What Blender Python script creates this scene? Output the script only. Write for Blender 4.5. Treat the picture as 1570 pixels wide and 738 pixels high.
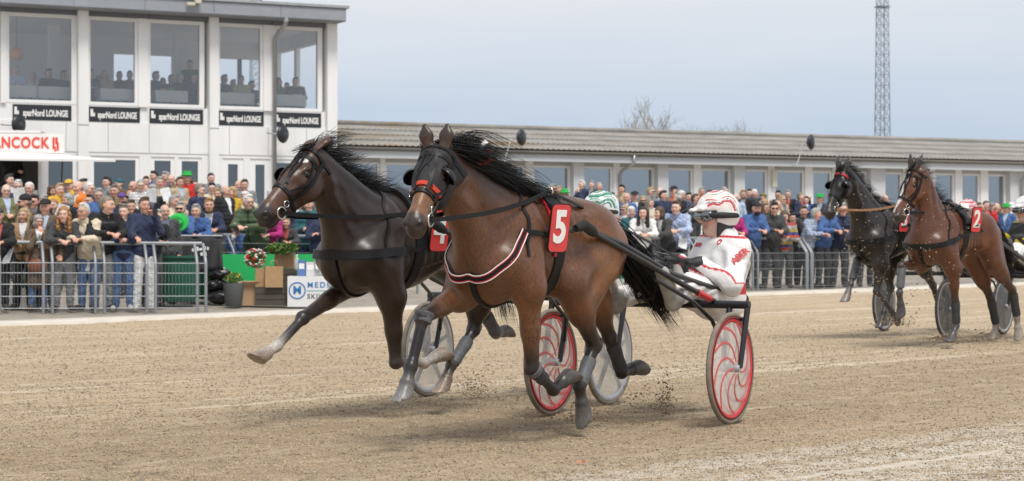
import bpy, bmesh, math, random
import numpy as np
from mathutils import Vector, Matrix
rng = np.random.default_rng(7); random.seed(7)
R = math.radians
for o in list(bpy.data.objects): bpy.data.objects.remove(o)
scene = bpy.context.scene
COL = scene.collection
# ------------------------------------------------------------------ camera
F, HC = 3000.0, 1.15            # focal length in photo pixels (1570 wide), camera height; horizon at photo row 372
cam_d = bpy.data.cameras.new('camera'); cam = bpy.data.objects.new('camera', cam_d); COL.objects.link(cam)
cam_d.sensor_width = 36; cam_d.lens = 36 * F / 1570; cam_d.clip_end = 6000; cam_d.clip_start = .1
cam_d.shift_y = 3 / 1570
cam.location = (0, 0, HC); cam.rotation_euler = (R(90), 0, 0)
cam_d.dof.use_dof = True; cam_d.dof.focus_distance = 12.0; cam_d.dof.aperture_fstop = 5.6
scene.camera = cam
# ------------------------------------------------------------------ world: bright overcast, a bluer band low over the horizon
SUN_EL, SUN_AZ = 60.0, 160.0     # azimuth clockwise from +Y: behind the camera, to the right
w = bpy.data.worlds.new('World'); scene.world = w; w.use_nodes = True
nt = w.node_tree; nt.nodes.clear()
def N(t, **kw):
    n = nt.nodes.new(t)
    for k, v in kw.items(): setattr(n, k, v)
    return n
sky = N('ShaderNodeTexSky', sky_type='NISHITA', sun_disc=False, sun_elevation=R(SUN_EL), sun_rotation=R(SUN_AZ))
sky.dust_density = 2.0; sky.ozone_density = 2.0
tc = N('ShaderNodeTexCoord'); sep = N('ShaderNodeSeparateXYZ'); nt.links.new(tc.outputs['Generated'], sep.inputs[0])
mp = N('ShaderNodeMapping'); mp.inputs['Scale'].default_value = (3.0, 3.0, 22.0); nt.links.new(tc.outputs['Generated'], mp.inputs[0])
nz = N('ShaderNodeTexNoise'); nz.inputs['Scale'].default_value = 1.6; nz.inputs['Detail'].default_value = 5; nz.inputs['Roughness'].default_value = .55
nt.links.new(mp.outputs[0], nz.inputs['Vector'])
el = N('ShaderNodeMapRange'); el.inputs[1].default_value = .045; el.inputs[2].default_value = .125; nt.links.new(sep.outputs[2], el.inputs[0])
ad = N('ShaderNodeMath', operation='MULTIPLY_ADD'); nt.links.new(nz.outputs[0], ad.inputs[0]); ad.inputs[1].default_value = .6; ad.inputs[2].default_value = -.3
sm = N('ShaderNodeMath', operation='ADD', use_clamp=True); nt.links.new(el.outputs[0], sm.inputs[0]); nt.links.new(ad.outputs[0], sm.inputs[1])
cl = N('ShaderNodeMix', data_type='RGBA'); cl.inputs['A'].default_value = (4.1, 5.05, 6.35, 1); cl.inputs['B'].default_value = (6.35, 6.55, 6.95, 1)
nt.links.new(sm.outputs[0], cl.inputs['Factor'])
mx = N('ShaderNodeMix', data_type='RGBA'); mx.inputs['Factor'].default_value = .9
nt.links.new(sky.outputs[0], mx.inputs['A']); nt.links.new(cl.outputs['Result'], mx.inputs['B'])
bg = N('ShaderNodeBackground'); bg.inputs[1].default_value = .098; nt.links.new(mx.outputs['Result'], bg.inputs[0])
wo = N('ShaderNodeOutputWorld'); nt.links.new(bg.outputs[0], wo.inputs[0])
sd = bpy.data.lights.new('sun', 'SUN'); sd.energy = 2.25; sd.angle = R(20); sd.color = (1, .96, .9)
so = bpy.data.objects.new('sun', sd); COL.objects.link(so)
so.rotation_euler = (R(90 - SUN_EL), 0, R(180 - SUN_AZ))
vs = scene.view_settings; vs.view_transform = 'Standard'; vs.look = 'None'; vs.exposure = .36; vs.gamma = 1; vs.use_curve_mapping = False
scene.render.engine = 'CYCLES'
# ------------------------------------------------------------------ helpers: materials
MATS = {}
def mat(name, col=(.5, .5, .5), rough=.6, metal=0., noise=0., nscale=20., bump=0., bscale=60., attr=None, objcol=False, spec=.5, sheen=0., coat=0., stretch=None, nsat=None, bdist=.01):
    """procedural principled material; colour from col, a vertex attribute or the object's own colour, broken up by noise"""
    if name in MATS: return MATS[name]
    m = bpy.data.materials.new(name); MATS[name] = m; m.use_nodes = True
    t = m.node_tree; b = t.nodes['Principled BSDF']
    b.inputs['Roughness'].default_value = rough; b.inputs['Metallic'].default_value = metal
    b.inputs['Specular IOR Level'].default_value = spec
    if sheen: b.inputs['Sheen Weight'].default_value = sheen; b.inputs['Sheen Roughness'].default_value = .4
    if coat: b.inputs['Coat Weight'].default_value = coat
    src = None
    if attr:
        a = t.nodes.new('ShaderNodeAttribute'); a.attribute_name = attr; src = a.outputs['Color']
    if objcol:
        oi = t.nodes.new('ShaderNodeObjectInfo')
        if src is not None:
            mm = t.nodes.new('ShaderNodeMix'); mm.data_type = 'RGBA'; mm.blend_type = 'MULTIPLY'; mm.inputs['Factor'].default_value = 1
            t.links.new(src, mm.inputs['A']); t.links.new(oi.outputs['Color'], mm.inputs['B']); src = mm.outputs['Result']
        else: src = oi.outputs['Color']
    if src is None:
        rgb = t.nodes.new('ShaderNodeRGB'); rgb.outputs[0].default_value = (*col, 1); src = rgb.outputs[0]
    tcn = t.nodes.new('ShaderNodeTexCoord'); vec = tcn.outputs['Object']
    if stretch:
        mpn = t.nodes.new('ShaderNodeMapping'); mpn.inputs['Scale'].default_value = stretch; t.links.new(vec, mpn.inputs[0]); vec = mpn.outputs[0]
    if noise:
        n = t.nodes.new('ShaderNodeTexNoise'); n.inputs['Scale'].default_value = nscale; n.inputs['Detail'].default_value = 6; n.inputs['Roughness'].default_value = .6
        t.links.new(vec, n.inputs['Vector'])
        mr = t.nodes.new('ShaderNodeMapRange'); mr.inputs[1].default_value = .25; mr.inputs[2].default_value = .75
        mr.inputs[3].default_value = 1 - noise; mr.inputs[4].default_value = 1 + noise; t.links.new(n.outputs[0], mr.inputs[0])
        h = t.nodes.new('ShaderNodeMix'); h.data_type = 'RGBA'; h.blend_type = 'MULTIPLY'; h.inputs['Factor'].default_value = 1
        cc = t.nodes.new('ShaderNodeCombineColor')
        for i in range(3): t.links.new(mr.outputs[0], cc.inputs[i])
        t.links.new(src, h.inputs['A']); t.links.new(cc.outputs[0], h.inputs['B']); src = h.outputs['Result']
    t.links.new(src, b.inputs['Base Color'])
    if bump:
        n2 = t.nodes.new('ShaderNodeTexNoise'); n2.inputs['Scale'].default_value = bscale; n2.inputs['Detail'].default_value = 4
        t.links.new(vec, n2.inputs['Vector'])
        bp = t.nodes.new('ShaderNodeBump'); bp.inputs['Strength'].default_value = bump; bp.inputs['Distance'].default_value = bdist
        t.links.new(n2.outputs[0], bp.inputs['Height']); t.links.new(bp.outputs[0], b.inputs['Normal'])
    return m
def glass(name, tint, refl, ior=1.45):
    """thin window glass: see-through tint mixed with a mirror reflection by the Fresnel law"""
    if name in MATS: return MATS[name]
    m = bpy.data.materials.new(name); MATS[name] = m; m.use_nodes = True; t = m.node_tree; t.nodes.clear()
    tr = t.nodes.new('ShaderNodeBsdfTransparent'); tr.inputs[0].default_value = (*tint, 1)
    gl = t.nodes.new('ShaderNodeBsdfGlossy'); gl.inputs['Roughness'].default_value = .02; gl.inputs[0].default_value = (.86, .86, .84, 1)
    fr = t.nodes.new('ShaderNodeFresnel'); fr.inputs[0].default_value = ior
    ma = t.nodes.new('ShaderNodeMath'); ma.operation = 'ADD'; ma.use_clamp = True; ma.inputs[1].default_value = refl; t.links.new(fr.outputs[0], ma.inputs[0])
    mi = t.nodes.new('ShaderNodeMixShader'); t.links.new(ma.outputs[0], mi.inputs[0]); t.links.new(tr.outputs[0], mi.inputs[1]); t.links.new(gl.outputs[0], mi.inputs[2])
    o = t.nodes.new('ShaderNodeOutputMaterial'); t.links.new(mi.outputs[0], o.inputs[0])
    return m
# ------------------------------------------------------------------ helpers: objects
def tag(o, label=None, cat=None, group=None, kind=None):
    if label: o['label'] = label
    if cat: o['category'] = cat
    if group: o['group'] = group
    if kind: o['kind'] = kind
    return o
def empty(name, loc, rz=0, parent=None):
    o = bpy.data.objects.new(name, None); COL.objects.link(o); o.location = loc; o.rotation_euler = (0, 0, rz); o.empty_display_size = .2
    if parent: o.parent = parent
    return o
def link(name, me, m=None, parent=None):
    o = bpy.data.objects.new(name, me); COL.objects.link(o)
    if m is not None and not me.materials: me.materials.append(m)
    if parent is not None: o.parent = parent
    return o
def mesh_np(name, V, Fq, smooth=True, col=None):
    """quads or triangles from numpy arrays"""
    me = bpy.data.meshes.new(name); V = np.asarray(V, np.float32); Fq = np.asarray(Fq, np.int32)
    n, k = Fq.shape
    me.vertices.add(len(V)); me.vertices.foreach_set('co', V.ravel())
    me.loops.add(n * k); me.loops.foreach_set('vertex_index', Fq.ravel())
    me.polygons.add(n); me.polygons.foreach_set('loop_start', np.arange(0, n * k, k, dtype=np.int32)); me.polygons.foreach_set('loop_total', np.full(n, k, np.int32))
    me.update(calc_edges=True)
    if smooth: me.polygons.foreach_set('use_smooth', np.ones(n, bool))
    if col is not None:
        a = me.color_attributes.new('col', 'FLOAT_COLOR', 'POINT'); c = np.ones((len(V), 4), np.float32); c[:, :3] = col; a.data.foreach_set('color', c.ravel())
    return me
class MB:
    """collects boxes, tubes, lathes into one mesh"""
    def __init__(s): s.v = []; s.f = []
    def add(s, V, Fc):
        n = len(s.v); s.v += [tuple(float(c) for c in p) for p in V]; s.f += [tuple(i + n for i in f) for f in Fc]; return s
    def box(s, x0, x1, y0, y1, z0, z1, M=None):
        V = [(x, y, z) for x in (x0, x1) for y in (y0, y1) for z in (z0, z1)]
        if M is not None: V = [tuple(M @ Vector(p)) for p in V]
        return s.add(V, [(0, 1, 3, 2), (4, 6, 7, 5), (0, 4, 5, 1), (2, 3, 7, 6), (0, 2, 6, 4), (1, 5, 7, 3)])
    def tube(s, P, r, n=10, cap=True, flat=None):
        P = [np.array(p, float) for p in P]; r = r if hasattr(r, '__len__') else [r] * len(P)
        T = [P[min(i + 1, len(P) - 1)] - P[max(i - 1, 0)] for i in range(len(P))]
        up = np.array([0, 0, 1.]) if abs(T[0][2]) < .9 * np.linalg.norm(T[0]) else np.array([1., 0, 0])
        V = []; 
        for p, t, rr in zip(P, T, r):
            t = t / (np.linalg.norm(t) + 1e-9); a = np.cross(t, up); a /= np.linalg.norm(a) + 1e-9; b = np.cross(a, t); up = b
            for k in range(n):
                q = 2 * math.pi * k / n; V.append(p + rr * (a * math.cos(q) + b * math.sin(q) * (flat or 1)))
        Fc = [(i * n + k, i * n + (k + 1) % n, (i + 1) * n + (k + 1) % n, (i + 1) * n + k) for i in range(len(P) - 1) for k in range(n)]
        if cap: Fc += [tuple(range(n - 1, -1, -1)), tuple((len(P) - 1) * n + k for k in range(n))]
        return s.add(V, Fc)
    def lathe(s, prof, M=None, n=24, closed=False):
        """profile (radius, height) turned round z"""
        V = [(r * math.cos(2 * math.pi * k / n), r * math.sin(2 * math.pi * k / n), z) for r, z in prof for k in range(n)]
        if M is not None: V = [tuple(M @ Vector(p)) for p in V]
        m = len(prof); Fc = [(i * n + k, i * n + (k + 1) % n, ((i + 1) % m) * n + (k + 1) % n, ((i + 1) % m) * n + k) for i in range(m if closed else m - 1) for k in range(n)]
        return s.add(V, Fc)
    def ribbon(s, P, Nn, wd, th):
        """strap of box section along P with outward normals Nn"""
        P = np.asarray(P, float); Nn = np.asarray(Nn, float); n = len(P)
        T = np.gradient(P, axis=0); T /= np.linalg.norm(T, axis=1)[:, None] + 1e-9
        B = np.cross(T, Nn); B /= np.linalg.norm(B, axis=1)[:, None] + 1e-9
        wd = np.broadcast_to(np.asarray(wd, float), (n,))[:, None]
        q = [P - B * wd / 2 - Nn * th * .3, P + B * wd / 2 - Nn * th * .3, P + B * wd / 2 * .96 + Nn * th * .7, P - B * wd / 2 * .96 + Nn * th * .7]
        V = np.stack(q, 1).reshape(-1, 3)
        Fc = [(i * 4 + k, i * 4 + (k + 1) % 4, (i + 1) * 4 + (k + 1) % 4, (i + 1) * 4 + k) for i in range(n - 1) for k in range(4)]
        Fc += [(3, 2, 1, 0), tuple((n - 1) * 4 + k for k in range(4))]
        return s.add(V, Fc)
    def mesh(s, name, smooth=False, bevel=0):
        me = bpy.data.meshes.new(name); me.from_pydata(s.v, [], s.f)
        bm = bmesh.new(); bm.from_mesh(me); bmesh.ops.recalc_face_normals(bm, faces=bm.faces)
        if bevel: bmesh.ops.bevel(bm, geom=[e for e in bm.edges if e.is_manifold and e.calc_face_angle() > .5], offset=bevel, segments=2, affect='EDGES', clamp_overlap=True)
        bm.to_mesh(me); bm.free()
        if smooth:
            for p in me.polygons: p.use_smooth = True
            if smooth == 'auto':
                me.set_sharp_from_angle(angle=R(40))
        return me
    def build(s, name, m, parent=None, smooth=False, bevel=0): return link(name, s.mesh(name, smooth, bevel), m, parent)
def text(name, body, size, m, parent=None, extrude=.002, bold=0., loc=(0, 0, 0), rot=(0, 0, 0), align='CENTER', sx=1., spacing=1.):
    c = bpy.data.curves.new(name, 'FONT'); c.body = body; c.size = size; c.extrude = extrude; c.offset = bold; c.align_x = align; c.align_y = 'CENTER'; c.space_character = spacing
    t = bpy.data.objects.new(name, c); COL.objects.link(t); dg = bpy.context.evaluated_depsgraph_get()
    me = bpy.data.meshes.new_from_object(t.evaluated_get(dg)); bpy.data.objects.remove(t)
    o = link(name, me, m, parent); o.location = loc; o.rotation_euler = rot; o.scale = (sx, 1, 1)
    return o
# ------------------------------------------------------------------ helpers: photo pixel -> place
def unp(px, py, P0, psi, lat):
    """the point on a vertical plane along heading psi, lat metres to the left of P0, seen at a photo pixel; local x forward, y left, z up"""
    d = np.array([-math.sin(psi), -math.cos(psi)]); l = np.array([math.cos(psi), -math.sin(psi)])
    r = np.array([(px - 785) / F, 1.0]); t, lx = np.linalg.solve(np.array([[r[0], -d[0]], [r[1], -d[1]]]), np.array(P0) + lat * l)
    return np.array([lx, lat, HC - (py - 372) * t / F])
def at(px, py, Y): return Vector(((px - 785) / F * Y, Y, HC - (py - 372) * Y / F))
# ------------------------------------------------------------------ helpers: smooth solid modelling (distance fields -> one continuous mesh)
class Solid:
    def __init__(s, k=.03): s.p = []; s.k = k
    def cone(s, a, b, ra, rb, c=None, k=None, sq=None):
        s.p.append(('c', np.array(a, float), np.array(b, float), ra, rb, c, k or s.k, sq)); return s
    def ell(s, c0, r, M=None, c=None, k=None):
        r = np.array(r, float) * np.ones(3); s.p.append(('e', np.array(c0, float), r, None if M is None else np.array(M, float), None, c, k or s.k, None)); return s
    def sub(s, c0, r, M=None, c=None, k=.01):
        r = np.array(r, float) * np.ones(3); s.p.append(('s', np.array(c0, float), r, None if M is None else np.array(M, float), None, c, k, None)); return s
    def hoof(s, a, b, ra, rb, c=None, plane=None):
        s.p.append(('h', np.array(a, float), np.array(b, float), ra, rb, c, .006, plane)); return s
    def dist(s, q, P):
        t = q[0]
        if t in 'ch':
            a, b, ra, rb = q[1:5]; ba = b - a; pa = P - a; L2 = ba @ ba + 1e-12; h0 = pa @ ba / L2; h = np.clip(h0, 0, 1)
            w = pa - h[..., None] * ba
            if q[7] is not None and t == 'c':
                ax, f = q[7]; w = w + (w @ ax)[..., None] * ax * (1 / f - 1)
            if t == 'c': return np.sqrt((w * w).sum(-1)) - (ra + (rb - ra) * h)
            L = math.sqrt(L2); w = pa - h0[..., None] * ba
            d = np.maximum(np.sqrt((w * w).sum(-1)) - (ra + (rb - ra) * h), np.maximum(h0 - 1, -h0) * L)
            return d if q[7] is None else np.maximum(d, (P - q[7][1]) @ q[7][0])
        p = P - q[1]
        if q[3] is not None: p = p @ q[3].T      # rows of M are the axes
        r = q[2]; k0 = np.sqrt(((p / r) ** 2).sum(-1)); k1 = np.sqrt(((p / r ** 2) ** 2).sum(-1)) + 1e-9
        return k0 * (k0 - 1) / k1
    def box(s, q):
        if q[0] in 'ch': m = max(q[3], q[4]) * (1 if q[7] is None or q[0] == 'h' else max(1, q[7][1])); return np.minimum(q[1], q[2]) - m, np.maximum(q[1], q[2]) + m
        m = q[2].max(); return q[1] - m, q[1] + m
    @staticmethod
    def blend(d, x, k, sub=False):
        if sub:
            x = -x; h = np.maximum(k - np.abs(d - x), 0) / k; return np.maximum(d, x) + h * h * k / 4
        h = np.maximum(k - np.abs(d - x), 0) / k; return np.minimum(d, x) - h * h * k / 4
    def eval(s, P):
        P = np.asarray(P, float); d = np.full(P.shape[:-1], 1.0)
        for q in s.p: d = s.blend(d, s.dist(q, P), q[6], q[0] == 's')
        return d
    def grad(s, P, e=.004):
        P = np.asarray(P, float); g = np.stack([s.eval(P + np.eye(3)[i] * e) - s.eval(P - np.eye(3)[i] * e) for i in range(3)], -1)
        return g / (np.linalg.norm(g, axis=-1)[..., None] + 1e-9)
    def snap(s, P, off=0., it=6):
        P = np.array(P, float)
        for _ in range(it):
            d = s.eval(P) - off; P = P - s.grad(P) * d[:, None] * .9
        return P, s.grad(P)
    def ring(s, c, a, b, rmax=.6, n=48, a0=0., a1=2 * math.pi, off=.0):
        """trace the surface round centre c in the plane of a and b"""
        c, a, b = (np.array(v, float) for v in (c, a, b)); q = np.linspace(a0, a1, n); D = np.cos(q)[:, None] * a + np.sin(q)[:, None] * b
        rs = np.linspace(rmax, .01, 120); out = []
        E = s.eval(c + D[:, None, :] * rs[None, :, None]) - off
        for i in range(n):
            j = np.argmax(E[i] < 0); j = max(j, 1); e0, e1 = E[i, j - 1], E[i, j]; t = e0 / (e0 - e1 + 1e-9); out.append(c + D[i] * (rs[j - 1] + (rs[j] - rs[j - 1]) * t))
        P = np.array(out); return P, s.grad(P)
    def grid(s, h, extra=None, pad=.04):
        bs = [s.box(q) for q in s.p if q[0] != 's']; lo = np.min([b[0] for b in bs], 0) - pad; hi = np.max([b[1] for b in bs], 0) + pad
        n = np.ceil((hi - lo) / h).astype(int) + 1; D = np.full(n, .2, np.float32)
        ax = [lo[i] + h * np.arange(n[i]) for i in range(3)]
        for q in s.p:
            b0, b1 = s.box(q); m = q[6] + 3 * h
            i0 = np.maximum(((b0 - m - lo) / h).astype(int), 0); i1 = np.minimum(((b1 + m - lo) / h).astype(int) + 2, n)
            if (i1 <= i0).any(): continue
            sl = tuple(slice(a, b) for a, b in zip(i0, i1))
            G = np.stack(np.meshgrid(*[ax[i][sl[i]] for i in range(3)], indexing='ij'), -1)
            D[sl] = s.blend(D[sl], s.dist(q, G), q[6], q[0] == 's')
        return D, lo, ax
    def mesh(s, name, h, post=None, colour=True, base=(1, 1, 1), cw=.012):
        D, lo, ax = s.grid(h)
        if post is not None:
            G = np.stack(np.meshgrid(*ax, indexing='ij'), -1); D = post(D, G)
        V, Q = nets(D, lo, h)
        col = None
        if colour:
            num = np.zeros((len(V), 3)); den = np.zeros((len(V), 1)) + 1e-9
            best = np.full(len(V), 9.)
            ds = []
            for q in s.p:
                if q[5] is None: ds.append(None); continue
                d = s.dist(q, V); d = np.abs(d) if q[0] == 's' else d; ds.append(d); best = np.minimum(best, d)
            for q, d in zip(s.p, ds):
                if d is None: continue
                wgt = np.exp(-np.clip((d - best) / cw, 0, 40))[:, None]; num += wgt * np.array(q[5])[None]; den += wgt
            col = np.where(den > 1e-6, num / den, np.array(base))
        return V, Q, col
def nets(D, lo, h):
    """naive surface nets"""
    ins = D < 0; nx, ny, nz_ = D.shape
    cnt = np.zeros((nx - 1, ny - 1, nz_ - 1), np.int8)
    for i in (0, 1):
        for j in (0, 1):
            for k in (0, 1): cnt += ins[i:nx - 1 + i, j:ny - 1 + j, k:nz_ - 1 + k]
    mask = (cnt > 0) & (cnt < 8); C = np.argwhere(mask); idx = np.full(mask.shape, -1, np.int32); idx[mask] = np.arange(len(C))
    acc = np.zeros((len(C), 3)); num = np.zeros(len(C))
    cor = [(i, j, k) for i in (0, 1) for j in (0, 1) for k in (0, 1)]
    val = {c: D[C[:, 0] + c[0], C[:, 1] + c[1], C[:, 2] + c[2]] for c in cor}
    for c in cor:
        for axx in range(3):
            if c[axx]: continue
            c2 = list(c); c2[axx] = 1; c2 = tuple(c2); a, b = val[c], val[c2]; m = (a < 0) != (b < 0)
            t = np.where(m, a / np.where(m, a - b, 1), 0); p = np.tile(np.array(c, float), (len(C), 1)); p[:, axx] += t
            acc[m] += p[m]; num[m] += 1
    V = (C + acc / np.maximum(num, 1)[:, None]) * h + lo
    Q = []
    for axx in range(3):
        u, v = [(1, 2), (2, 0), (0, 1)][axx]
        s0 = [slice(None)] * 3; s1 = [slice(None)] * 3; s0[axx] = slice(0, -1); s1[axx] = slice(1, None)
        A, B = ins[tuple(s0)], ins[tuple(s1)]; E = np.argwhere(A != B)
        ok = (E[:, u] > 0) & (E[:, v] > 0) & (E[:, u] < D.shape[u] - 1) & (E[:, v] < D.shape[v] - 1); E = E[ok]
        def cell(du, dv):
            e = E.copy(); e[:, u] -= du; e[:, v] -= dv; return idx[e[:, 0], e[:, 1], e[:, 2]]
        q = np.stack([cell(1, 1), cell(0, 1), cell(0, 0), cell(1, 0)], 1); fl = ~A[E[:, 0], E[:, 1], E[:, 2]]
        q[fl] = q[fl][:, ::-1]; Q.append(q)
    Q = np.concatenate(Q); return V, Q[(Q >= 0).all(1)]
# ------------------------------------------------------------------ shared materials
LEATHER = mat('black leather', (.008, .008, .009), .5, spec=.3, noise=.4, nscale=40, bump=.2, bscale=200, bdist=.002)
GREYBOOT = mat('grey leg boot', (.105, .11, .12), .6, noise=.35, nscale=30, bump=.3, bscale=80, bdist=.004)
DARKBOOT = mat('dark leg boot', (.03, .032, .036), .6, noise=.5, nscale=30, bump=.3, bscale=80, bdist=.004)
STEEL = mat('bright steel', (.75, .75, .73), .22, 1.)
HAIR_B = mat('black horse hair', (.007, .0065, .0065), .5, spec=.3, noise=.4, nscale=14)
REDPLATE = mat('red number plate', (.62, .045, .045), .45, noise=.12, nscale=8)
WHITEP = mat('white print', (.82, .82, .8), .5, noise=.05)
REDTRIM = mat('red trim', (.55, .02, .03), .5)
EYE = mat('horse eye', (.008, .006, .005), .06, spec=.8)
# ================================================================== ground, track and terrain
EA = np.array([-7.06, 27.0]); EV = np.array([13.06, 12.6]); EV = EV / np.linalg.norm(EV); EN = np.array([-EV[1], EV[0]])   # outer edge of the track and its outward normal
def edge_uv(x, y): return (x - EA[0]) * EV[0] + (y - EA[1]) * EV[1], (x - EA[0]) * EN[0] + (y - EA[1]) * EN[1]
def gz(x, y):
    """height of the ground: level track, then a gentle rise under the crowd up to the buildings"""
    u, e = edge_uv(np.asarray(x, float), np.asarray(y, float)); ze = .0066 * np.clip(u, 0, 60)
    tr = np.clip((e + 9) / 9, 0, 1); tr = tr * tr * (3 - 2 * tr) * ze
    out = ze + .03 * np.clip(e - 2, 0, 3) + .098 * np.clip(e - 5, 0, 11.0)
    return np.where(e < 0, tr, np.maximum(out, tr))
def sand():
    m = bpy.data.materials.new('raked sand'); m.use_nodes = True; t = m.node_tree; b = t.nodes['Principled BSDF']; b.inputs['Roughness'].default_value = .95; b.inputs['Specular IOR Level'].default_value = .15
    L = t.links.new
    def n(ty, **k):
        q = t.nodes.new(ty)
        for a, v_ in k.items():
            if a in q.inputs: q.inputs[a].default_value = v_
            else: setattr(q, a, v_)
        return q
    tcn = n('ShaderNodeTexCoord'); rot = n('ShaderNodeMapping'); rot.inputs['Rotation'].default_value = (0, 0, -math.atan2(EV[1], EV[0])); L(tcn.outputs['Object'], rot.inputs[0])
    st = n('ShaderNodeMapping'); st.inputs['Scale'].default_value = (.10, 2.4, 1); L(rot.outputs[0], st.inputs[0])      # harrow streaks along the track
    def noise(vec, sc, det=6, ro=.6):
        q = n('ShaderNodeTexNoise'); q.inputs['Scale'].default_value = sc; q.inputs['Detail'].default_value = det; q.inputs['Roughness'].default_value = ro; L(vec, q.inputs['Vector']); return q.outputs[0]
    def ramp(x, a, b_, lo, hi):
        q = n('ShaderNodeMapRange'); q.inputs[1].default_value = a; q.inputs[2].default_value = b_; q.inputs[3].default_value = lo; q.inputs[4].default_value = hi; L(x, q.inputs[0]); return q.outputs[0]
    def math_(op, a, b_):
        q = n('ShaderNodeMath'); q.operation = op
        for i, z in enumerate((a, b_)):
            if isinstance(z, (int, float)): q.inputs[i].default_value = z
            else: L(z, q.inputs[i])
        return q.outputs[0]
    def mix(f, a, b_):
        q = n('ShaderNodeMix'); q.data_type = 'RGBA'
        if isinstance(f, float): q.inputs['Factor'].default_value = f
        else: L(f, q.inputs['Factor'])
        for nm, z in (('A', a), ('B', b_)):
            if isinstance(z, tuple): q.inputs[nm].default_value = (*z, 1)
            else: L(z, q.inputs[nm])
        return q.outputs['Result']
    ob = tcn.outputs['Object']; s1 = noise(st.outputs[0], 1.6, 8, .62); big = noise(rot.outputs[0], .3, 5); gr = noise(ob, 26., 8, .72); gr2 = noise(ob, 70., 5, .75); mid_ = noise(ob, 6., 6, .65)
    c = mix(ramp(s1, .36, .64, 0., 1.), (.43, .335, .22), (.545, .44, .305)); c = mix(ramp(big, .42, .7, 0., .5), c, (.37, .28, .19))
    c = mix(ramp(mid_, .5, .72, 0., .4), c, (.40, .30, .20)); c = mix(ramp(gr, .52, .64, 0., .8), c, (.30, .21, .13)); c = mix(ramp(gr2, .52, .66, 0., .7), c, (.74, .60, .43)); c = mix(ramp(noise(ob, 34., 6, .7), .585, .68, 0., .85), c, (.16, .115, .075))
    sw = n('ShaderNodeMapping'); sw.inputs['Scale'].default_value = (.02, 1.5, 1); L(rot.outputs[0], sw.inputs[0]); s3 = noise(sw.outputs[0], 2.6, 5, .6); c = mix(math_('MULTIPLY', ramp(s3, .585, .62, 0., .8), ramp(noise(ob, 9., 6, .7), .35, .6, .2, 1.)), c, (.66, .575, .455))   # pale wheel lines
    sy = n('ShaderNodeSeparateXYZ'); L(rot.outputs[0], sy.inputs[0]); uo, eo = float(EA @ EV), float(EA @ EN)
    wv = math_('MULTIPLY', math_('SINE', math_('MULTIPLY', math_('SUBTRACT', sy.outputs[0], uo), .05), 0.), .35); fr_ = math_('FRACT', math_('DIVIDE', math_('ADD', math_('SUBTRACT', sy.outputs[1], eo), wv), 1.37), 0.); ab = math_('ABSOLUTE', math_('SUBTRACT', fr_, .5), 0.)
    c = mix(math_('MULTIPLY', ramp(ab, .028, .014, 0., .6), ramp(noise(st.outputs[0], 2.0, 5, .6), .42, .58, .0, 1.)), c, (.66, .55, .41))   # tyre lines pressed into the sand
    pz = math_('ADD', sy.outputs[1], math_('MULTIPLY', noise(st.outputs[0], 1.1, 6, .6), 3.2)); c = mix(math_('MULTIPLY', ramp(pz, 8.6, 7.7, 0., .9), ramp(noise(ob, 13., 6, .72), .38, .58, .15, 1.)), c, (.70, .645, .56))   # dry whitish sand on the inside
    dm = math_('ADD', sy.outputs[1], math_('MULTIPLY', noise(st.outputs[0], .8, 5, .6), 4.)); band = math_('MULTIPLY', ramp(dm, 9.0, 10.2, 0., 1.), ramp(dm, 13.6, 12.0, 0., 1.)); c = mix(math_('MULTIPLY', band, ramp(noise(ob, 3.5, 6, .7), .36, .62, .1, .75)), c, (.30, .225, .145))   # shade under the horses, painted as a darker band along the racing line
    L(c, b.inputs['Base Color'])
    hgt = math_('ADD', math_('MULTIPLY', gr, .6), math_('ADD', math_('MULTIPLY', gr2, .25), math_('MULTIPLY', mid_, .9)))
    bp = n('ShaderNodeBump'); bp.inputs['Strength'].default_value = .8; bp.inputs['Distance'].default_value = .045; L(hgt, bp.inputs['Height']); L(bp.outputs[0], b.inputs['Normal'])
    return m
def sheet(name, X, Y, m, dz=0., zf=None):
    Xg, Yg = np.asarray(X, float), np.asarray(Y, float); nx, ny = Xg.shape; Z = (gz(Xg, Yg) if zf is None else zf(Xg, Yg)) + dz
    V = np.stack([Xg, Yg, Z], -1).reshape(-1, 3); i = np.arange(nx * ny).reshape(nx, ny)
    Q = np.stack([i[:-1, :-1], i[1:, :-1], i[1:, 1:], i[:-1, 1:]], -1).reshape(-1, 4); me = mesh_np(name, V, Q); o = link(name, me, m); tag(o, kind='structure'); return o
us = np.concatenate([np.linspace(-2500, -120, 12), np.linspace(-100, 100, 81), np.linspace(120, 2500, 12)])
es = np.concatenate([np.linspace(-2500, -90, 12), np.linspace(-80, 30, 111), np.linspace(40, 2500, 14)])
UU, EE = np.meshgrid(us, es, indexing='ij'); GX = EA[0] + UU * EV[0] + EE * EN[0]; GY = EA[1] + UU * EV[1] + EE * EN[1]
GRAVEL = mat('gravel ground', (.33, .29, .235), .95, noise=.35, nscale=3., bump=.8, bscale=60, bdist=.03)
gnd = sheet('ground', GX, GY, GRAVEL, -.03)
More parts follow.
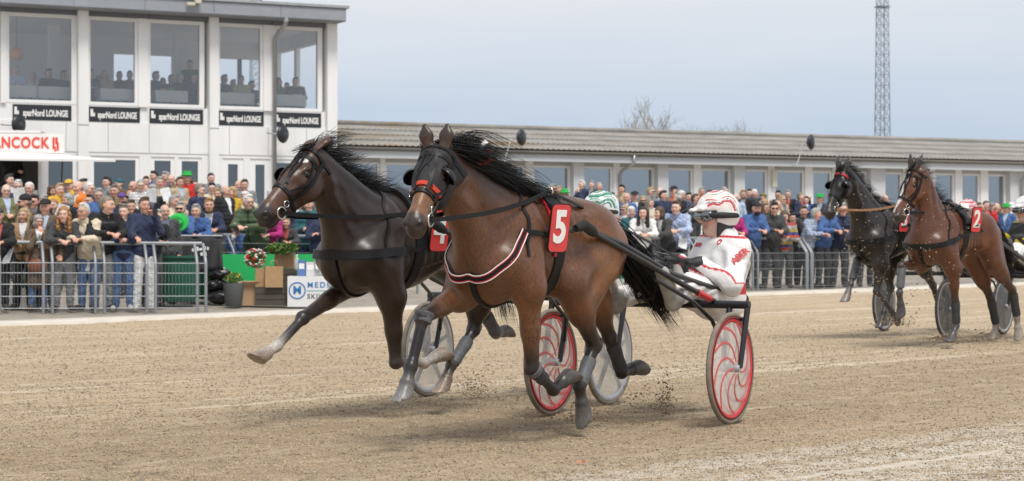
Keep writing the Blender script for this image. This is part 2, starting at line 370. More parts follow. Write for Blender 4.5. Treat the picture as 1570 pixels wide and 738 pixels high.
# track of raked sand, with real shallow ruts and hoof pits near the camera
ut = np.concatenate([np.linspace(-400, -45, 30), np.linspace(-44, 60, 900), np.linspace(62, 400, 30)]); et = np.concatenate([np.linspace(-60, -29, 12), np.linspace(-28.5, -.05, 520)])
UU, EE = np.meshgrid(ut, et, indexing='ij'); GX = EA[0] + UU * EV[0] + EE * EN[0]; GY = EA[1] + UU * EV[1] + EE * EN[1]
r0 = np.random.default_rng(11)
def vnoise(x, y, seed):
    r = np.random.default_rng(seed); T = r.random((256, 256)); xi = np.floor(x).astype(int); yi = np.floor(y).astype(int); fx = x - xi; fy = y - yi; fx = fx * fx * (3 - 2 * fx); fy = fy * fy * (3 - 2 * fy)
    a = T[xi % 256, yi % 256]; b_ = T[(xi + 1) % 256, yi % 256]; c = T[xi % 256, (yi + 1) % 256]; d = T[(xi + 1) % 256, (yi + 1) % 256]
    return (a * (1 - fx) + b_ * fx) * (1 - fy) + (c * (1 - fx) + d * fx) * fy - .5
def track_z(X, Y):
    u, e = edge_uv(X, Y); z = gz(X, Y) + .012 * vnoise(u * .5, e * 4.5, 1) + .008 * vnoise(u * .9, e * 11, 2) + .014 * vnoise(u * 5, e * 6, 3) + .010 * vnoise(u * 9, e * 15, 8)
    return z * 1.0 - .006
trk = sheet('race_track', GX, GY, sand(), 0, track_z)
# pale kerb strip along the outside of the track
ustr = np.linspace(-60, 90, 151); est = np.array([-.12, -.1, .95, .97])
UU, EE = np.meshgrid(ustr, est, indexing='ij'); GX = EA[0] + UU * EV[0] + EE * EN[0]; GY = EA[1] + UU * EV[1] + EE * EN[1]
sheet('edge_path', GX, GY, mat('pale sandy concrete', (.60, .545, .465), .9, noise=.14, nscale=2.5, bump=.4, bscale=40, bdist=.02), 0., lambda x, y: gz(x, y) + np.where((edge_uv(x, y)[1] < -.11) | (edge_uv(x, y)[1] > .96), -.05, .03))
# loose clods on the track (nobody could count them)
def clods(name, P, Sz, label, m, seed=1):
    r = np.random.default_rng(seed); base = np.array([(0, 0, 1), (.9, 0, .2), (-.3, .85, .2), (-.5, -.75, .2), (.35, .5, -.7), (.3, -.6, -.7), (-.8, .05, -.6)], float)
    Fb = np.array([(0, 1, 2), (0, 2, 3), (0, 3, 1), (1, 4, 2), (1, 5, 4), (2, 4, 6), (2, 6, 3), (3, 6, 5), (3, 5, 1), (4, 5, 6)])
    n = len(P); V = base[None] * (1 + .4 * r.normal(size=(n, 7, 1)) * .6) * Sz[:, None, None] * np.array([1, 1, .7]); a = r.uniform(0, 6.28, n); c, s_ = np.cos(a)[:, None], np.sin(a)[:, None]
    V = np.stack([V[..., 0] * c - V[..., 1] * s_, V[..., 0] * s_ + V[..., 1] * c, V[..., 2]], -1) + P[:, None, :]
    Fq = (Fb[None] + 7 * np.arange(n)[:, None, None]).reshape(-1, 3); cc_ = np.repeat((.5 + .85 * r.random(n))[:, None] * (1 + np.array([.12, .0, -.12]) * r.uniform(-1, 1, (n, 1))), 7, 0); o = link(name, mesh_np(name, V.reshape(-1, 3), Fq, False, cc_), m); tag(o, label, 'clods', None, 'stuff'); return o
CLOD = mat('damp sand clod', (.24, .175, .115), .95, noise=.4, nscale=14); CLODL = mat('dry sand clod', (.42, .33, .23), .95, noise=.3, nscale=14)
n = 7000; Yc = r0.uniform(8.6, 30, n) ** 1.0; Xc = (r0.uniform(-60, 1630, n) - 785) / F * Yc; e_ = edge_uv(Xc, Yc)[1]; k_ = e_ < -.3; Xc, Yc = Xc[k_], Yc[k_]
Zc = track_z(Xc, Yc) + .004; clods('loose_clods', np.stack([Xc, Yc, Zc], 1), .0025 + .0065 * r0.random(len(Xc)) ** 4, 'scattered small sand clods over the raked track', CLOD, 4)
n = 140000; py_ = 480 + 280 * r0.random(n) ** .75; Yc = F * HC / (py_ - 372); Xc = (r0.uniform(-60, 1630, n) - 785) / F * Yc; e_ = edge_uv(Xc, Yc)[1]; ln_ = np.abs(((e_ + .35 * np.sin(edge_uv(Xc, Yc)[0] * .05)) / 1.37) % 1 - .5) < .022; k_ = (e_ < -.2) & ~ln_; Xc, Yc = Xc[k_], Yc[k_]
lump = mat('sand crumb', attr='col', rough=.95, noise=.25, nscale=1.2)
_b = lump.node_tree.nodes['Principled BSDF']; _s = _b.inputs['Base Color'].links[0].from_socket; _m = lump.node_tree.nodes.new('ShaderNodeMix'); _m.data_type = 'RGBA'; _m.blend_type = 'MULTIPLY'; _m.inputs['Factor'].default_value = 1; _m.inputs['B'].default_value = (.395, .31, .208, 1); lump.node_tree.links.new(_s, _m.inputs['A']); lump.node_tree.links.new(_m.outputs['Result'], _b.inputs['Base Color'])
clods('sand_crumbs', np.stack([Xc, Yc, track_z(Xc, Yc) + .001], 1), (.003 + .0075 * r0.random(len(Xc)) ** 2.4) * np.clip(Yc / 13, .8, 1.6), 'fine crumbs of loosened sand covering the track', lump, 6)
# ================================================================== the two buildings
B0 = np.array([-5.04, 56.0]); BT = np.array([.898, .4405]); BT = BT / np.linalg.norm(BT); BANG = math.atan2(BT[1], BT[0]); BN = np.array([-BT[1], BT[0]])
GB = 1.30                                                     # level of the forecourt
def fac(px, py, off=0.):
    """photo pixel -> (along the facade, height) on the facade plane set back by off"""
    r = np.array([(px - 785) / F, 1.0]); A = np.array([[r[0], -BT[0]], [r[1], -BT[1]]]); t, a = np.linalg.solve(A, B0 + off * BN); return a, HC - (py - 372) * t / F
def fu(px, off=0.): return fac(px, 300, off)[0]
WALL = mat('white painted wall', (.82, .82, .815), .7, noise=.075, nscale=1.1, bump=.08, bscale=30, stretch=(1.6, 1.6, .35)); FRAME = mat('white window frame', (.84, .84, .835), .5, noise=.03)
PANEL = mat('slate grey fascia panel', (.17, .18, .205), .6, noise=.14, nscale=2.); FASC = mat('light grey fascia', (.30, .32, .355), .55, noise=.10, nscale=2.); ZINC = mat('zinc', (.42, .43, .44), .45, .6, noise=.15, nscale=6)
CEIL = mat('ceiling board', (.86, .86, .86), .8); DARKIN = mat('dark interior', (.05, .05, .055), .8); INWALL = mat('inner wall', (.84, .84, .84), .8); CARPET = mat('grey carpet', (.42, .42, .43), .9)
GL1 = glass('lounge glass', (.93, .94, .95), .09); GL2 = glass('shop glass', (.6, .63, .65), .16); BLACKB = mat('black sign board', (.022, .026, .034), .5, noise=.1)
tall = empty('grandstand', (B0[0], B0[1], 0), BANG); tag(tall, 'white two-storey grandstand with glazed lounge and grey flat roof', 'building')
def bb(name, x0, x1, y0, y1, z0, z1, m, par, bevel=.0): return MB().box(x0, x1, y0, y1, z0, z1).build(name, m, par, bevel=bevel)
XL = -16.0; ZS, ZT = 4.87, 7.17; D = 6.0                        # left end, sill and head of the lounge glazing, depth
bb('floor_slab', XL, -.1, .26, D, 4.12, 4.62, CARPET, tall); bb('ceiling', XL, -.1, .25, D, 7.34, 7.39, CEIL, tall)
rf = MB().box(XL - .5, .02, -.75, D + .4, 7.40, 7.76).build('roof', FASC, tall); MB().box(XL - .55, .10, -.82, D + .45, 7.765, 7.84).build('roof_edge', ZINC, rf)
for k in range(9): bb('fascia_panel', .01 - (k + 1) * 1.93, .01 - k * 1.93 - .012, -.775, -.752, 7.42, 7.74, FASC, rf)
for k in range(14): bb('panel_joint', -.9 - k * 1.14, -.885 - k * 1.14, -.004, .01, 3.61, 4.39, ZINC, tall)
cols = [(fu(118), fu(134)), (fu(319), fu(333)), (fu(499), fu(514.5))]
# upper wall band, and panels over the windows
bb('wall', XL, -.02, .0, .22, 3.60, 4.40, WALL, tall); bb('wall', XL, -.02, .03, .22, 4.403, ZS - .001, WALL, tall)
for a, b_ in ((XL, cols[0][0]), (cols[0][1], cols[1][0]), (cols[1][1], cols[2][0])):
    n_ = 1 if b_ - a < 3 else 2
    for k in range(n_): bb('head_panel', a + (b_ - a) * k / n_ + .01, a + (b_ - a) * (k + 1) / n_ - .01, -.02, .2, ZT + .1, 7.395, PANEL, tall)
for a, b_ in cols: bb('column', a, b_, -.16, .3, 1.2, 7.395, WALL, tall, .01); bb('column_joint', a - .004, b_ + .004, -.164, -.15, 4.30, 4.33, ZINC, tall)
bb('side_wall', -.18, -.0, .32, D, 1.2, ZS, WALL, tall); bb('side_wall', -.18, -.0, .32, D, 6.95, 7.39, WALL, tall); bb('side_wall', -.18, 0, D - .25, D - .01, ZS, 6.949, WALL, tall); bb('side_mullion', -.15, -.03, 2.9, 3.1, ZS, 6.949, INWALL, tall); bb('side_mullion', -.15, -.03, 4.6, 4.75, ZS, 6.949, INWALL, tall)
wins = [(-14, -4), (1.5, 118 - 3), (134, 212), (226, 311), (333, 404), (419, 492)]; SG = [None, (20, 110), (137, 215), (230, 312), (336, 405), (421.5, 493)]
for (p0, p1), sg in zip(wins, SG):
    a, b_ = fu(p0), fu(p1)
    if p0 == 1.5: a = fu(9)
    wn = empty('lounge_window', (0, 0, 0), parent=tall); fr = MB(); t_ = .09
    fr.box(a - .05, a + t_, .02, .16, ZS, ZT + .1).box(b_ - t_, b_ + .05, .02, .16, ZS, ZT + .1).box(a + t_, b_ - t_, .02, .16, ZS, ZS + t_).box(a + t_, b_ - t_, .02, .16, ZT, ZT + .1); fr.build('frame', FRAME, wn)
    bb('pane', a + t_, b_ - t_, .085, .095, ZS + t_, ZT, GL1, wn)
    if sg:
        s0, s1 = fu(sg[0], -.03), fu(sg[1], -.03); sb = bb('lounge_sign', s0, s1, .004, .028, 4.42, 4.83, BLACKB, tall); cx = (s0 + s1) / 2; sw = s1 - s0
        text('lettering', 'sparNord LOUNGE', .24, WHITEP, sb, .002, .009, (cx + .085 * sw / 1.55, .001, 4.60), (R(90), 0, 0), sx=sw / 1.55 * .60)
        lg = MB(); lg.box(s0 + .04, s0 + .11, .0, .003, 4.56, 4.76).box(s0 + .113, s0 + .16, .0, .003, 4.56, 4.66); lg.build('emblem', WHITEP, sb)
# wide white mullions between paired windows
for p0, p1 in ((1.5 - 1, 9), (212, 226), (404, 419)): bb('mullion', fu(p0), fu(p1), -.04, .2, ZS - .02, ZT + .1, FRAME, tall)
# back of the lounge: wall with a run of windows to the bright side
o1, o2, o3, o4 = fu(172, D), fu(262, D), fu(326, D), -.20
for a, b_ in ((XL + .1, o1), (o2, o3), (o4, -.19)): bb('back_wall', a, b_, D - .2, D, 4.62, 7.34, INWALL, tall)
for a, b_ in ((o1, o2), (o3, o4)):
    bb('back_wall', a + .001, b_ - .001, D - .2, D, 4.62, 5.0, INWALL, tall); bb('back_wall', a + .001, b_ - .001, D - .2, D, 6.85, 7.34, INWALL, tall); x = (a + b_) / 2; bb('back_mullion', x, x + .1, D - .18, D - .02, 5.0, 6.85, DARKIN, tall)
for a, b_ in cols[:2]: bb('inner_pillar', a + .0, a + .3, 3.2, 3.5, 4.62, 7.34, INWALL, tall)
# ground floor: glazing and doors
gz0, gz1 = 1.3, 3.50
for p0, p1, kind in ((60, 118, 'w'), (139, 214, 'w'), (232, 268, 'w'), (274, 310, 'w'), (342, 374, 'd'), (384, 415, 'd'), (420, 497, 'w')):
    a, b_ = fu(p0), fu(p1); g = empty('glass_door' if kind == 'd' else 'ground_window', (0, 0, 0), parent=tall); t_ = .10 if kind == 'w' else .16
    MB().box(a, a + t_, .05, .2, gz0, gz1).box(b_ - t_, b_, .05, .2, gz0, gz1).box(a + t_, b_ - t_, .05, .2, gz1 - t_, gz1).box(a + t_, b_ - t_, .05, .2, gz0, gz0 + .3).build('frame', FRAME, g)
    bb('pane', a + t_, b_ - t_, .11, .12, gz0 + .3, gz1 - t_, GL2, g)
    if kind == 'd': MB().tube([(b_ - .08, -.0, 2.1), (b_ - .08, -.0, 2.6)], .02).build('handle', ZINC, g)
for p0, p1 in ((134, 139), (214, 232), (268, 274), (310, 319), (333, 342), (374, 384), (415, 420)): bb('post', fu(p0), fu(p1), .02, .21, 1.2, gz1 + .0, WALL, tall)
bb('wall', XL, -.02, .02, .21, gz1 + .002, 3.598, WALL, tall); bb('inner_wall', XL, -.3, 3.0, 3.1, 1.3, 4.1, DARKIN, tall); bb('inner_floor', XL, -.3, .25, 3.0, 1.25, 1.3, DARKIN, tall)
# downpipe with swan neck
dp = fu(421, -.1); MB().tube([(dp + .12, -.7, 7.5), (dp + .12, -.68, 7.25), (dp + .02, -.25, 6.98), (dp, -.1, 6.85), (dp, -.1, 1.3)], .06, 10).build('downpipe', ZINC, tall, True)
MB().tube([(dp + .12, -.7, 7.3), (dp + .12, -.7, 7.46)], .08, 10).build('pipe_hopper', ZINC, tall, 'auto')
cx_ = fu(303, -.9); MB().box(cx_ - .08, cx_ + .08, -1.0, -.83, 7.66, 7.86).box(cx_ - .3, cx_ - .08, -.95, -.83, 7.60, 7.68).build('roof_bracket', mat('cream steel', (.6, .56, .45), .5), tall)
# ---- long low building
low = empty('low_building', (B0[0], B0[1], 0), BANG); tag(low, 'long low white building with corrugated grey roof and row of windows', 'building')
XR = 60.0; LO = .5                                             # right end, set back of its facade
def lu(px): return fu(px, LO)
zE = 3.96; zWT = 3.33
tiltz = fac(900, 255, LO)[1]
zWT = tiltz; zF1 = fac(900, 234, LO - .5)[1]; zF0 = fac(900, 249, LO - .5)[1]; zSof = fac(900, 249, LO)[1]
bb('fascia', .02, XR, LO - .5, LO - .42, zF0, zF1, mat('white grey fascia board', (.56, .58, .60), .6, noise=.06), low)
bb('head_beam', .02, XR, LO, LO + .2, zWT, zSof + .45, mat('grey head beam', (.44, .45, .46), .7, noise=.05), low); bb('soffit', .02, XR, LO - .42, LO - .001, zF0 + .02, zF0 + .06, FRAME, low)
# corrugated sheets: three overlapping courses with real corrugation
wl = .177; nw = int(XR / wl); xs = np.linspace(0.03, nw * wl, nw * 6 + 1); rr_ = .014 * np.sin(2 * math.pi * xs / wl)
ROOF = mat('weathered corrugated cement', (.285, .27, .245), .9, noise=.28, nscale=1.3, bump=.3, bscale=25, bdist=.02)
t = ROOF.node_tree; bs_ = t.nodes['Principled BSDF']; src = bs_.inputs['Base Color'].links[0].from_socket     # lichen and rust-brown streaks
nn = t.nodes.new('ShaderNodeTexNoise'); nn.inputs['Scale'].default_value = 1.0; nn.inputs['Detail'].default_value = 8; nn.inputs['Roughness'].default_value = .7
mm_ = t.nodes.new('ShaderNodeMapping'); mm_.inputs['Scale'].default_value = (.45, .9, 2); tt_ = t.nodes.new('ShaderNodeTexCoord'); t.links.new(tt_.outputs['Object'], mm_.inputs[0]); t.links.new(mm_.outputs[0], nn.inputs['Vector'])
sx_ = t.nodes.new('ShaderNodeSeparateXYZ'); t.links.new(tt_.outputs['Object'], sx_.inputs[0])
mr_ = t.nodes.new('ShaderNodeMapRange'); mr_.inputs[1].default_value = 26.; mr_.inputs[2].default_value = 2.; mr_.inputs[3].default_value = -.12; mr_.inputs[4].default_value = .06; t.links.new(sx_.outputs[0], mr_.inputs[0])
ad_ = t.nodes.new('ShaderNodeMath'); ad_.operation = 'ADD'; t.links.new(nn.outputs[0], ad_.inputs[0]); t.links.new(mr_.outputs[0], ad_.inputs[1])
r1_ = t.nodes.new('ShaderNodeMapRange'); r1_.inputs[1].default_value = .56; r1_.inputs[2].default_value = .63; r1_.inputs[4].default_value = .75; t.links.new(ad_.outputs[0], r1_.inputs[0])
mxx = t.nodes.new('ShaderNodeMix'); mxx.data_type = 'RGBA'; mxx.inputs['B'].default_value = (.27, .18, .09, 1); t.links.new(r1_.outputs[0], mxx.inputs['Factor']); t.links.new(src, mxx.inputs['A']); t.links.new(mxx.outputs['Result'], bs_.inputs['Base Color'])
rid = fac(900, 201, LO + 5.2); zR = rid[1]; yE, yR = LO - .62, LO + 5.2; zEv = fac(900, 230, yE)[1]
roof = empty('roof', (0, 0, 0), parent=low)
for c_ in range(4):
    f0, f1 = c_ / 4 - (.02 if c_ else 0), (c_ + 1) / 4; V = []
    for f, lift in ((f0, .02 if c_ else 0.), (f1, 0.)):
        for dz_ in (0, -.012): V.append(np.stack([xs, np.full_like(xs, yE + (yR - yE) * f), zEv + (zR - zEv) * f + rr_ + lift + dz_], 1))
    m_ = len(xs); V = np.concatenate(V); q = []
    for i0, i1 in ((0, 2), (3, 1), (1, 0), (2, 3)):
        i = np.arange(m_ - 1); q.append(np.stack([i0 * m_ + i, i0 * m_ + i + 1, i1 * m_ + i + 1, i1 * m_ + i], 1))
    link('sheet_course', mesh_np('course', V, np.concatenate(q), True), ROOF, roof)
MB().tube([(.03, yR, zR + .03), (nw * wl, yR, zR + .03)], .09, 8).build('ridge_cap', ROOF, roof, True)
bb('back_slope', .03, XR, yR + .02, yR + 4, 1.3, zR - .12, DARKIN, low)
MB().tube([(.03, LO - .56, zF1 - .03), (XR, LO - .56, zF1 - .03)], .055, 8).build('gutter', mat('dark gutter', (.16, .15, .13), .6), low, True)
pill = [(583, 590), (640, 648), (700, 708), (752, 771), (805, 817), (875, 891), (940, 950), (1004, 1020), (1063, 1074), (1121, 1137), (1177, 1187), (1234, 1245), (1276, 1287), (1330, 1352), (1384, 1392), (1425, 1433), (1464, 1474), (1503, 1514), (1543, 1564), (1600, 1608)]
PIL = mat('pale grey pillar', (.60, .61, .62), .7, noise=.06)
prev = lu(519)
GL3 = glass('low building glass', (.42, .47, .52), .42)
for i, (p0, p1) in enumerate(pill):
    a, b_ = lu(p0), lu(p1); wide = p1 - p0 > 13
    bb('pillar', a, b_, LO - (.2 if wide else .03), LO + .2, 1.25, zSof + (.05 if wide else -.003), FRAME if not wide else PIL, low)
    wn = empty('window', (0, 0, 0), parent=low); x0, x1 = prev + .005, a - .005; t_ = .07
    MB().box(x0, x0 + t_, LO + .03, LO + .16, 2.0, zWT - .002).box(x1 - t_, x1, LO + .03, LO + .16, 2.0, zWT - .002).box(x0 + t_, x1 - t_, LO + .03, LO + .16, zWT - t_, zWT - .002).box(x0 + t_, x1 - t_, LO + .03, LO + .16, 2.0, 2.0 + t_).build('frame', FRAME, wn)
    bb('pane', x0 + t_, x1 - t_, LO + .09, LO + .1, 2.07, zWT - t_, GL3, wn); prev = b_
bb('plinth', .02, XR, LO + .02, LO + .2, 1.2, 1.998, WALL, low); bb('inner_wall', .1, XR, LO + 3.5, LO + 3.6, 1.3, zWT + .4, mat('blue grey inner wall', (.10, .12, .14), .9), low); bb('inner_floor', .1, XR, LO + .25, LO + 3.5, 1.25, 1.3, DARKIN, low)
p9 = lu(948); MB().tube([(p9 + .25, LO - .56, zF1 - .05), (p9 + .25, LO - .54, zF0 - .02), (p9 + .02, LO - .2, zF0 - .22), (p9, LO - .1, zF0 - .35), (p9, LO - .1, 1.4)], .05, 8).build('downpipe', ZINC, low, True)
p9 = lu(1558); MB().tube([(p9, LO - .56, zF1 - .05), (p9, LO - .54, zF0 - .02), (p9, LO - .3, zF0 - .3), (p9, LO - .3, 1.4)], .05, 8).build('downpipe', ZINC, low, True)
bb('wall_lamp', lu(1183) - .05, lu(1183) + .12, LO - .15, LO - .035, zWT - .55, zWT - .02, mat('cream lamp box', (.66, .63, .52), .6), low)
# ---- round loudspeakers on brackets
SPK = mat('black speaker shell', (.02, .024, .03), .35, noise=.2)
def speaker(px, py, off, yaw, label, arm):
    a, z = fac(px, py, off); o = empty('loudspeaker', (*(B0 + BT * a + BN * off), z), BANG + R(yaw)); o.scale = (.82,) * 3; tag(o, label, 'loudspeaker', 'round loudspeakers along the facades')
    M = Matrix.Rotation(R(90), 4, 'X')
    MB().lathe([(.001, .10), (.12, .10), (.24, .075), (.30, .02), (.31, -.01), (.29, -.05), (.2, -.13), (.1, -.17), (.001, -.18)], M, 28).build('dish', SPK, o, True)
    MB().lathe([(.001, .112), (.07, .11), (.085, .10)], M, 20).build('driver_cap', mat('speaker cap', (.05, .055, .065), .4), o, True)
    MB().tube(arm, .022, 8).build('bracket', ZINC, o, True)
speaker(29, 191, -.55, 35, 'round black loudspeaker fixed above the kiosk sign', [(0, .1, 0), (-.05, .35, -.02), (-.25, .55, 0)])
speaker(434, 206, -.55, 35, 'round black loudspeaker beside the downpipe on the white wall', [(0, .1, 0), (-.05, .35, .02), (-.2, .55, .05)])
speaker(800, 211, -.75, 40, 'round black loudspeaker standing above the eave near red ribbon', [(0, .15, 0), (-.3, .3, -.1), (-.45, .5, -.9), (-.85, .65, -1.0)])
speaker(1244, 218, -.75, 40, 'round black loudspeaker standing above the eave between bare trees and mast', [(0, .15, 0), (-.12, .3, -.1), (-.2, .5, -.85), (-.45, .65, -.95)])
# ---- catering kiosk in front of the grandstand
kx, ky = at(50, 300, 47).x, 47.0; gk = float(gz(kx, ky))
kio = empty('food_kiosk', (kx, ky, gk), BANG * .3); tag(kio, 'white food kiosk with red lettered sign and raised flap awning', 'kiosk')
def kz(py): return at(0, py, 47).z - gk
KW = mat('white kiosk panel', (.78, .77, .74), .5, noise=.04); KR = mat('red kiosk lettering', (.72, .06, .03), .5)
def kxx(px): return (px - 50) / F * 47
MB().box(kxx(-60), kxx(98), -.02, .06, kz(236), kz(205)).build('sign_board', KW, kio, bevel=.01)
tx = text('sign_lettering', 'HANCOCK', .36, KR, kio, .006, .010, (kxx(25), -.03, kz(220)), (R(90), 0, R(0)), sx=.80, spacing=1.1)
em = MB(); e0 = kxx(84)
for dx, dz_, w_, h_ in ((-.04, .02, .05, .28), (.03, .08, .06, .16), (.06, -.06, .05, .2), (0, -.12, .04, .12)): em.box(e0 + dx - w_ / 2, e0 + dx + w_ / 2, -.03, -.024, kz(221) + dz_ - h_ / 2, kz(221) + dz_ + h_ / 2)
em.build('emblem', KR, kio)
aw = MB(); x0, x1 = kxx(-60), kxx(180); aw.add([(x0, -.05, kz(231)), (kxx(98), -.05, kz(237)), (x1, -1.25, kz(242) - .09), (x0, -1.3, kz(240) - .10)] + [(x0, -.05, kz(231) - .05), (kxx(98), -.05, kz(237) - .05), (x1, -1.25, kz(242) - .14), (x0, -1.3, kz(240) - .15)], [(0, 1, 2, 3), (7, 6, 5, 4), (0, 4, 5, 1), (1, 5, 6, 2), (2, 6, 7, 3), (3, 7, 4, 0)]); aw.build('awning', KW, kio)
MB().box(kxx(-60), kxx(62), .06, 1.9, kz(204), kz(200)).build('roof', KW, kio); MB().box(kxx(58), kxx(62), .06, 1.9, 0, kz(205)).build('side_panel', KW, kio); MB().box(kxx(-60), kxx(58), 1.7, 1.75, 0, kz(205)).build('back_panel', mat('kiosk inner panel', (.12, .115, .11), .7), kio)
MB().box(kxx(-60), kxx(57), .0, .3, 0, kz(292)).build('counter', KW, kio); MB().tube([(kxx(100), -.9, kz(243)), (kxx(93), .02, kz(292))], .018, 6).build('flap_strut', LEATHER_ := mat('black strut', (.02, .02, .02), .5), kio, True)
# ---- lattice masts behind the buildings
MSTEEL = mat('galvanised mast steel', (.27, .31, .36), .6, .2)
def mast(px, w_px0, w_px1, Y, top, label):
    X = (px - 785) / F * Y; o = empty('lattice_mast', (X, Y, 0), .35); tag(o, label, 'mast', 'lattice masts behind the buildings'); w0 = w_px0 * Y / F / 1.25 / 2; w1 = w_px1 * Y / F / 1.25 / 2
    def wz(z): return w0 + (w1 - w0) * z / top
    for sx, sy in ((1, 1), (1, -1), (-1, 1), (-1, -1)): MB().tube([(sx * wz(0), sy * wz(0), 0), (sx * wz(top), sy * wz(top), top)], .045, 6).build('leg', MSTEEL, o, True)
    mb = MB(); z = 0
    while z < top:
        st = 2 * wz(z) * 1.05; z2 = min(z + st, top); a, b_ = wz(z), wz(z2)
        for k in range(4):
            c = [(1, 1), (-1, 1), (-1, -1), (1, -1)]; p, q = c[k], c[(k + 1) % 4]
            mb.tube([(p[0] * a, p[1] * a, z), (q[0] * b_, q[1] * b_, z2)], .022, 4, False).tube([(q[0] * a, q[1] * a, z), (p[0] * b_, p[1] * b_, z2)], .022, 4, False).tube([(p[0] * b_, p[1] * b_, z2), (q[0] * b_, q[1] * b_, z2)], .02, 4, False)
        z = z2
    tag(mb.build('bracing', MSTEEL, o), kind='stuff')
    for zz in (top * .83,): MB().box(-wz(zz) - .15, wz(zz) + .15, -wz(zz) - .15, wz(zz) + .15, zz, zz + .08).build('platform', MSTEEL, o)
mast(1353, 25, 15, 170, 26, 'tall grey lattice mast rising behind the low building'); mast(393, 26, 16, 150, 24, 'grey lattice mast seen through the lounge windows')
# ---- bare trees behind the low roof
BARK = mat('pale winter bark', (.30, .25, .18), .9, noise=.3, nscale=5)
def bare_tree(px, Y, zt, spread, seed, label, zb=0.8, m=BARK):
    r = np.random.default_rng(seed); X = (px - 785) / F * Y; o = empty('bare_tree', (X, Y, zb - .1)); tag(o, label, 'tree', 'bare trees behind the low building'); H_ = zt - zb; tr = MB(); cr = MB()
    def grow(p, d, L, rad, lv):
        pts = [p]; dd = d
        for k in range(4): dd = nrm_(dd + r.normal(size=3) * .16 + np.array([0, 0, .05])); pts.append(pts[-1] + dd * L / 4)
        (tr if lv < 2 else cr).tube(pts, [rad * (1 - .11 * k) for k in range(5)], 5 if lv < 2 else 3, False)
        if lv >= 5: return
        for k in range(3 if lv < 2 else 4):
            a = r.uniform(0, 6.28); side = np.array([math.cos(a), math.sin(a), 0.]); nd = nrm_(dd * .75 + side * spread * r.uniform(.5, 1.1) + np.array([0, 0, .15])); grow(pts[r.integers(2, 5)], nd, L * r.uniform(.62, .82), rad * .6, lv + 1)
    def nrm_(v): return v / np.linalg.norm(v)
    for k in range(3): grow(np.array([r.normal() * .15, r.normal() * .15, 0.]), nrm_(np.array([r.normal() * .35, r.normal() * .2, 1.])), H_ * .42, .09, 0)
    tr.build('trunk', m, o, True); cr.build('crown', m, o, True)
bare_tree(942, 92, 6.5, .85, 4, 'broad bare tree with thin yellowish twigs above the roof'); bare_tree(988, 95, 7.3, .75, 8, 'tallest bare tree with upright twigs above the roof ridge'); bare_tree(1072, 98, 6.9, 1.0, 13, 'low bushy bare tree beside the tall one above the roof', m=mat('mossy bark', (.33, .29, .18), .9))
# ================================================================== horses
def coatmat(name, rough=.5):
    """short glossy hair: vertex colour, broken by fine streaks, muscle sheen and dust"""
    m = mat(name, attr='col', rough=rough, noise=.30, nscale=3.2, bump=.08, bscale=240, sheen=.0, spec=.45, bdist=.004, coat=.10)
    t = m.node_tree; b = t.nodes['Principled BSDF']; b.inputs['Coat Roughness'].default_value = .38
    n = t.nodes.new('ShaderNodeTexNoise'); n.inputs['Scale'].default_value = 130; n.inputs['Detail'].default_value = 6
    tcn = t.nodes.new('ShaderNodeTexCoord'); mpn = t.nodes.new('ShaderNodeMapping'); mpn.inputs['Scale'].default_value = (1, 1, .35)
    t.links.new(tcn.outputs['Object'], mpn.inputs[0]); t.links.new(mpn.outputs[0], n.inputs['Vector'])
    mr = t.nodes.new('ShaderNodeMapRange'); mr.inputs[1].default_value = .3; mr.inputs[2].default_value = .75; mr.inputs[3].default_value = rough - .05; mr.inputs[4].default_value = rough + .1
    t.links.new(n.outputs[0], mr.inputs[0]); t.links.new(mr.outputs[0], b.inputs['Roughness'])
    src = b.inputs['Base Color'].links[0].from_socket
    mr2 = t.nodes.new('ShaderNodeMapRange'); mr2.inputs[1].default_value = .3; mr2.inputs[2].default_value = .72; mr2.inputs[3].default_value = .9; mr2.inputs[4].default_value = 1.1
    t.links.new(n.outputs[0], mr2.inputs[0])
    cc = t.nodes.new('ShaderNodeCombineColor')
    for i in range(3): t.links.new(mr2.outputs[0], cc.inputs[i])
    h = t.nodes.new('ShaderNodeMix'); h.data_type = 'RGBA'; h.blend_type = 'MULTIPLY'; h.inputs['Factor'].default_value = 1
    t.links.new(src, h.inputs['A']); t.links.new(cc.outputs[0], h.inputs['B']); t.links.new(h.outputs['Result'], b.inputs['Base Color'])
    return m
def lerp(a, b, t): return np.asarray(a, float) * (1 - t) + np.asarray(b, float) * t
def nrm(v): v = np.asarray(v, float); return v / np.linalg.norm(v)
def mirror(v): v = np.array(v, float); v[1] *= -1; return v
def solve_nose(poll, px, py, P0, psi, L, guess=(-.3, .5)):
    best = None
    for lat in np.linspace(guess[0], guess[1], 81):
        q = unp(px, py, P0, psi, lat); e = abs(np.linalg.norm(q - poll) - L)
        if best is None or e < best[0]: best = (e, q)
    return best[1]
def hair_ribbons(roots, normals, gen, wid, seg=8, seed=1):
    """tapered strands; gen(i, root, normal) -> seg+1 points"""
    r = np.random.default_rng(seed); V = []; Q = []
    for i, (p, n) in enumerate(zip(roots, normals)):
        P = np.array(gen(i, p, n, r)); m = len(P); T = np.gradient(P, axis=0); T /= np.linalg.norm(T, axis=1)[:, None] + 1e-9
        a = r.normal(size=3); B = np.cross(T, a); B /= np.linalg.norm(B, axis=1)[:, None] + 1e-9
        ww = wid * (r.uniform(.5, 1.3)) * (1 - np.linspace(0, 1, m) ** 1.6 * .92)[:, None]; b0 = sum(len(x) for x in V)
        V.append(np.stack([P - B * ww / 2, P + B * ww / 2], 1).reshape(-1, 3))
        Q += [(b0 + 2 * k, b0 + 2 * k + 1, b0 + 2 * k + 3, b0 + 2 * k + 2) for k in range(m - 1)]
    return np.concatenate(V), Q
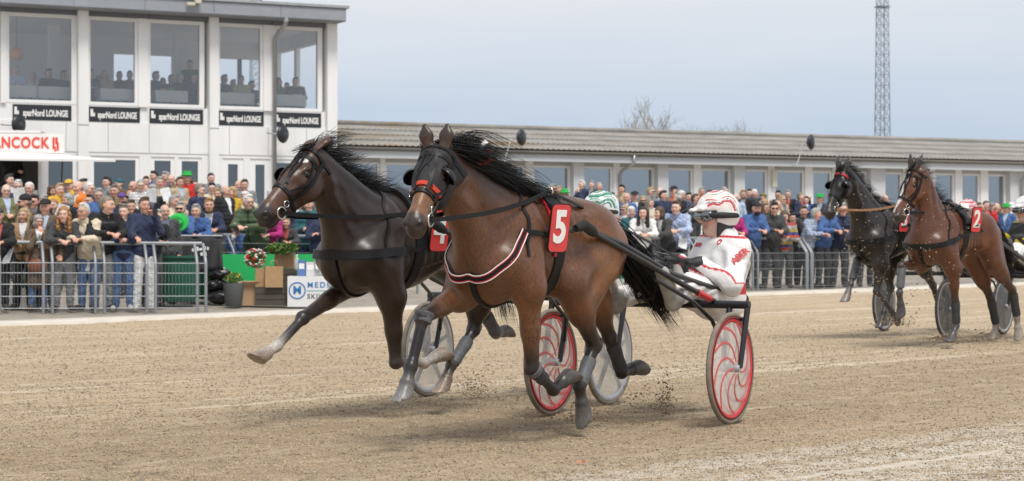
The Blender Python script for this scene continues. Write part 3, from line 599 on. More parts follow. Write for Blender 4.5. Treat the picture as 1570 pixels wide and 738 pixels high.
def put_hoof(S, f_, t_, c):
    a = nrm(t_ - f_); fd = nrm(np.array([-a[2], 0, a[0]])); n = nrm(a * .80 - fd * .60); s0 = t_ + a * .004; c0 = lerp(f_, t_, .5)
    S.hoof(c0 - fd * .004, c0 + a * .16 + fd * .008, .040, .064, c=c, plane=(n, s0)); S.ell(c0, (.044, .044, .03), np.stack([fd, np.cross(a, fd), a]), c=tuple(np.array(c) * .5), k=.01)
def horse(label, P0, psi_deg, K, C, vox, number=None, opts={}):
    """K: joints in the horse's own frame (x forward, y left, z up, origin on the ground under the saddle); C: colours"""
    psi = R(psi_deg); S = Solid(.05); co = C['coat']; dk = C.get('dark', co); leg = C['leg']; dz = K.get('dz', 0.)
    cxs = K.get('cx', -.07)
    def b(x, y, z): return np.array([x + cxs * min(max((x - .2) / .3, 0), 1), y, z + dz])     # cxs draws the chest back
    poll = K['poll']; nose = K['nose']; h = nrm(nose - poll); v = nrm(np.cross([0, 0, 1.], h)); roll = K.get('roll', 0.)
    u = np.cross(h, v); v, u = v * math.cos(roll) + u * math.sin(roll), u * math.cos(roll) - v * math.sin(roll)
    hs = K.get('hs', 1.)
    def hp(a, s_, c_): return poll + (h * a + v * s_ + u * c_) * hs
    M3 = np.stack([h, v, u])
    # trunk
    S.ell(b(.02, 0, 1.13), (.56, .238, .325), c=co, k=.08)
    S.ell(b(-.36, 0, 1.185), (.40, .238, .235), c=co, k=.08)
    S.ell(b(-.08, 0, 1.25), (.55, .17, .165), c=dk, k=.08)
    S.ell(b(.45, 0, 1.10), (.22, .165, .31), c=co, k=.08)
    S.cone(b(.36, 0, 1.375), b(-.02, 0, 1.345), .065, .075, c=dk, k=.09)
    S.ell(b(-.45, 0, 1.262), (.33, .19, .135), c=dk, k=.08)
    for s_ in (1, -1):
        S.ell(b(.555, .085 * s_, 1.0), (.115, .085, .14), c=co, k=.05)
        S.cone(b(.22, .125 * s_, 1.33), b(.49, .145 * s_, 1.06), .07, .092, c=co, k=.06)
        S.cone(b(.20, .155 * s_, 1.22), b(.30, .16 * s_, .98), .09, .09, c=co, k=.08)
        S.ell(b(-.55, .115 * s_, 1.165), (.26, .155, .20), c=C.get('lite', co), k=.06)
        S.cone(b(-.36, .19 * s_, 1.295), b(-.62, .14 * s_, 1.22), .055, .085, c=dk, k=.07)
        S.ell(b(.27, .21 * s_, 1.0), (.09, .05, .13), c=co, k=.04); S.ell(b(.535, .15 * s_, 1.04), (.055, .05, .065), c=C.get('lite', co), k=.07)
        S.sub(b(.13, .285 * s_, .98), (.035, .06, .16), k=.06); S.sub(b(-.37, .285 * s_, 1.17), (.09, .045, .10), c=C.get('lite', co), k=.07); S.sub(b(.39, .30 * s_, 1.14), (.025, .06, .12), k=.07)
        S.sub(b(-.71, .285 * s_, 1.05), (.03, .09, .2), k=.06); S.sub(b(-.30, .22 * s_, 1.37), (.1, .05, .05), k=.06)
    S.sub(b(.735, 0, 1.0), (.06, .02, .16), k=.05)
    # muscle masses that show under the skin
    for s_ in (1, -1):
        S.ell(b(.20, .185 * s_, 1.04), (.14, .055, .085), np.array([[.8, 0, .6], [0, 1, 0], [-.6, 0, .8]]), c=co, k=.02)
        S.cone(b(.26, .15 * s_, 1.33), b(.49, .175 * s_, 1.10), .04, .052, c=co, k=.02); S.cone(b(.57, .045 * s_, 1.09), b(.52, .09 * s_, .90), .055, .06, c=co, k=.018)
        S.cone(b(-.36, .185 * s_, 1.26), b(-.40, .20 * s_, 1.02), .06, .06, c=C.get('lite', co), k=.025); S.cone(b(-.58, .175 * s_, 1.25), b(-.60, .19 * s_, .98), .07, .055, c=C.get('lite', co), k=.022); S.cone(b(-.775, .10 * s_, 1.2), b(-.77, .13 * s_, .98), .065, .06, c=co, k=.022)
        for k_ in range(6): x_ = .0 - .075 * k_; S.cone(b(x_, .205 * s_, 1.30), b(x_ - .06, .215 * s_, .99 + .012 * k_), .026, .022, c=co, k=.035)
    # neck
    th = hp(.06, 0, -.15)
    mid = lerp(b(.24, 0, 1.36), poll, .5) + np.array([0, 0, K.get('arch', -.02)])
    S.cone(b(.24, 0, 1.36), mid, .10, .075, c=dk, k=.08); S.cone(mid, hp(-.02, 0, -.02), .075, .058, c=dk, k=.06)
    S.cone(b(.40, 0, 1.25), hp(.02, 0, -.08), .138, .076, c=co, k=.09)
    S.cone(b(.53, 0, 1.10), th, .122, .064, c=co, k=.09)
    for s_ in (1, -1):
        S.cone(b(.47, .115 * s_, 1.12), hp(.04, .055 * s_, -.085), .055, .034, c=co, k=.02); S.cone(b(.27, .075 * s_, 1.36), hp(-.01, .035 * s_, -.03), .06, .04, c=dk, k=.025)
        a_, b2 = b(.56, .13 * s_, 1.12), hp(.05, .07 * s_, -.13)
        for t_ in np.linspace(.3, .85, 9): S.sub(lerp(a_, b2, t_) + np.array([-.03, .05 * s_, 0]), (.03, .028, .03), k=.05)
    # head
    hc = C.get('head', co); mz = C.get('muzzle', (.03, .025, .022)); fc = C.get('face', hc)
    S.ell(hp(.05, 0, -.005), (.09, .07, .07), M3, c=hc, k=.03)
    S.cone(hp(.05, .02, .005), hp(.22, .035, -.005), .055, .042, c=hc, k=.03); S.cone(hp(.05, -.02, .005), hp(.22, -.035, -.005), .055, .042, c=hc, k=.03)
    S.cone(hp(.2, 0, .0), hp(.46, 0, -.018), .056, .037, c=fc, k=.04)
    S.cone(hp(.15, 0, -.06), hp(.44, 0, -.055), .072, .044, c=hc, k=.04)
    S.ell(hp(.50, 0, -.047), (.07, .054, .062), M3, c=C.get('nosecol', mz), k=.04)
    for s_ in (1, -1):
        S.ell(hp(.165, .05 * s_, -.10), (.115, .032, .095), M3, c=hc, k=.03)
        S.ell(hp(.155, .068 * s_, .012), (.04, .022, .022), M3, c=hc, k=.02)          # brow
        S.cone(hp(.21, .062 * s_, -.035), hp(.34, .04 * s_, -.04), .016, .012, c=hc, k=.03)   # facial crest
        S.ell(hp(.53, .038 * s_, -.026), (.04, .024, .03), M3, c=mz, k=.015)        # nostril wing
    S.ell(hp(.545, 0, -.075), (.035, .04, .034), M3, c=mz, k=.02)
    S.ell(hp(.50, 0, -.115), (.05, .034, .026), M3, c=mz, k=.012)
    S.cone(hp(.20, 0, -.145), hp(.47, 0, -.105), .045, .028, c=hc, k=.03)
    for s_ in (1, -1):
        S.sub(hp(.555, .046 * s_, -.026), (.022, .019, .017), M3, c=(.006, .004, .004), k=.010)
        S.sub(hp(.17, .083 * s_, -.012), (.026, .016, .019), M3, c=(.02, .015, .012), k=.008)
        et = K['ears'][0 if s_ > 0 else 1]; e0 = hp(-.005, .05 * s_, .045); e1 = e0 + nrm(et) * K.get('earl', .125) * hs; eax = nrm(np.cross(et, v))
        S.cone(e0, lerp(e0, e1, .45), .032, .042, c=C.get('ear', hc), k=.02, sq=(eax, .5)); S.cone(lerp(e0, e1, .45), e1, .042, .006, c=C.get('ear', hc), k=.01, sq=(eax, .5))
    ST = Solid(.05); ST.p = list(S.p)      # trunk, neck and head alone, for the collar
    # legs
    hoofs = C['hoof']; cann = {}
    for n_, s_ in (('LF', 1), ('RF', -1)):
        e, k_, f_, t_ = K[n_]; lc = leg[n_]
        S.cone(b(.50, .145 * s_, 1.03), e, .10, .082, c=co, k=.07); S.cone(b(.30, .15 * s_, 1.05), e, .10, .082, c=co, k=.07)
        S.cone(e, lerp(e, k_, .55), .082, .052, c=lc[0], k=.05); S.cone(lerp(e, k_, .5), k_, .054, .039, c=lc[1], k=.03)
        fw_ = nrm(np.cross(np.array([0, 1., 0]), k_ - e)); fw_ = fw_ if fw_[0] > 0 else -fw_; S.cone(lerp(e, k_, .08) + fw_ * .035, lerp(e, k_, .6) + fw_ * .014, .05, .03, c=C.get('lite', lc[0]), k=.015); S.cone(lerp(e, k_, .1) - fw_ * .03, lerp(e, k_, .65) - fw_ * .014, .042, .022, c=lc[0], k=.015)
        S.ell(k_, .046, c=lc[1], k=.018); S.ell(k_ + fw_ * .018, .03, c=lc[1], k=.01); S.cone(k_, f_, .030, .026, c=lc[2], k=.02)
        bk = nrm(np.cross(np.cross(f_ - k_, e - k_), f_ - k_)) if np.linalg.norm(np.cross(f_ - k_, e - k_)) > 1e-4 else np.array([-1., 0, 0])
        S.cone(lerp(k_, f_, .15) + np.array([-.018, 0, -.0]), lerp(k_, f_, .95) + np.array([-.016, 0, 0]), .02, .02, c=lc[2], k=.02)
        S.ell(f_, .039, c=lc[3], k=.02); cor = lerp(f_, t_, .52); S.cone(f_, cor, .03, .036, c=lc[3], k=.015); put_hoof(S, f_, t_, hoofs[n_]); cann[n_] = (k_, f_, t_)
    for n_, s_ in (('LH', 1), ('RH', -1)):
        st, hk, f_, t_ = K[n_]; lc = leg[n_]
        S.cone(b(-.50, .125 * s_, 1.2), st, .165, .105, c=co, k=.08)
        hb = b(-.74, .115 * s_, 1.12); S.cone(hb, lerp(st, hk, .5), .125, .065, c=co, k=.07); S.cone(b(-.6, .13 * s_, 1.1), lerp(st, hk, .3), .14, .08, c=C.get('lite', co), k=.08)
        S.cone(st, lerp(st, hk, .5), .10, .068, c=lc[0], k=.05); S.cone(lerp(st, hk, .45), hk, .068, .04, c=lc[1], k=.04)
        bend = nrm(lerp(st, f_, .5) - hk); S.ell(hk, .046, c=lc[1], k=.025); ph = hk - bend * .045 + nrm(hk - f_) * .035
        S.cone(hk, ph, .035, .024, c=lc[1], k=.025); S.cone(ph, lerp(st, hk, .55) - bend * .05, .018, .022, c=lc[1], k=.03)
        S.cone(hk, f_, .037, .031, c=lc[2], k=.02); S.cone(lerp(hk, f_, .15) - bend * .02, lerp(hk, f_, .95) - bend * .014, .021, .02, c=lc[2], k=.02)
        S.ell(f_, .04, c=lc[3], k=.02); cor = lerp(f_, t_, .52); S.cone(f_, cor, .031, .036, c=lc[3], k=.015); put_hoof(S, f_, t_, hoofs[n_]); cann[n_] = (hk, f_, t_)
    V, Q, col = S.mesh('horse', vox, base=co, cw=.03)
    # colour of markings painted by place on the head (natural coat markings)
    q = (V - poll) / hs; A, B_, Cc = q @ h, q @ v, q @ u
    if 'blaze' in C:
        bl = C['blaze']; wv = bl[2] * (1 + .3 * np.sin(A * 23)); m_ = (A > bl[0]) & (A < bl[1]) & (np.abs(B_ + .008 * np.sin(A * 17)) < wv) & (Cc > -.03); col[m_] = (.62, .58, .54)
    if 'patch' in C:
        for pa, pb, rr in C['patch']:
            m_ = ((A - pa) ** 2 + (B_ - pb) ** 2 + rr * .004 * np.sin(A * 90)) < rr * rr; m_ &= (Cc > -.02); col[m_] = (.6, .56, .52)
    if 'tan' in C:
        m_ = (A > .27) & (A < .49) & (Cc > -.10); wv = np.clip((A - .27) / .06, 0, 1)[:, None]; col = np.where(m_[:, None], col * (1 - wv) + np.array(C['tan']) * wv, col)
        m2 = (A > .46) & (A < .60); wv = np.clip((A - .46) / .05, 0, 1)[:, None]; col = np.where(m2[:, None], col * (1 - wv * .85) + np.array(mz) * wv * .85, col)
    o = link('horse', mesh_np('horse', V, Q, True, col), coatmat('horse coat', .35)); o.location = (P0[0], P0[1], 0); o.rotation_euler = (0, 0, math.atan2(-math.cos(psi), -math.sin(psi)))
    tag(o, label, 'horse', 'horses racing in harness')
    # eyes
    for s_ in (1, -1):
        e = link('eye', MB().lathe([(.0001, -.026), (.015, -.022), (.025, 0), (.015, .022), (.0001, .026)], Matrix.Translation(Vector(hp(.17, .066 * s_, -.012))), 12).mesh('eye', True), EYE, o)
    # mane
    rm = np.random.default_rng(3 + int(P0[1])); nm = 3 * opts.get('mane', 420); crest = [hp(.03, 0, .05), hp(-.04, 0, .06), mid + np.array([0, 0, .075]), b(.24, 0, 1.455), b(.12, 0, 1.43)]
    cp = np.array(crest); cp[2] += np.array([0, 0, K.get('crestz', 0.)]); seg_l = np.r_[0, np.cumsum(np.linalg.norm(np.diff(cp, axis=0), axis=1))]
    tt = rm.uniform(0, seg_l[-1], nm); roots = np.stack([np.interp(tt, seg_l, cp[:, i]) for i in range(3)], 1) + rm.normal(size=(nm, 3)) * (.006, .018, .008); roots[:, 2] -= .018
    wind = np.array(opts.get('wind', (-.9, .22, .12))); ml = opts.get('mane_len', .34)
    ncl = opts.get('clumps', 46); CLP = []
    for ci in range(ncl):
        r = np.random.default_rng(500 + ci); t0 = (ci + .5) / ncl * seg_l[-1]; p = np.array([np.interp(t0, seg_l, cp[:, i]) for i in range(3)]); L = ml * r.uniform(.55, 1.1)
        d0 = nrm(np.array([-.75, r.normal() * .3 + .25, .5 * opts.get('lift', 1.)])); d1 = nrm(wind + r.normal(size=3) * (.10, .20, .17)); ph = r.uniform(0, 6.28); pts = [p]; d = d0
        for k in range(11):
            t = (k + 1) / 11; d = nrm(d * .62 + d1 * .38 + np.array([0, 0, -.30 * t * opts.get('fall', 1.)]) + .16 * np.array([0, math.sin(t * 6 + ph), math.cos(t * 7 + ph * 1.3)])); pts.append(pts[-1] + d * L / 11)
        CLP.append((t0, np.array(pts)))
    def gm(i, p, n, r):
        ci = int(np.clip(tt[i] / seg_l[-1] * ncl + r.normal() * .7, 0, ncl - 1)); t0, base = CLP[ci]; k = np.linspace(0, 1, 12)[:, None]; f = r.uniform(.6, 1.0) if r.random() > .06 else 1.25
        off = p - base[0]; sp = r.normal(size=3) * np.array([.012, .02, .016]) * (3 if r.random() < .08 else 1); return p + (base - base[0]) * f - off * .55 * k ** .8 + sp * np.sin(k * 2.2)
    Vh, Qh = hair_ribbons(roots, roots, gm, .0042, seed=5); link('mane', mesh_np('mane', Vh, Qh), HAIR_B, o)
    if opts.get('forelock', True):
        fr = np.tile(hp(.0, 0, .065), (60, 1)) + rm.normal(size=(60, 3)) * .014
        def gf(i, p, n, r):
            d1 = nrm(h * .75 + np.array([-.2, 0, .2]) + v * r.normal() * .35 + u * .1); return [p + (d1 * t + u * .045 * math.sin(math.pi * t) + wind * .25 * t * t) * .17 * r.uniform(.5, 1.1) for t in np.linspace(0, 1, 7)]
        Vf, Qf = hair_ribbons(fr, fr, gf, .0045, seed=9); link('forelock', mesh_np('forelock', Vf, Qf), HAIR_B, o)
    if opts.get('bow'):
        p0 = lerp(poll, mid, .55) + np.array([-.02, .05, .075]); bw_ = empty('mane_bow', p0, parent=o)
        for k_, (dx, dy, dz_, m_) in enumerate(((-.16, .05, .05, REDTRIM), (-.10, .10, -.02, REDTRIM), (-.17, .02, .075, WHITEP))):
            pts = [np.array([dx, dy, dz_]) * t + np.array([0, 0, .02 * math.sin(t * 6 + k_)]) for t in np.linspace(0, 1, 8)]; MB().ribbon(pts, np.tile(nrm([.2, .7, .7]), (8, 1)), .035 - .01 * (k_ == 2), .003).build('ribbon_tail', m_, bw_, 'auto')
    # tail
    tp = K.get('tail') or [b(-.76, 0, 1.30), b(-.95, 0, 1.28), b(-1.15, 0, 1.10), b(-1.3, 0, .82), b(-1.4, 0, .55)]
    tp = np.array(tp); ntail = 2 * opts.get('tailn', 420)
    def curve(P, n):
        P = np.array(P); s_ = np.r_[0, np.cumsum(np.linalg.norm(np.diff(P, axis=0), axis=1))]; t_ = np.linspace(0, s_[-1], n); 
        Z = np.stack([np.interp(t_, s_, P[:, i]) for i in range(3)], 1)
        for _ in range(n // 8 + 1): Z[1:-1] = (Z[:-2] + 2 * Z[1:-1] + Z[2:]) / 4
        return Z
    tc_ = curve(tp, 12); rt = np.tile(tp[0], (ntail, 1))
    def gt(i, p, n, r):
        q_ = np.random.default_rng(900 + i % 34); c0 = r.normal(size=3) * .018; c1 = q_.normal(size=3) * .052 + r.normal(size=3) * .018; Lf = q_.uniform(.62, 1.0) * r.uniform(.85, 1.05); k = np.linspace(0, 1, 12)[:, None]
        Z = tc_[0] + (tc_ - tc_[0]) * Lf; return Z + c0 + c1 * np.sin(k * math.pi * .55) ** 1.2 + .012 * np.sin(k * 9 + i)
    Vt, Qt = hair_ribbons(rt, rt, gt, .008, seed=12); link('tail', mesh_np('tail', Vt, Qt), HAIR_B, o)
    # ---------------- harness
    hx, hy, hz = np.eye(3)
    mb = MB(); P, Nn = S.ring(b(.0, 0, 1.12), hy, hz, off=.004); mb.ribbon(P, Nn, .085, .012); mb.build('girth', LEATHER, o, 'auto')
    mb = MB(); P, Nn = S.ring(b(-.02, 0, 1.12), hy, hz, n=30, a0=R(28), a1=R(152), off=.012); mb.ribbon(P, Nn, .15, .022); sdl = mb.build('saddle_pad', LEATHER, o, 'auto')
    if opts.get('piping'):
        P, Nn = S.ring(b(.055, 0, 1.12), hy, hz, n=40, a0=R(-12), a1=R(192), off=.008); MB().ribbon(P, Nn, .022, .010).build('saddle_trim', REDTRIM, o, 'auto')
    top, tn = S.ring(b(0, 0, 1.12), hy, hz, n=3, a0=R(60), a1=R(120), off=.03); terret = []
    for k, tpnt in ((0, top[0]), (2, top[2])):
        mt = Matrix.Translation(Vector(tpnt + np.array([0, 0, .03]))) @ Matrix.Rotation(R(90), 4, 'Y')
        link('terret_ring', MB().lathe([(.022 + .005 * math.cos(a), .005 * math.sin(a)) for a in np.linspace(0, 6.283, 9)[:-1]], mt, 16, True).mesh('ring', True), STEEL, sdl); terret.append(tpnt + np.array([0, 0, .03]))
    # breast collar
    zc, zf = K.get('collar', (1.13, 1.0)); c0 = b(-.05, 0, zc) if not opts.get('necklace') else b(.40, 0, 1.23); fa = nrm(b(.68, 0, zf) - c0); P, Nn = (ST if opts.get('necklace') else S).ring(c0, fa, hy, rmax=1.1, n=56, a0=R(-84), a1=R(84), off=.005)
    if K.get('vee'): P = P - np.array([0, 0, 1.]) * (np.exp(-(P[:, 1] / .13) ** 2) * K['vee'])[:, None]; P, Nn = S.snap(P, .006, 3)
    bc = MB().ribbon(P, Nn, np.array([.03] * 10 + [.06] * 36 + [.03] * 10) if not opts.get('collar_w') else opts['collar_w'], .014).build('breast_collar', LEATHER, o, 'auto')
    if opts.get('piping'):
        T = np.gradient(P, axis=0); T /= np.linalg.norm(T, axis=1)[:, None]; Bn = np.cross(T, Nn)
        for sgn, mm, off in ((1, WHITEP, .021), (-1, WHITEP, .021), (1, REDTRIM, .0155), (-1, REDTRIM, .0155)):
            MB().ribbon(P + Bn * sgn * off + Nn * .0125, Nn, .005, .004).build('piping', mm, bc, 'auto')
    ctr = P[len(P) // 2]
    if opts.get('necklace'):
        for e_, s_ in ((P[-1], 1), (P[0], -1)):
            s_ = 1 if e_[1] > 0 else -1; q_ = curve(np.array([e_, b(.22, .25 * s_, 1.2), b(.0, .26 * s_, 1.17)]), 14); P2, N2 = S.snap(q_, .006); MB().ribbon(P2, N2, .028, .008).build('trace_strap', LEATHER, o, 'auto')
    pth = curve(np.array([ctr, b(.58, 0, .86), b(.42, 0, .78), b(.2, 0, .77), b(.02, 0, .78)]), 16); P2, N2 = S.snap(pth, .006); MB().ribbon(P2, N2, .035, .01).build('chest_strap', LEATHER, o, 'auto')
    for s_ in (1, -1):
        ns = curve(np.array([b(.44, .22 * s_, 1.06), b(.36, .2 * s_, 1.2), b(.27, .13 * s_, 1.36), b(.22, .0, 1.46)]), 18); P2, N2 = S.snap(ns, .005); MB().ribbon(P2, N2, .02, .006).build('neck_strap', LEATHER, o, 'auto')
        sp = curve(np.array([b(-.02, .05 * s_, 1.42), b(-.3, .03 * s_, 1.41), b(-.55, .02 * s_, 1.42), b(-.76, .0, 1.36)]), 20); P2, N2 = S.snap(sp, .004)
    MB().ribbon(P2, N2, .025, .006).build('back_strap', LEATHER, o, 'auto')
    # bridle
    br = empty('bridle', (0, 0, 0), parent=o)
    SO = .013 if opts.get('hood') else .005
    def strap(pts, w, name='bridle_strap', m=LEATHER, off=None, n=18, th=.006, snap=True):
        P, Nn = S.snap(curve(np.array(pts), n), SO); return MB().ribbon(P, Nn, w, th).build(name, m, br, 'auto')
    SO = .011 if opts.get('hood') else .005; P, Nn = S.ring(hp(.335, 0, -.05), v, u, rmax=.2, n=40, off=.004); MB().ribbon(P, Nn, .026, .007).build('noseband', LEATHER, br, 'auto')
    if opts.get('redband'):
        P, Nn = S.ring(hp(.29, 0, -.05), v, u, rmax=.2, n=30, a0=R(-5), a1=R(185), off=.005); MB().ribbon(P, Nn, .026, .010).build('shadow_roll', mat('red fleece', (.5, .05, .03), .9, bump=.4, bscale=120), br, 'auto')
    P, Nn = S.ring(hp(.03, 0, -.04), v, nrm(u), rmax=.17, n=40, a0=R(-38), a1=R(218), off=SO); MB().ribbon(P, Nn, .024, .006).build('crown_strap', LEATHER, br, 'auto')
    P, Nn = S.ring(hp(.085, 0, -.03), v, u, rmax=.22, n=30, a0=R(0), a1=R(180), off=SO); MB().ribbon(P, Nn, .024, .006).build('browband', C.get('browmat', LEATHER), br, 'auto')
    bits = []
    for s_ in (1, -1):
        strap([hp(.04, .085 * s_, -.04), hp(.16, .095 * s_, -.075), hp(.3, .075 * s_, -.085), hp(.42, .055 * s_, -.09)], .024)
        strap([hp(.06, .03 * s_, .07), hp(.18, .045 * s_, .05), hp(.33, .03 * s_, .03)], .018)
        strap([hp(.08, .02 * s_, .07), hp(.2, -.02 * s_, .055), hp(.3, -.045 * s_, .02)], .014)
        strap([hp(.085, .08 * s_, -.0), hp(.2, .085 * s_, -.06), hp(.335, .055 * s_, -.02)], .018)
        bp_ = S.snap(np.array([hp(.435, .055 * s_, -.09)]), .012)[0][0]; bits.append(bp_)
        mt = Matrix.Translation(Vector(bp_)) @ Matrix(np.stack([h, u, v], 1).tolist()).to_4x4()
        link('bit_ring', MB().lathe([(.036 + .005 * math.cos(a), .005 * math.sin(a)) for a in np.linspace(0, 6.283, 9)[:-1]], mt, 20, True).mesh('ring', True), STEEL, br)
        mt2 = Matrix.Translation(Vector(bp_ + h * -.06 * hs + u * .02)) @ Matrix(np.stack([h, u, v], 1).tolist()).to_4x4()
        link('bit_ring', MB().lathe([(.02 + .004 * math.cos(a), .004 * math.sin(a)) for a in np.linspace(0, 6.283, 9)[:-1]], mt2, 16, True).mesh('ring', True), STEEL, br)
        if opts.get('blinkers', True) and not (s_ > 0 and opts.get('blinkers') == 'off'):
            # open cup that stands off behind the eye
            prof = [(.058 * math.sin(t), -.05 * math.cos(t) + .05) for t in np.linspace(.02, 1.45, 8)]; prof += [(r_ - .004, z_ + .003) for r_, z_ in prof[::-1]]
            cm = nrm(v * s_ * .75 - h * .45 + u * .15); ax1 = nrm(np.cross(cm, h)); ax2 = np.cross(ax1, cm)
            z_in = -nrm(v * s_ * .55 - h * .75 + u * .1); a1 = nrm(np.cross(z_in, u)); a2 = np.cross(z_in, a1)
            mt3 = Matrix.Translation(Vector(hp(.145, .125 * s_, -.005))) @ Matrix(np.stack([a1, a2, z_in], 1).tolist()).to_4x4() @ Matrix.Scale(hs, 4)
            link('blinker', MB().lathe(prof, mt3, 20, True).mesh('blinker', True), mat('blinker plastic', (.012, .012, .013), .28), br)
    if opts.get('hood'):
        S2 = Solid(.03); S2.p = [q for q in S.p if np.linalg.norm(q[1] - poll) < .75 and q[0] != 's' or q[0] == 's']
        def post(D, G):
            q = (G - poll) / hs; a_, s2, c2 = q @ h, q @ v, q @ u; d = D - .010
            reg = np.maximum.reduce([a_ - .30 + np.abs(s2) * .25, -.015 - a_, -.16 - c2 + 0 * a_]); d = np.maximum(d, reg); d = np.maximum(d, -(D + .02))
            for s_ in (1, -1):
                eh = np.sqrt(((a_ - .165) / 1.25) ** 2 + ((s2 - .085 * s_)) ** 2 + (c2 + .008) ** 2) - .043; d = np.maximum(d, -eh)
                ee = np.sqrt(((a_ + .0)) ** 2 + (s2 - .05 * s_) ** 2 + ((c2 - .08) * .7) ** 2) - .042; d = np.maximum(d, -ee)
            return d
        bx = [q for q in S2.p]; S3 = Solid(.03)
        S3.p = [q for q in S.p if (q[0] in 'es' and np.linalg.norm(q[1] - hp(.2, 0, -.05)) < .45) or (q[0] == 'c' and min(np.linalg.norm(q[1] - hp(.2, 0, -.05)), np.linalg.norm(q[2] - hp(.2, 0, -.05))) < .42)]
        Vd, Qd, _ = S3.mesh('hood', .009, post, False); link('hood', mesh_np('hood', Vd, Qd), mat('black hood cloth', (.018, .016, .018), .75, noise=.25, nscale=30, bump=.3, bscale=150, bdist=.003), br)
    # reins from the bit to the terrets
    for i, s_ in enumerate((1, -1)):
        a_, b_ = bits[i], terret[0 if i == 0 else 1]
        if opts.get('rein_out'): b_ = b(.02, .25 * s_, 1.33)
        pts = [a_ + (b_ - a_) * t + np.array([0, 0, -.03 * math.sin(math.pi * t)]) + np.array([0, .04 * s_ * math.sin(math.pi * t), 0]) for t in np.linspace(0, 1, 14)]
        side = np.tile(np.array([0, s_, 0.]), (14, 1)); MB().ribbon(pts, side, .026, .007).build('rein', C.get('reinmat', LEATHER), o, 'auto')
    # check rein along the crest
    pts = curve(np.array([hp(-.02, 0, .075), mid + np.array([0, 0, .11]), b(.25, 0, 1.5), b(.02, 0, 1.46)]), 14); MB().tube(pts, .006, 6).build('check_rein', LEATHER, o, True)
    # number plate on the left of the saddle
    if number:
        c_ = K['plate']; 
        wd, ht, cr = .165, .27, .03; pl = []
        for cx, cz, q0 in ((1, 1, 0), (-1, 1, 90), (-1, -1, 180), (1, -1, 270)):
            for a in np.linspace(q0, q0 + 90, 5): pl.append((cx * (wd / 2 - cr) + cr * math.cos(R(a)), cz * (ht / 2 - cr) + cr * math.sin(R(a))))
        def plate(name, sc, t0, t1, m, par):
            n = len(pl); V_ = [(x * sc[0], t0, z * sc[1]) for x, z in pl] + [(x * sc[0], t1, z * sc[1]) for x, z in pl]
            return MB().add(V_, [tuple(range(n)), tuple(range(2 * n - 1, n - 1, -1))] + [(k, (k + 1) % n, n + (k + 1) % n, n + k) for k in range(n)]).build(name, m, par)
        hold = empty('number_plate', c_, parent=o); hold.rotation_euler = (R(-8), 0, R(K.get('plateyaw', -6)))
        plate('plate_edge', (1.07, 1.05), -.004, .004, LEATHER, hold); plate('plate_face', (1, 1), .0045, .007, REDPLATE, hold)
        text('number', number, .255, WHITEP, hold, .0015, .008, (0, .0095, -.0), (R(90), 0, R(180)), sx=.92)
    # leg boots
    for n_, t0, t1, r0, r1, m in opts.get('boots', []):
        k_, f_, t_ = cann[n_]; a_, b_ = (k_, f_) if t1 <= 1.2 else (k_, f_); pts = [lerp(a_, b_, t0 + (t1 - t0) * t) for t in np.linspace(0, 1, 6)]
        sw = [1.0, 1.08, 1.0, .97, 1.05, .98]; MB().tube([p + np.array([-.008, 0, 0]) for p in pts], [(r0 + (r1 - r0) * t) * s2 for t, s2 in zip(np.linspace(0, 1, 6), sw)], 14).build('leg_boot', m, o, 'auto')
    o_info = dict(obj=o, S=S, b=b, hp=hp, terret=terret, cann=cann, psi=psi, P0=P0)
    return o_info
def U(P0, psi_deg): return lambda x, y, lat: unp(x, y, P0, R(psi_deg), lat)
BAY, BAYD = (.112, .045, .019), (.034, .0165, .010)
BLK = (.016, .014, .014); GRH = (.22, .21, .20)
def legc(top, knee, can, pas): return [top, knee, can, pas]
# ---- number 5, the near horse
P5, A5 = (.075, 11.4), 34; u5 = U(P5, A5)
poll5 = u5(672, 236, 0.02); nose5 = solve_nose(poll5, 628, 347, P5, R(A5), .58)
K5 = dict(cx=-.11, poll=poll5, nose=nose5, ears=[np.array([-.12, .05, 1.0]), np.array([.02, -.18, 1.0])],
  LF=[u5(810, 442, .19), u5(816, 566, .16), u5(848, 598, .16), u5(878, 572, .16)], RF=[u5(706, 452, -.17), u5(648, 487, -.15), u5(630, 562, -.15), u5(619, 610, -.15)],
  LH=[u5(872, 432, .2), u5(911, 530, .15), u5(888, 592, .15), u5(896, 640, .15)], RH=[u5(906, 440, -.17), u5(935, 518, -.15), u5(953, 572, -.15), u5(984, 561, -.15)],
  collar=(1.17, .94), plate=u5(857, 350, .30), earl=.14,
  tail=[np.array([-.77, 0, 1.31]), np.array([-.92, 0, 1.27]), np.array([-1.05, .04, 1.12]), np.array([-1.22, .1, .92]), np.array([-1.42, .12, .72]), np.array([-1.55, .12, .62])])
dl = (.05, .026, .017)
C5 = dict(coat=BAY, dark=BAYD, lite=(.27, .108, .040), head=(.10, .045, .022), muzzle=(.035, .024, .02), tan=(.19, .085, .035), ear=(.035, .022, .018),  # lite: paler coat on thighs, flanks and forearms, with warm highlights painted in
  leg={k: legc(BAY if k != 'RF' else (.11, .05, .026), (.024, .015, .012), (.011, .010, .010), (.013, .012, .012)) for k in ('LF', 'RF', 'LH', 'RH')}, hoof=dict(LF=(.12, .11, .10), RF=GRH, LH=(.14, .13, .12), RH=(.13, .12, .11)))
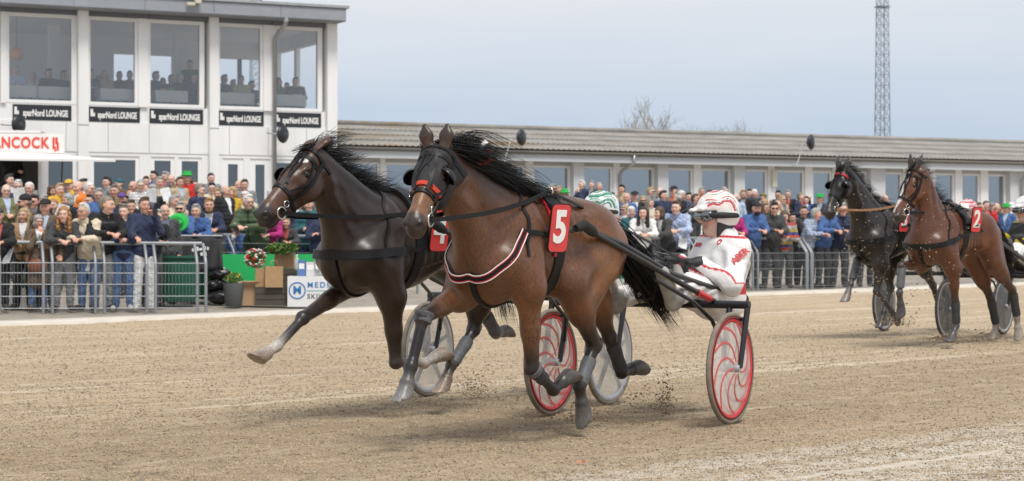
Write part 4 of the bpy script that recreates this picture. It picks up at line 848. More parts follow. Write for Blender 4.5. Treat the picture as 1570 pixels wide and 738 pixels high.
H5 = horse('bay trotter with number 5, black hood and blinkers, flying black mane', P5, A5, K5, C5, .011, '5',
  dict(mane=1500, mane_len=.62, wind=(-.95, .16, -.02), fall=.9, bow=True, piping=True, hood=True, necklace=True, redband=True, forelock=False, collar_w=.044, tailn=700,
       boots=[('LF', -.06, .10, .054, .05, GREYBOOT), ('LF', .12, .5, .043, .040, DARKBOOT), ('LH', .35, .95, .043, .042, GREYBOOT), ('RF', -.10, .10, .055, .05, GREYBOOT), ('RH', .15, .95, .046, .045, DARKBOOT)]))
# ---- number 4, the dark horse on the far side
P4, A4 = (-.80, 12.96), 34; u4 = U(P4, A4)
poll4 = u4(481, 239, 0.); nose4 = solve_nose(poll4, 395, 325, P4, R(A4), .60, (-.3, .1))
K4 = dict(poll=poll4, nose=nose4, ears=[np.array([-.9, .3, .8]), np.array([-.9, -.1, .6])], dz=.02,
  RF=[u4(545, 432, -.16), u4(464, 488, -.15), u4(424, 531, -.15), u4(394, 552, -.15)], LF=[u4(600, 455, .18), u4(607, 556, .16), u4(650, 557, .16), u4(683, 540, .16)],
  LH=[u4(738, 440, .2), u4(726, 506, .15), u4(692, 560, .15), u4(677, 600, .15)], RH=[u4(735, 440, -.17), u4(742, 480, -.15), u4(760, 512, -.15), u4(780, 506, -.15)],
  collar=(1.09, 1.05), hs=1.1, plate=u4(674, 354, .30))
DBAY = (.024, .013, .009); DD = (.013, .009, .008); SOCK = (.64, .60, .54)
C4 = dict(coat=DBAY, dark=DD, lite=(.042, .021, .014), head=(.062, .03, .018), face=(.085, .038, .02), muzzle=(.028, .024, .024), ear=(.09, .042, .025), patch=[(.10, .03, .03)],
  leg=dict(RF=legc((.055, .027, .016), (.03, .02, .016), (.035, .033, .033), SOCK), LF=legc(DBAY, DD, (.16, .13, .11), SOCK), LH=legc(DBAY, DD, (.03, .028, .028), (.02, .02, .02)), RH=legc(DBAY, DD, (.03, .03, .03), (.3, .27, .24))),
  hoof=dict(RF=(.26, .19, .14), LF=(.24, .18, .13), LH=(.30, .22, .17), RH=(.09, .08, .08)))
C4['tan'] = (.105, .05, .028)
H4 = horse('dark bay trotter with white sock and number 4, stretching a foreleg', P4, A4, K4, C4, .012, '4',
  dict(mane=520, mane_len=.36, wind=(-.9, .1, .22), fall=.4, blinkers='off', boots=[('LH', .3, .95, .044, .042, GREYBOOT), ('RH', .1, 1.0, .048, .046, GREYBOOT)], rein_out=True))
# ---- number 2, bay with a blaze, and number 3, black, behind
P2_, A2 = (4.80, 21.6), 43; u2 = U(P2_, A2)
poll2 = u2(1405, 262, .0); nose2 = solve_nose(poll2, 1368, 334, P2_, R(A2), .60, (-.2, .3))
K2 = dict(poll=poll2, nose=nose2, dz=.10, ears=[np.array([-.45, .25, 1.0]), np.array([-.25, -.15, 1.0])],
  RF=[u2(1412, 405, -.17), u2(1382, 408, -.15), u2(1379, 450, -.15), u2(1382, 482, -.15)], LF=[u2(1461, 412, .18), u2(1464, 460, .15), u2(1466, 500, .15), u2(1456, 524, .15)],
  LH=[u2(1522, 402, .2), u2(1552, 446, .15), u2(1559, 488, .15), u2(1562, 516, .15)], RH=[u2(1498, 410, -.17), u2(1518, 456, -.15), u2(1527, 500, -.15), u2(1522, 520, -.15)],
  collar=(1.15, 1.0), hs=1.08, earl=.17, plate=u2(1497, 337, .30))
RB = (.10, .036, .017)
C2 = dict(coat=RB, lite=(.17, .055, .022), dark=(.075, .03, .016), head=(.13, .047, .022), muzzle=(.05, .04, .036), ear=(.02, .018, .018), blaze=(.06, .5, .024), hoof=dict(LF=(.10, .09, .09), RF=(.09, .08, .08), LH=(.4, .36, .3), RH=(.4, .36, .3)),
  leg={k: legc(RB, (.05, .026, .018), (.035, .033, .034), (.05, .045, .045)) for k in ('LF', 'RF', 'LH', 'RH')})
C2['leg']['LH'][3] = C2['leg']['RH'][3] = (.35, .32, .28)
H2 = horse('bright bay trotter with white blaze and number 2 planting a foreleg', P2_, A2, K2, C2, .014, '2',
  dict(mane=380, mane_len=.28, wind=(-.8, .1, .35), fall=.6, blinkers=False, boots=[('RF', .05, .8, .046, .044, GREYBOOT), ('LF', .05, .9, .048, .044, DARKBOOT), ('LH', .1, .9, .05, .046, DARKBOOT), ('RH', .1, .9, .05, .046, DARKBOOT)]))
P3_, A3 = (4.50, 23.6), 43; u3 = U(P3_, A3)
poll3 = u3(1294, 262, 0.); nose3 = solve_nose(poll3, 1266, 324, P3_, R(A3), .60, (-.2, .3))
K3 = dict(poll=poll3, nose=nose3, dz=.15, ears=[np.array([-.35, .2, 1.0]), np.array([-.25, -.1, 1.0])],
  RF=[u3(1340, 398, -.17), u3(1314, 399, -.15), u3(1304, 436, -.15), u3(1296, 462, -.15)], LF=[u3(1350, 405, .18), u3(1344, 447, .15), u3(1366, 476, .15), u3(1376, 490, .15)],
  LH=[np.array([-.42, .2, .95]), np.array([-.85, .15, .62]), np.array([-1.0, .15, .35]), np.array([-1.15, .15, .36])], RH=[np.array([-.30, -.17, .95]), np.array([-.35, -.15, .58]), np.array([-.2, -.15, .3]), np.array([-.12, -.15, .13])],
  hs=1.14, earl=.14, plate=u3(1386, 338, .30))
C3 = dict(lite=(.032, .021, .017), coat=(.019, .0145, .013), dark=(.013, .012, .012), head=(.021, .018, .017), muzzle=(.05, .042, .038), ear=(.05, .042, .04), hoof=dict(LF=(.10, .09, .08), RF=(.22, .2, .18), LH=(.1, .09, .09), RH=(.1, .09, .09)),
  leg={k: legc((.018, .015, .014), (.045, .042, .042), (.06, .058, .06), (.05, .05, .05)) for k in ('LF', 'RF', 'LH', 'RH')}, browmat=REDTRIM)
C3['reinmat'] = mat('tan rein', (.33, .16, .08), .6)
H3 = horse('black trotter with red browband and number 3 lifting a foreleg', P3_, A3, K3, C3, .014, '3', dict(mane=420, mane_len=.34, wind=(-.9, .1, .15), fall=.9, boots=[('RF', .05, .8, .046, .044, GREYBOOT)]))
# ================================================================== sulkies
BLKM = mat('black enamel tube', (.014, .014, .016), .32, noise=.3, nscale=20); RUB = mat('tyre rubber', (.06, .055, .048), .85, noise=.35, nscale=12); MUDT = mat('muddy tyre', (.20, .175, .14), .9, noise=.35, nscale=10)
REDW = mat('red wheel paint', (.60, .035, .04), .4, noise=.15, nscale=20); SILV = mat('silver rim', (.45, .46, .48), .35, .6, noise=.15); FOAM = mat('black foam', (.016, .016, .017), .85, bump=.2, bscale=90, bdist=.003)
def disc_mat(name, col, opac):
    """translucent plastic wheel cover, lightly dusted"""
    if name in MATS: return MATS[name]
    m = bpy.data.materials.new(name); MATS[name] = m; m.use_nodes = True; t = m.node_tree; t.nodes.clear()
    d = t.nodes.new('ShaderNodeBsdfPrincipled'); d.inputs['Base Color'].default_value = (*col, 1); d.inputs['Roughness'].default_value = .4; tr = t.nodes.new('ShaderNodeBsdfTransparent')
    n = t.nodes.new('ShaderNodeTexNoise'); n.inputs['Scale'].default_value = 9; n.inputs['Detail'].default_value = 6; tc_ = t.nodes.new('ShaderNodeTexCoord'); t.links.new(tc_.outputs['Object'], n.inputs['Vector'])
    mr = t.nodes.new('ShaderNodeMapRange'); mr.inputs[1].default_value = .3; mr.inputs[2].default_value = .75; mr.inputs[3].default_value = opac - .12; mr.inputs[4].default_value = min(1, opac + .2); t.links.new(n.outputs[0], mr.inputs[0])
    mi = t.nodes.new('ShaderNodeMixShader'); t.links.new(mr.outputs[0], mi.inputs[0]); t.links.new(tr.outputs[0], mi.inputs[1]); t.links.new(d.outputs[0], mi.inputs[2])
    o = t.nodes.new('ShaderNodeOutputMaterial'); t.links.new(mi.outputs[0], o.inputs[0]); return m
REDL = mat('faded red stripe', (.62, .11, .11), .5)
def wheel(par, y, style, r=.356):
    w = empty('wheel', (0, y, r), parent=par); MY = Matrix.Rotation(R(90), 4, 'X'); a = np.linspace(0, 2 * math.pi, 13)[:-1]
    MB().lathe([(r - .016 + .0165 * math.cos(q), .0165 * math.sin(q)) for q in a], MY, 56, True).build('tyre', MUDT if style != 'dark' else RUB, w, True)
    ri = dict(swirl=REDW, spoke=SILV, dark=SILV)[style]; MB().lathe([(r - .03, -.014), (r - .03, .014), (r - .05, .017), (r - .062, .012), (r - .062, -.012), (r - .05, -.017)], MY, 56, True).build('rim', ri, w, 'auto')
    if style == 'swirl': MB().lathe([(r - .034, -.0175), (r - .034, .0175), (r - .041, .0185), (r - .041, -.0185)], MY, 56, True).build('rim_stripe', BLKM, w, 'auto')
    dm = dict(swirl=disc_mat('white wheel cover', (.74, .72, .70), .40), spoke=disc_mat('clear wheel cover', (.68, .67, .64), .38), dark=disc_mat('smoked wheel cover', (.10, .105, .11), .75))[style]
    for s in (1, -1): MB().lathe([(.03, .04 * s), (.15, .026 * s), (r - .064, .011 * s)], MY, 40).build('cover', dm, w, True)
    if style == 'swirl':
        for k in range(9):
            q = np.linspace(0, 1, 12); rad = .045 + (r - .11) * q; an = 2 * math.pi * k / 9 - 1.0 * q + .25 * np.sin(q * 3.1)
            for sg in (1, -1): P = np.stack([rad * np.cos(an), sg * (.0425 - .031 * q), rad * np.sin(an)], 1); MB().ribbon(P, np.tile([0, sg, 0.], (12, 1)), .010 + .006 * q, .003).build('swirl_spoke', REDL, w, 'auto')
    else:
        n = 5 if style == 'spoke' else 6
        for k in range(n):
            an = 2 * math.pi * k / n + .3; c, s_ = math.cos(an), math.sin(an); rr = r - .06; wd0, wd1 = (.05, .016) if style == 'spoke' else (.02, .016)
            V = []
            for q, wv in ((.03, wd0), (rr, wd1)):
                for sy in (-.009, .009):
                    for sg in (-1, 1): V.append((c * q - s_ * wv / 2 * sg, sy, s_ * q + c * wv / 2 * sg))
            MB().add(V, [(0, 1, 5, 4), (2, 6, 7, 3), (0, 4, 6, 2), (1, 3, 7, 5), (0, 2, 3, 1), (4, 5, 7, 6)]).build('spoke', mat('grey spoke', (.20, .21, .22), .4, .4), w)
    MB().lathe([(.001, .065), (.022, .065), (.026, .05), (.026, -.05), (.022, -.065), (.001, -.065)], MY, 14).build('hub', SILV, w, 'auto')
    return w
def sulky(label, M, psi_deg, W, style, tip, red=False):
    """local frame: x forward, y left, origin on the ground under the axle"""
    psi = R(psi_deg); o = empty('sulky', (M[0], M[1], float(gz(M[0], M[1])) - .004), math.atan2(-math.cos(psi), -math.sin(psi))); tag(o, label, 'sulky', 'racing sulkies')
    h = W / 2; xb, zb = -.13, .755
    for s in (1, -1): wheel(o, s * h, style)
    MB().tube([(xb, -h - .075, zb), (xb, h + .075, zb)], .026, 12).build('crossbar', BLKM, o, 'auto')
    for s in (1, -1):
        for yo in (.062, -.062):
            MB().tube([(xb, s * h + yo * s, zb - .01), (-.01, s * h + yo * s, .36)], [.021, .017], 8).build('fork_arm', BLKM, o, 'auto')
        MB().tube([(xb + .01, s * h - .06, zb - .09), (xb + .01, s * h + .06, zb - .09)], .012, 8).build('fork_bridge', BLKM, o, 'auto')
        tx, ty, tz = tip; y1 = h * .66
        P = [(tx + .32, s * (ty - .03), tz - .02), (tx + .1, s * ty, tz), (tx - .35, s * (ty + .02), tz - .09), (.35, s * (y1 - .03), .96), (xb - .46, s * y1, .80)]
        MB().tube(P, [.012, .016, .017, .017, .018], 10).build('shaft', BLKM, o, 'auto'); MB().tube([(xb - .36, s * y1, .822), (xb - .44, s * y1, .803), (xb - .58, s * y1, .772), (xb - .6, s * y1, .768)], [.036, .042, .042, .036], 14).build('shaft_grip', FOAM, o, 'auto')
        P = [(tx - .02, s * (ty + .01), tz - .03), (tx - .4, s * (ty + .035), tz - .14), (.3, s * (y1 + .03), .89), (xb, s * (y1 + .05), zb + .02)]
        MB().tube(P, [.016, .017, .018, .018], 10).build('lower_shaft', BLKM, o, 'auto')
        if red:
            a_, b_ = np.array(P[2]), np.array(P[3]); q0, q1 = a_ + (b_ - a_) * .45, a_ + (b_ - a_) * .85; MB().tube([q0, q1], .0225, 10).build('red_shaft_band', REDW, o, 'auto')
        MB().tube([(.62, s * (y1 - .01), .93), (.25, s * (y1 + .08), .78), (.02, s * (h - .12), .66), (-.05, s * (h - .075), .50)], .013, 8).build('stay', BLKM, o, 'auto')
        g = np.array([tx + .1, s * ty, tz]); MB().tube([g + (.1, 0, .0), g + (.03, s * .015, .02), g + (-.05, s * .02, -.01), g + (-.14, 0, -.03)], [.022, .032, .034, .022], 10).build('shaft_tug', FOAM, o, 'auto')
        MB().tube([(.33, s * .30, .93), (.30, s * .25, .80), (.30, s * .14, .80), (.33, s * .11, .92)], .012, 8).build('stirrup', BLKM, o, 'auto')
    # seat behind the crossbar
    prof = [(-.02, .80), (-.22, .765), (-.38, .79), (-.50, .86), (-.55, .97)]; V = []
    for yy, up in ((-.2, .06), (-.12, .01), (0, 0), (.12, .01), (.2, .06)):
        for x, z in prof: V.append((xb - .3 + x, yy, z - .02 + up))
    for yy, up in ((-.2, .06), (-.12, .01), (0, 0), (.12, .01), (.2, .06)):
        for x, z in prof: V.append((xb - .3 + x, yy, z - .05 + up))
    n = 5; Fc = []
    for i in range(4):
        for j in range(4): Fc += [(i * n + j, (i + 1) * n + j, (i + 1) * n + j + 1, i * n + j + 1), (25 + i * n + j, 25 + i * n + j + 1, 25 + (i + 1) * n + j + 1, 25 + (i + 1) * n + j)]
    for i in range(4): Fc += [(i * n, 25 + i * n, 25 + (i + 1) * n, (i + 1) * n), (i * n + 4, (i + 1) * n + 4, 25 + (i + 1) * n + 4, 25 + i * n + 4), (i, i + 1, 25 + i + 1, 25 + i), (20 + i, 45 + i, 45 + i + 1, 20 + i + 1)]
    MB().add(V, Fc).build('seat', FOAM, o, True)
    for s in (1, -1): MB().tube([(xb, s * .12, zb), (xb - .35, s * .1, .735), (xb - .7, s * .1, .76)], .014, 8).build('seat_bar', BLKM, o, 'auto')
    return o
MS5, MS4, MS2, MS3 = (.823, 12.735), (.03, 14.28), (5.78, 23.14), (5.50, 25.0)
SK5 = sulky('black sulky with red swirl wheels behind horse number 5', MS5, 30, 1.3, 'swirl', (1.30, .34, 1.235), True)
SK4 = sulky('sulky with silver rims and broad grey spokes behind horse number 4', MS4, 30, 1.52, 'spoke', (1.55, .33, 1.26))
SK2 = sulky('sulky with smoked wheel covers behind the blazed horse number 2', MS2, 34, 1.34, 'dark', (1.6, .33, 1.33))
SK3 = sulky('sulky with smoked wheel covers behind the black horse number 3', MS3, 34, 1.6, 'dark', (1.7, .33, 1.36))
# ================================================================== people
CLOTH = mat('woven cloth', objcol=True, attr='col', rough=.85, noise=.16, nscale=9, bump=.25, bscale=30, bdist=.02, sheen=.1)
SKIN = mat('skin', objcol=True, attr='col', rough=.5, noise=.06, nscale=18, spec=.35)
HAIRM = mat('human hair', objcol=True, rough=.55, noise=.35, nscale=25, bump=.35, bscale=70, bdist=.01, stretch=(1, 1, .25))
SHOE = mat('shoe', objcol=True, rough=.6, noise=.2)
def head_solid(S, c, M, sc=1.0, tone=(1, 1, 1)):
    """c: centre of the skull; rows of M: forward, left, up"""
    f, l, u = M
    def p(a, b_, d): return c + (f * a + l * b_ + u * d) * sc
    t = np.array(tone); rd = t * np.array([1.0, .78, .72]); dk = t * .28
    S.ell(p(-.008, 0, .03), np.array([.095, .076, .092]) * sc, M, c=t, k=.03); S.ell(p(.02, 0, -.035), np.array([.072, .062, .085]) * sc, M, c=t, k=.03); S.ell(p(.058, 0, -.098), np.array([.03, .034, .025]) * sc, M, c=t, k=.03)
    S.cone(p(.088, 0, .012), p(.108, 0, -.028), .010 * sc, .017 * sc, c=rd, k=.015); S.ell(p(.062, .045, -.03), .026 * sc, c=rd, k=.03); S.ell(p(.062, -.045, -.03), .026 * sc, c=rd, k=.03)
    S.cone(p(.086, -.04, .028), p(.086, .04, .028), .013 * sc, .013 * sc, c=t * .75, k=.02)
    for s in (1, -1):
        S.sub(p(.098, .032 * s, .010), np.array([.016, .019, .011]) * sc, M, c=t * .55, k=.01); S.ell(p(.078, .032 * s, .010), np.array([.013, .015, .011]) * sc, M, c=t * .4, k=.004)
        S.ell(p(-.008, .078 * s, -.005), np.array([.022, .012, .034]) * sc, M, c=rd, k=.01)
    S.cone(p(.084, -.020, -.066), p(.084, .020, -.066), .0085 * sc, .0085 * sc, c=t * np.array([.75, .42, .40]), k=.006)
def hand_solid(S, w, d, n, side, r=1.0, curl=.7, c=(1, 1, 1)):
    """palm and five fingers from wrist w along d, palm facing n; side: direction of the thumb"""
    d, n, sd = nrm(d), nrm(n), nrm(side); S.cone(w, w + d * .03, .026 * r, .026 * r, c=c, k=.02)
    for i, o_ in enumerate((-.03, -.01, .01, .03)):
        a = w + d * .085 - sd * o_ * 1.0; S.cone(w + d * .015 - sd * o_ * .6, a, .015 * r, .013 * r, c=c, k=.014); L = (.036, .042, .045, .040)[i]
        b_ = a + (d * math.cos(curl) + n * math.sin(curl)) * L; e = b_ + (d * math.cos(curl * 2) + n * math.sin(curl * 2)) * L * .75; S.cone(a, b_, .0115 * r, .0105 * r, c=c, k=.005); S.cone(b_, e, .0105 * r, .009 * r, c=c, k=.005)
    a = w + d * .025 + sd * .032; b_ = a + (d * .7 + sd * .6 + n * .35) * .036; S.cone(w + d * .015 + sd * .015, a, .016 * r, .014 * r, c=c, k=.014); S.cone(a, b_, .013 * r, .011 * r, c=c, k=.006); S.cone(b_, b_ + (d * .9 + n * .5) * .03, .011 * r, .009 * r, c=c, k=.005)
def limb(S, a, b_, c_, r0, r1, r2, **k): S.cone(a, b_, r0, r1, **k); S.cone(b_, c_, r1 * 1.02, r2, **k)
def figure(J, bw=1.0, hands=True, grow=.018, jtype='jacket', c=(1, 1, 1)):
    """three solids: bare body with head and hands, upper garment, trousers; J: joints"""
    B = Solid(.03); T = Solid(.035); P = Solid(.035); z = np.array([0, 0, 1.]); sk = c
    hd = J['head']; HM = J['headM']
    B.cone(J['neck'] - (J['head'] - J['neck']) * .2, J['head'] - HM[2] * .05 - HM[0] * .01, .055, .05, c=sk); head_solid(B, hd, HM, J.get('hsc', 1.0))
    pel, wa, ch = J['pelvis'], lerp(J['pelvis'], J['chest'], .5), J['chest']; side = nrm(J['LS'] - J['RS'])
    for S, g in ((B, 0.), (T, grow)):
        for s in (1, -1):
            S.cone(ch + side * .075 * s * bw, lerp(pel, ch, .4) + side * .065 * s * bw, (.105 + g) * bw, (.095 + g) * bw, c=(1, 1, 1)); S.cone(lerp(pel, ch, .4) + side * .065 * s * bw, pel + side * .07 * s * bw, (.095 + g) * bw, (.10 + g) * bw, c=(1, 1, 1))
        if bw > 1.05: S.ell(lerp(pel, ch, .35) + J['fwd'] * .06, np.array([.13, .15, .17]) + g, c=(1, 1, 1), k=.06)
        S.cone(J['LS'], J['RS'], .062 + g, .062 + g, c=(1, 1, 1), k=.05); S.cone(ch, J['neck'], .085 + g * .6, .055 + g * .5, c=(1, 1, 1), k=.05)
        for a, b_, w_ in (('LS', 'LE', 'LW'), ('RS', 'RE', 'RW')): limb(S, J[a], J[b_], J[w_] if S is B else lerp(J[b_], J[w_], .97), .054 + g * .9, .042 + g, .028 + g * .9, c=(1, 1, 1))
    for S, g in ((B, 0.), (P, grow * .8)):
        S.cone(pel + side * .06, pel - side * .06, .10 + g, .10 + g, c=(1, 1, 1))
        for a, b_, w_ in (('LH', 'LK', 'LA'), ('RH', 'RK', 'RA')): limb(S, J[a], J[b_], J[w_] if S is B else lerp(J[b_], J[w_], .96), .085 + g, .054 + g * 1.3, .038 + g * 1.6, c=(1, 1, 1))
    if jtype == 'coat': T.cone(pel + side * .05, lerp(J['LK'], J['RK'], .5) + side * .06 + z * .05, .13, .15, c=(1, 1, 1)); T.cone(pel - side * .05, lerp(J['LK'], J['RK'], .5) - side * .06 + z * .05, .13, .15, c=(1, 1, 1))
    else: T.cone(pel + side * .07 * bw - z * .04, pel - side * .07 * bw - z * .04, (.108 + grow) * bw, (.108 + grow) * bw, c=(1, 1, 1))
    T.cone(J['neck'] - J['fwd'] * .02, J['neck'] + (J['head'] - J['neck']) * .22, .068 + grow * .6, .064 + grow * .6, c=(.9, .9, .9), k=.02)
    T.sub(J['neck'] + (J['head'] - J['neck']) * .45 + J['fwd'] * .03, .062, k=.02)
    for nm, e in (('LA', 'LT'), ('RA', 'RT')): B.cone(J[nm], J[e], J.get('footr', .04), J.get('footr', .032), c=(1, 1, 1))
    if hands:
        for w_, e, s in (('LW', 'LE', 1), ('RW', 'RE', -1)):
            d = nrm(J[w_] - J[e]); n = J.get('palm', -z); n = nrm(n - d * (n @ d)); sd = np.cross(n, d) * s; sd = sd if sd @ side * -s > -.2 else -sd; hand_solid(B, J[w_], d, n, sd, c=np.array([1.0, .86, .8]))
    return B, T, P
def puff(D, G): return D - .011 * np.abs(np.sin(G[..., 2] * 2 * math.pi / .17)) + .008
def crease(D, G): return D - .005 * np.sin(G[..., 2] * 46 + 5 * np.sin(G[..., 0] * 13) + 4 * np.sin(G[..., 1] * 17)) - .0035 * np.sin(G[..., 2] * 90 + G[..., 1] * 60)
def zipcol(V, J, style):
    """garment seams: zip, hem, cuffs, checks - colour that belongs to the cloth"""
    col = np.ones((len(V), 3)); f = V[:, 0] > J['chest'][0]
    if style in ('jacket', 'puffer', 'coat'): m = (np.abs(V[:, 1]) < .012) & f; col[m] = .35
    if style == 'print': s = np.sin(V[:, 0] * 70 + 3 * np.sin(V[:, 2] * 50)) * np.sin(V[:, 1] * 66) * np.sin(V[:, 2] * 73 + V[:, 1] * 40); col[s > .18] = (.45, .55, .75)
    if style == 'check': m = (np.sin(V[:, 2] * 105) > .35) | (np.sin(V[:, 1] * 105 + .4) > .35); col[m] = .55
    if style == 'stripe': b_ = (V[:, 2] * 14).astype(int) % 4; pal = np.array([(.5, .08, .07), (.07, .1, .32), (.5, .4, .1), (.5, .5, .5)]); col = pal[b_]
    if style == 'hoodie': m = (np.abs(V[:, 1]) < .10) & f & (np.abs(V[:, 2] - 1.29) < .014) & (np.sin(V[:, 1] * 230) > -.4); col[m] = 6.
    return np.clip(col, 0, 8)
POSES = {}
def joints(pose):
    z = np.array; J = dict(fwd=z([1., 0, 0]), pelvis=z([0, 0, .95]), chest=z([.01, 0, 1.30]), neck=z([.0, 0, 1.475]), head=z([.025, 0, 1.625]), LS=z([0, .175, 1.415]), RS=z([0, -.175, 1.415]), LH=z([0, .09, .90]), RH=z([0, -.09, .90]), LK=z([.02, .10, .48]), RK=z([.03, -.11, .48]), LA=z([-.02, .10, .07]), RA=z([.0, -.13, .07]), LT=z([.13, .13, .035]), RT=z([.15, -.17, .035]))
    yaw, pit = 0., 0.
    if pose == 'stand': J.update(LE=z([-.04, .25, 1.13]), LW=z([.05, .25, .88]), RE=z([-.05, -.25, 1.13]), RW=z([.03, -.26, .88]), palm=z([.2, 0, -.1]))
    if pose == 'pocket': J.update(LE=z([-.07, .28, 1.14]), LW=z([.09, .20, .96]), RE=z([-.07, -.28, 1.14]), RW=z([.09, -.2, .96])); yaw = 25
    if pose == 'clasp': J.update(LE=z([.03, .25, 1.12]), LW=z([.22, .06, 1.16]), RE=z([.03, -.25, 1.12]), RW=z([.22, -.05, 1.17])); yaw = -12
    if pose == 'crossed': J.update(LE=z([.10, .23, 1.13]), LW=z([.21, -.06, 1.17]), RE=z([.1, -.23, 1.12]), RW=z([.19, .05, 1.14])); yaw = 18
    if pose in ('rail', 'railturn'):
        J.update(pelvis=z([-.06, 0, .93]), chest=z([.08, 0, 1.25]), neck=z([.14, 0, 1.41]), head=z([.20, 0, 1.55]), LS=z([.1, .175, 1.36]), RS=z([.1, -.175, 1.36]), LH=z([-.06, .09, .88]), RH=z([-.06, -.09, .88]), LE=z([.20, .24, 1.13]), LW=z([.40, .10, 1.12]), RE=z([.22, -.24, 1.13]), RW=z([.41, -.07, 1.13])); yaw = 48 if pose == 'railturn' else -10
    if pose == 'phone': J.update(LE=z([.17, .22, 1.22]), LW=z([.25, .09, 1.46]), RE=z([.16, -.24, 1.15]), RW=z([.36, -.22, 1.12])); yaw = 5
    if pose == 'chin': J.update(LE=z([.17, .17, 1.16]), LW=z([.17, .07, 1.40]), RE=z([.17, -.17, 1.16]), RW=z([.18, -.02, 1.42]), palm=z([-1, 0, 0.])); yaw = 12
    if pose == 'wave': J.update(LE=z([.12, .26, 1.30]), LW=z([.20, .17, 1.53]), RE=z([.03, -.25, 1.12]), RW=z([.22, -.05, 1.17])); yaw = 15
    if pose == 'sit':
        J.update(pelvis=z([0, 0, .52]), chest=z([-.01, 0, .86]), neck=z([.0, 0, 1.03]), head=z([.03, 0, 1.18]), LS=z([0, .175, .97]), RS=z([0, -.175, .97]), LH=z([0, .09, .5]), RH=z([0, -.09, .5]), LK=z([.42, .11, .5]), RK=z([.42, -.11, .5]), LA=z([.40, .11, .08]), RA=z([.4, -.11, .08]), LT=z([.54, .12, .035]), RT=z([.54, -.12, .035]), LE=z([.06, .25, .72]), LW=z([.27, .10, .78]), RE=z([.06, -.25, .72]), RW=z([.27, -.1, .78]))
    a = R(yaw); f = z([math.cos(a), math.sin(a), -.06]); f = f / np.linalg.norm(f); l = np.cross([0, 0, 1.], f); l /= np.linalg.norm(l); J['headM'] = np.stack([f, l, np.cross(f, l)]); J['yaw'] = a
    return J
LIB = {}
def garments(pose, build, jt):
    key = (pose, build, jt)
    if key in LIB: return LIB[key]
    J = joints(pose); bw = dict(slim=.9, mid=1.0, stout=1.13)[build]; bk = (pose, build)
    B, T, P = figure(J, bw, True, .03 if jt == 'puffer' else .018, jt)
    if bk not in LIB:
        Vb, Qb, cb = B.mesh('body', .0135, None, True, cw=.006); Vp, Qp, _ = P.mesh('trousers', .017, crease, False); SH = []
        for a_, t_ in (('LA', 'LT'), ('RA', 'RT')):
            So = Solid(.02); So.cone(J[a_] + np.array([-.02, 0, -.02]), J[t_] + np.array([.02, 0, .01]), .047, .042); So.cone(J[a_], J[a_] + np.array([0, 0, .05]), .05, .045)
            Vs, Qs, _ = So.mesh('shoe', .016, lambda D, G: np.maximum(D, .004 - G[..., 2]), False); SH.append(mesh_np('shoe', Vs, Qs)); SH[-1].materials.append(SHOE)
        LIB[bk] = (mesh_np('body', Vb, Qb, True, cb), mesh_np('trousers', Vp, Qp, True, np.ones((len(Vp), 3))), SH, J)
        LIB[bk][0].materials.append(SKIN); LIB[bk][1].materials.append(CLOTH)
    Vt, Qt, _ = T.mesh('jacket', .015, puff if jt == 'puffer' else crease, False); mj = mesh_np('jacket', Vt, Qt, True, zipcol(Vt, J, jt)); mj.materials.append(CLOTH)
    sf = None
    if jt in ('jacket', 'puffer', 'coat'):
        ch, nk = J['chest'], J['neck']; ax = nrm(nk - ch); Tp = Solid(.035); Tp.p = [q for q in T.p if q[0] != 's' and np.linalg.norm(q[1] - ch) < .35]
        def vee(D, G): g = G - ch; a_ = g @ ax; return np.maximum.reduce([D - (.013 if jt == 'puffer' else .008), -(D + .012), np.abs(g[..., 1]) - (a_ + .20) * .20, .0 - g[..., 0], a_ - .19])
        Vv, Qv, _ = Tp.mesh('shirt', .012, vee, False)
        if len(Qv) > 20: sf = mesh_np('shirt_front', Vv, Qv, True, np.ones((len(Vv), 3))); sf.materials.append(CLOTH)
    LIB[key] = (LIB[bk], mj, sf); return LIB[key]
HM = {}
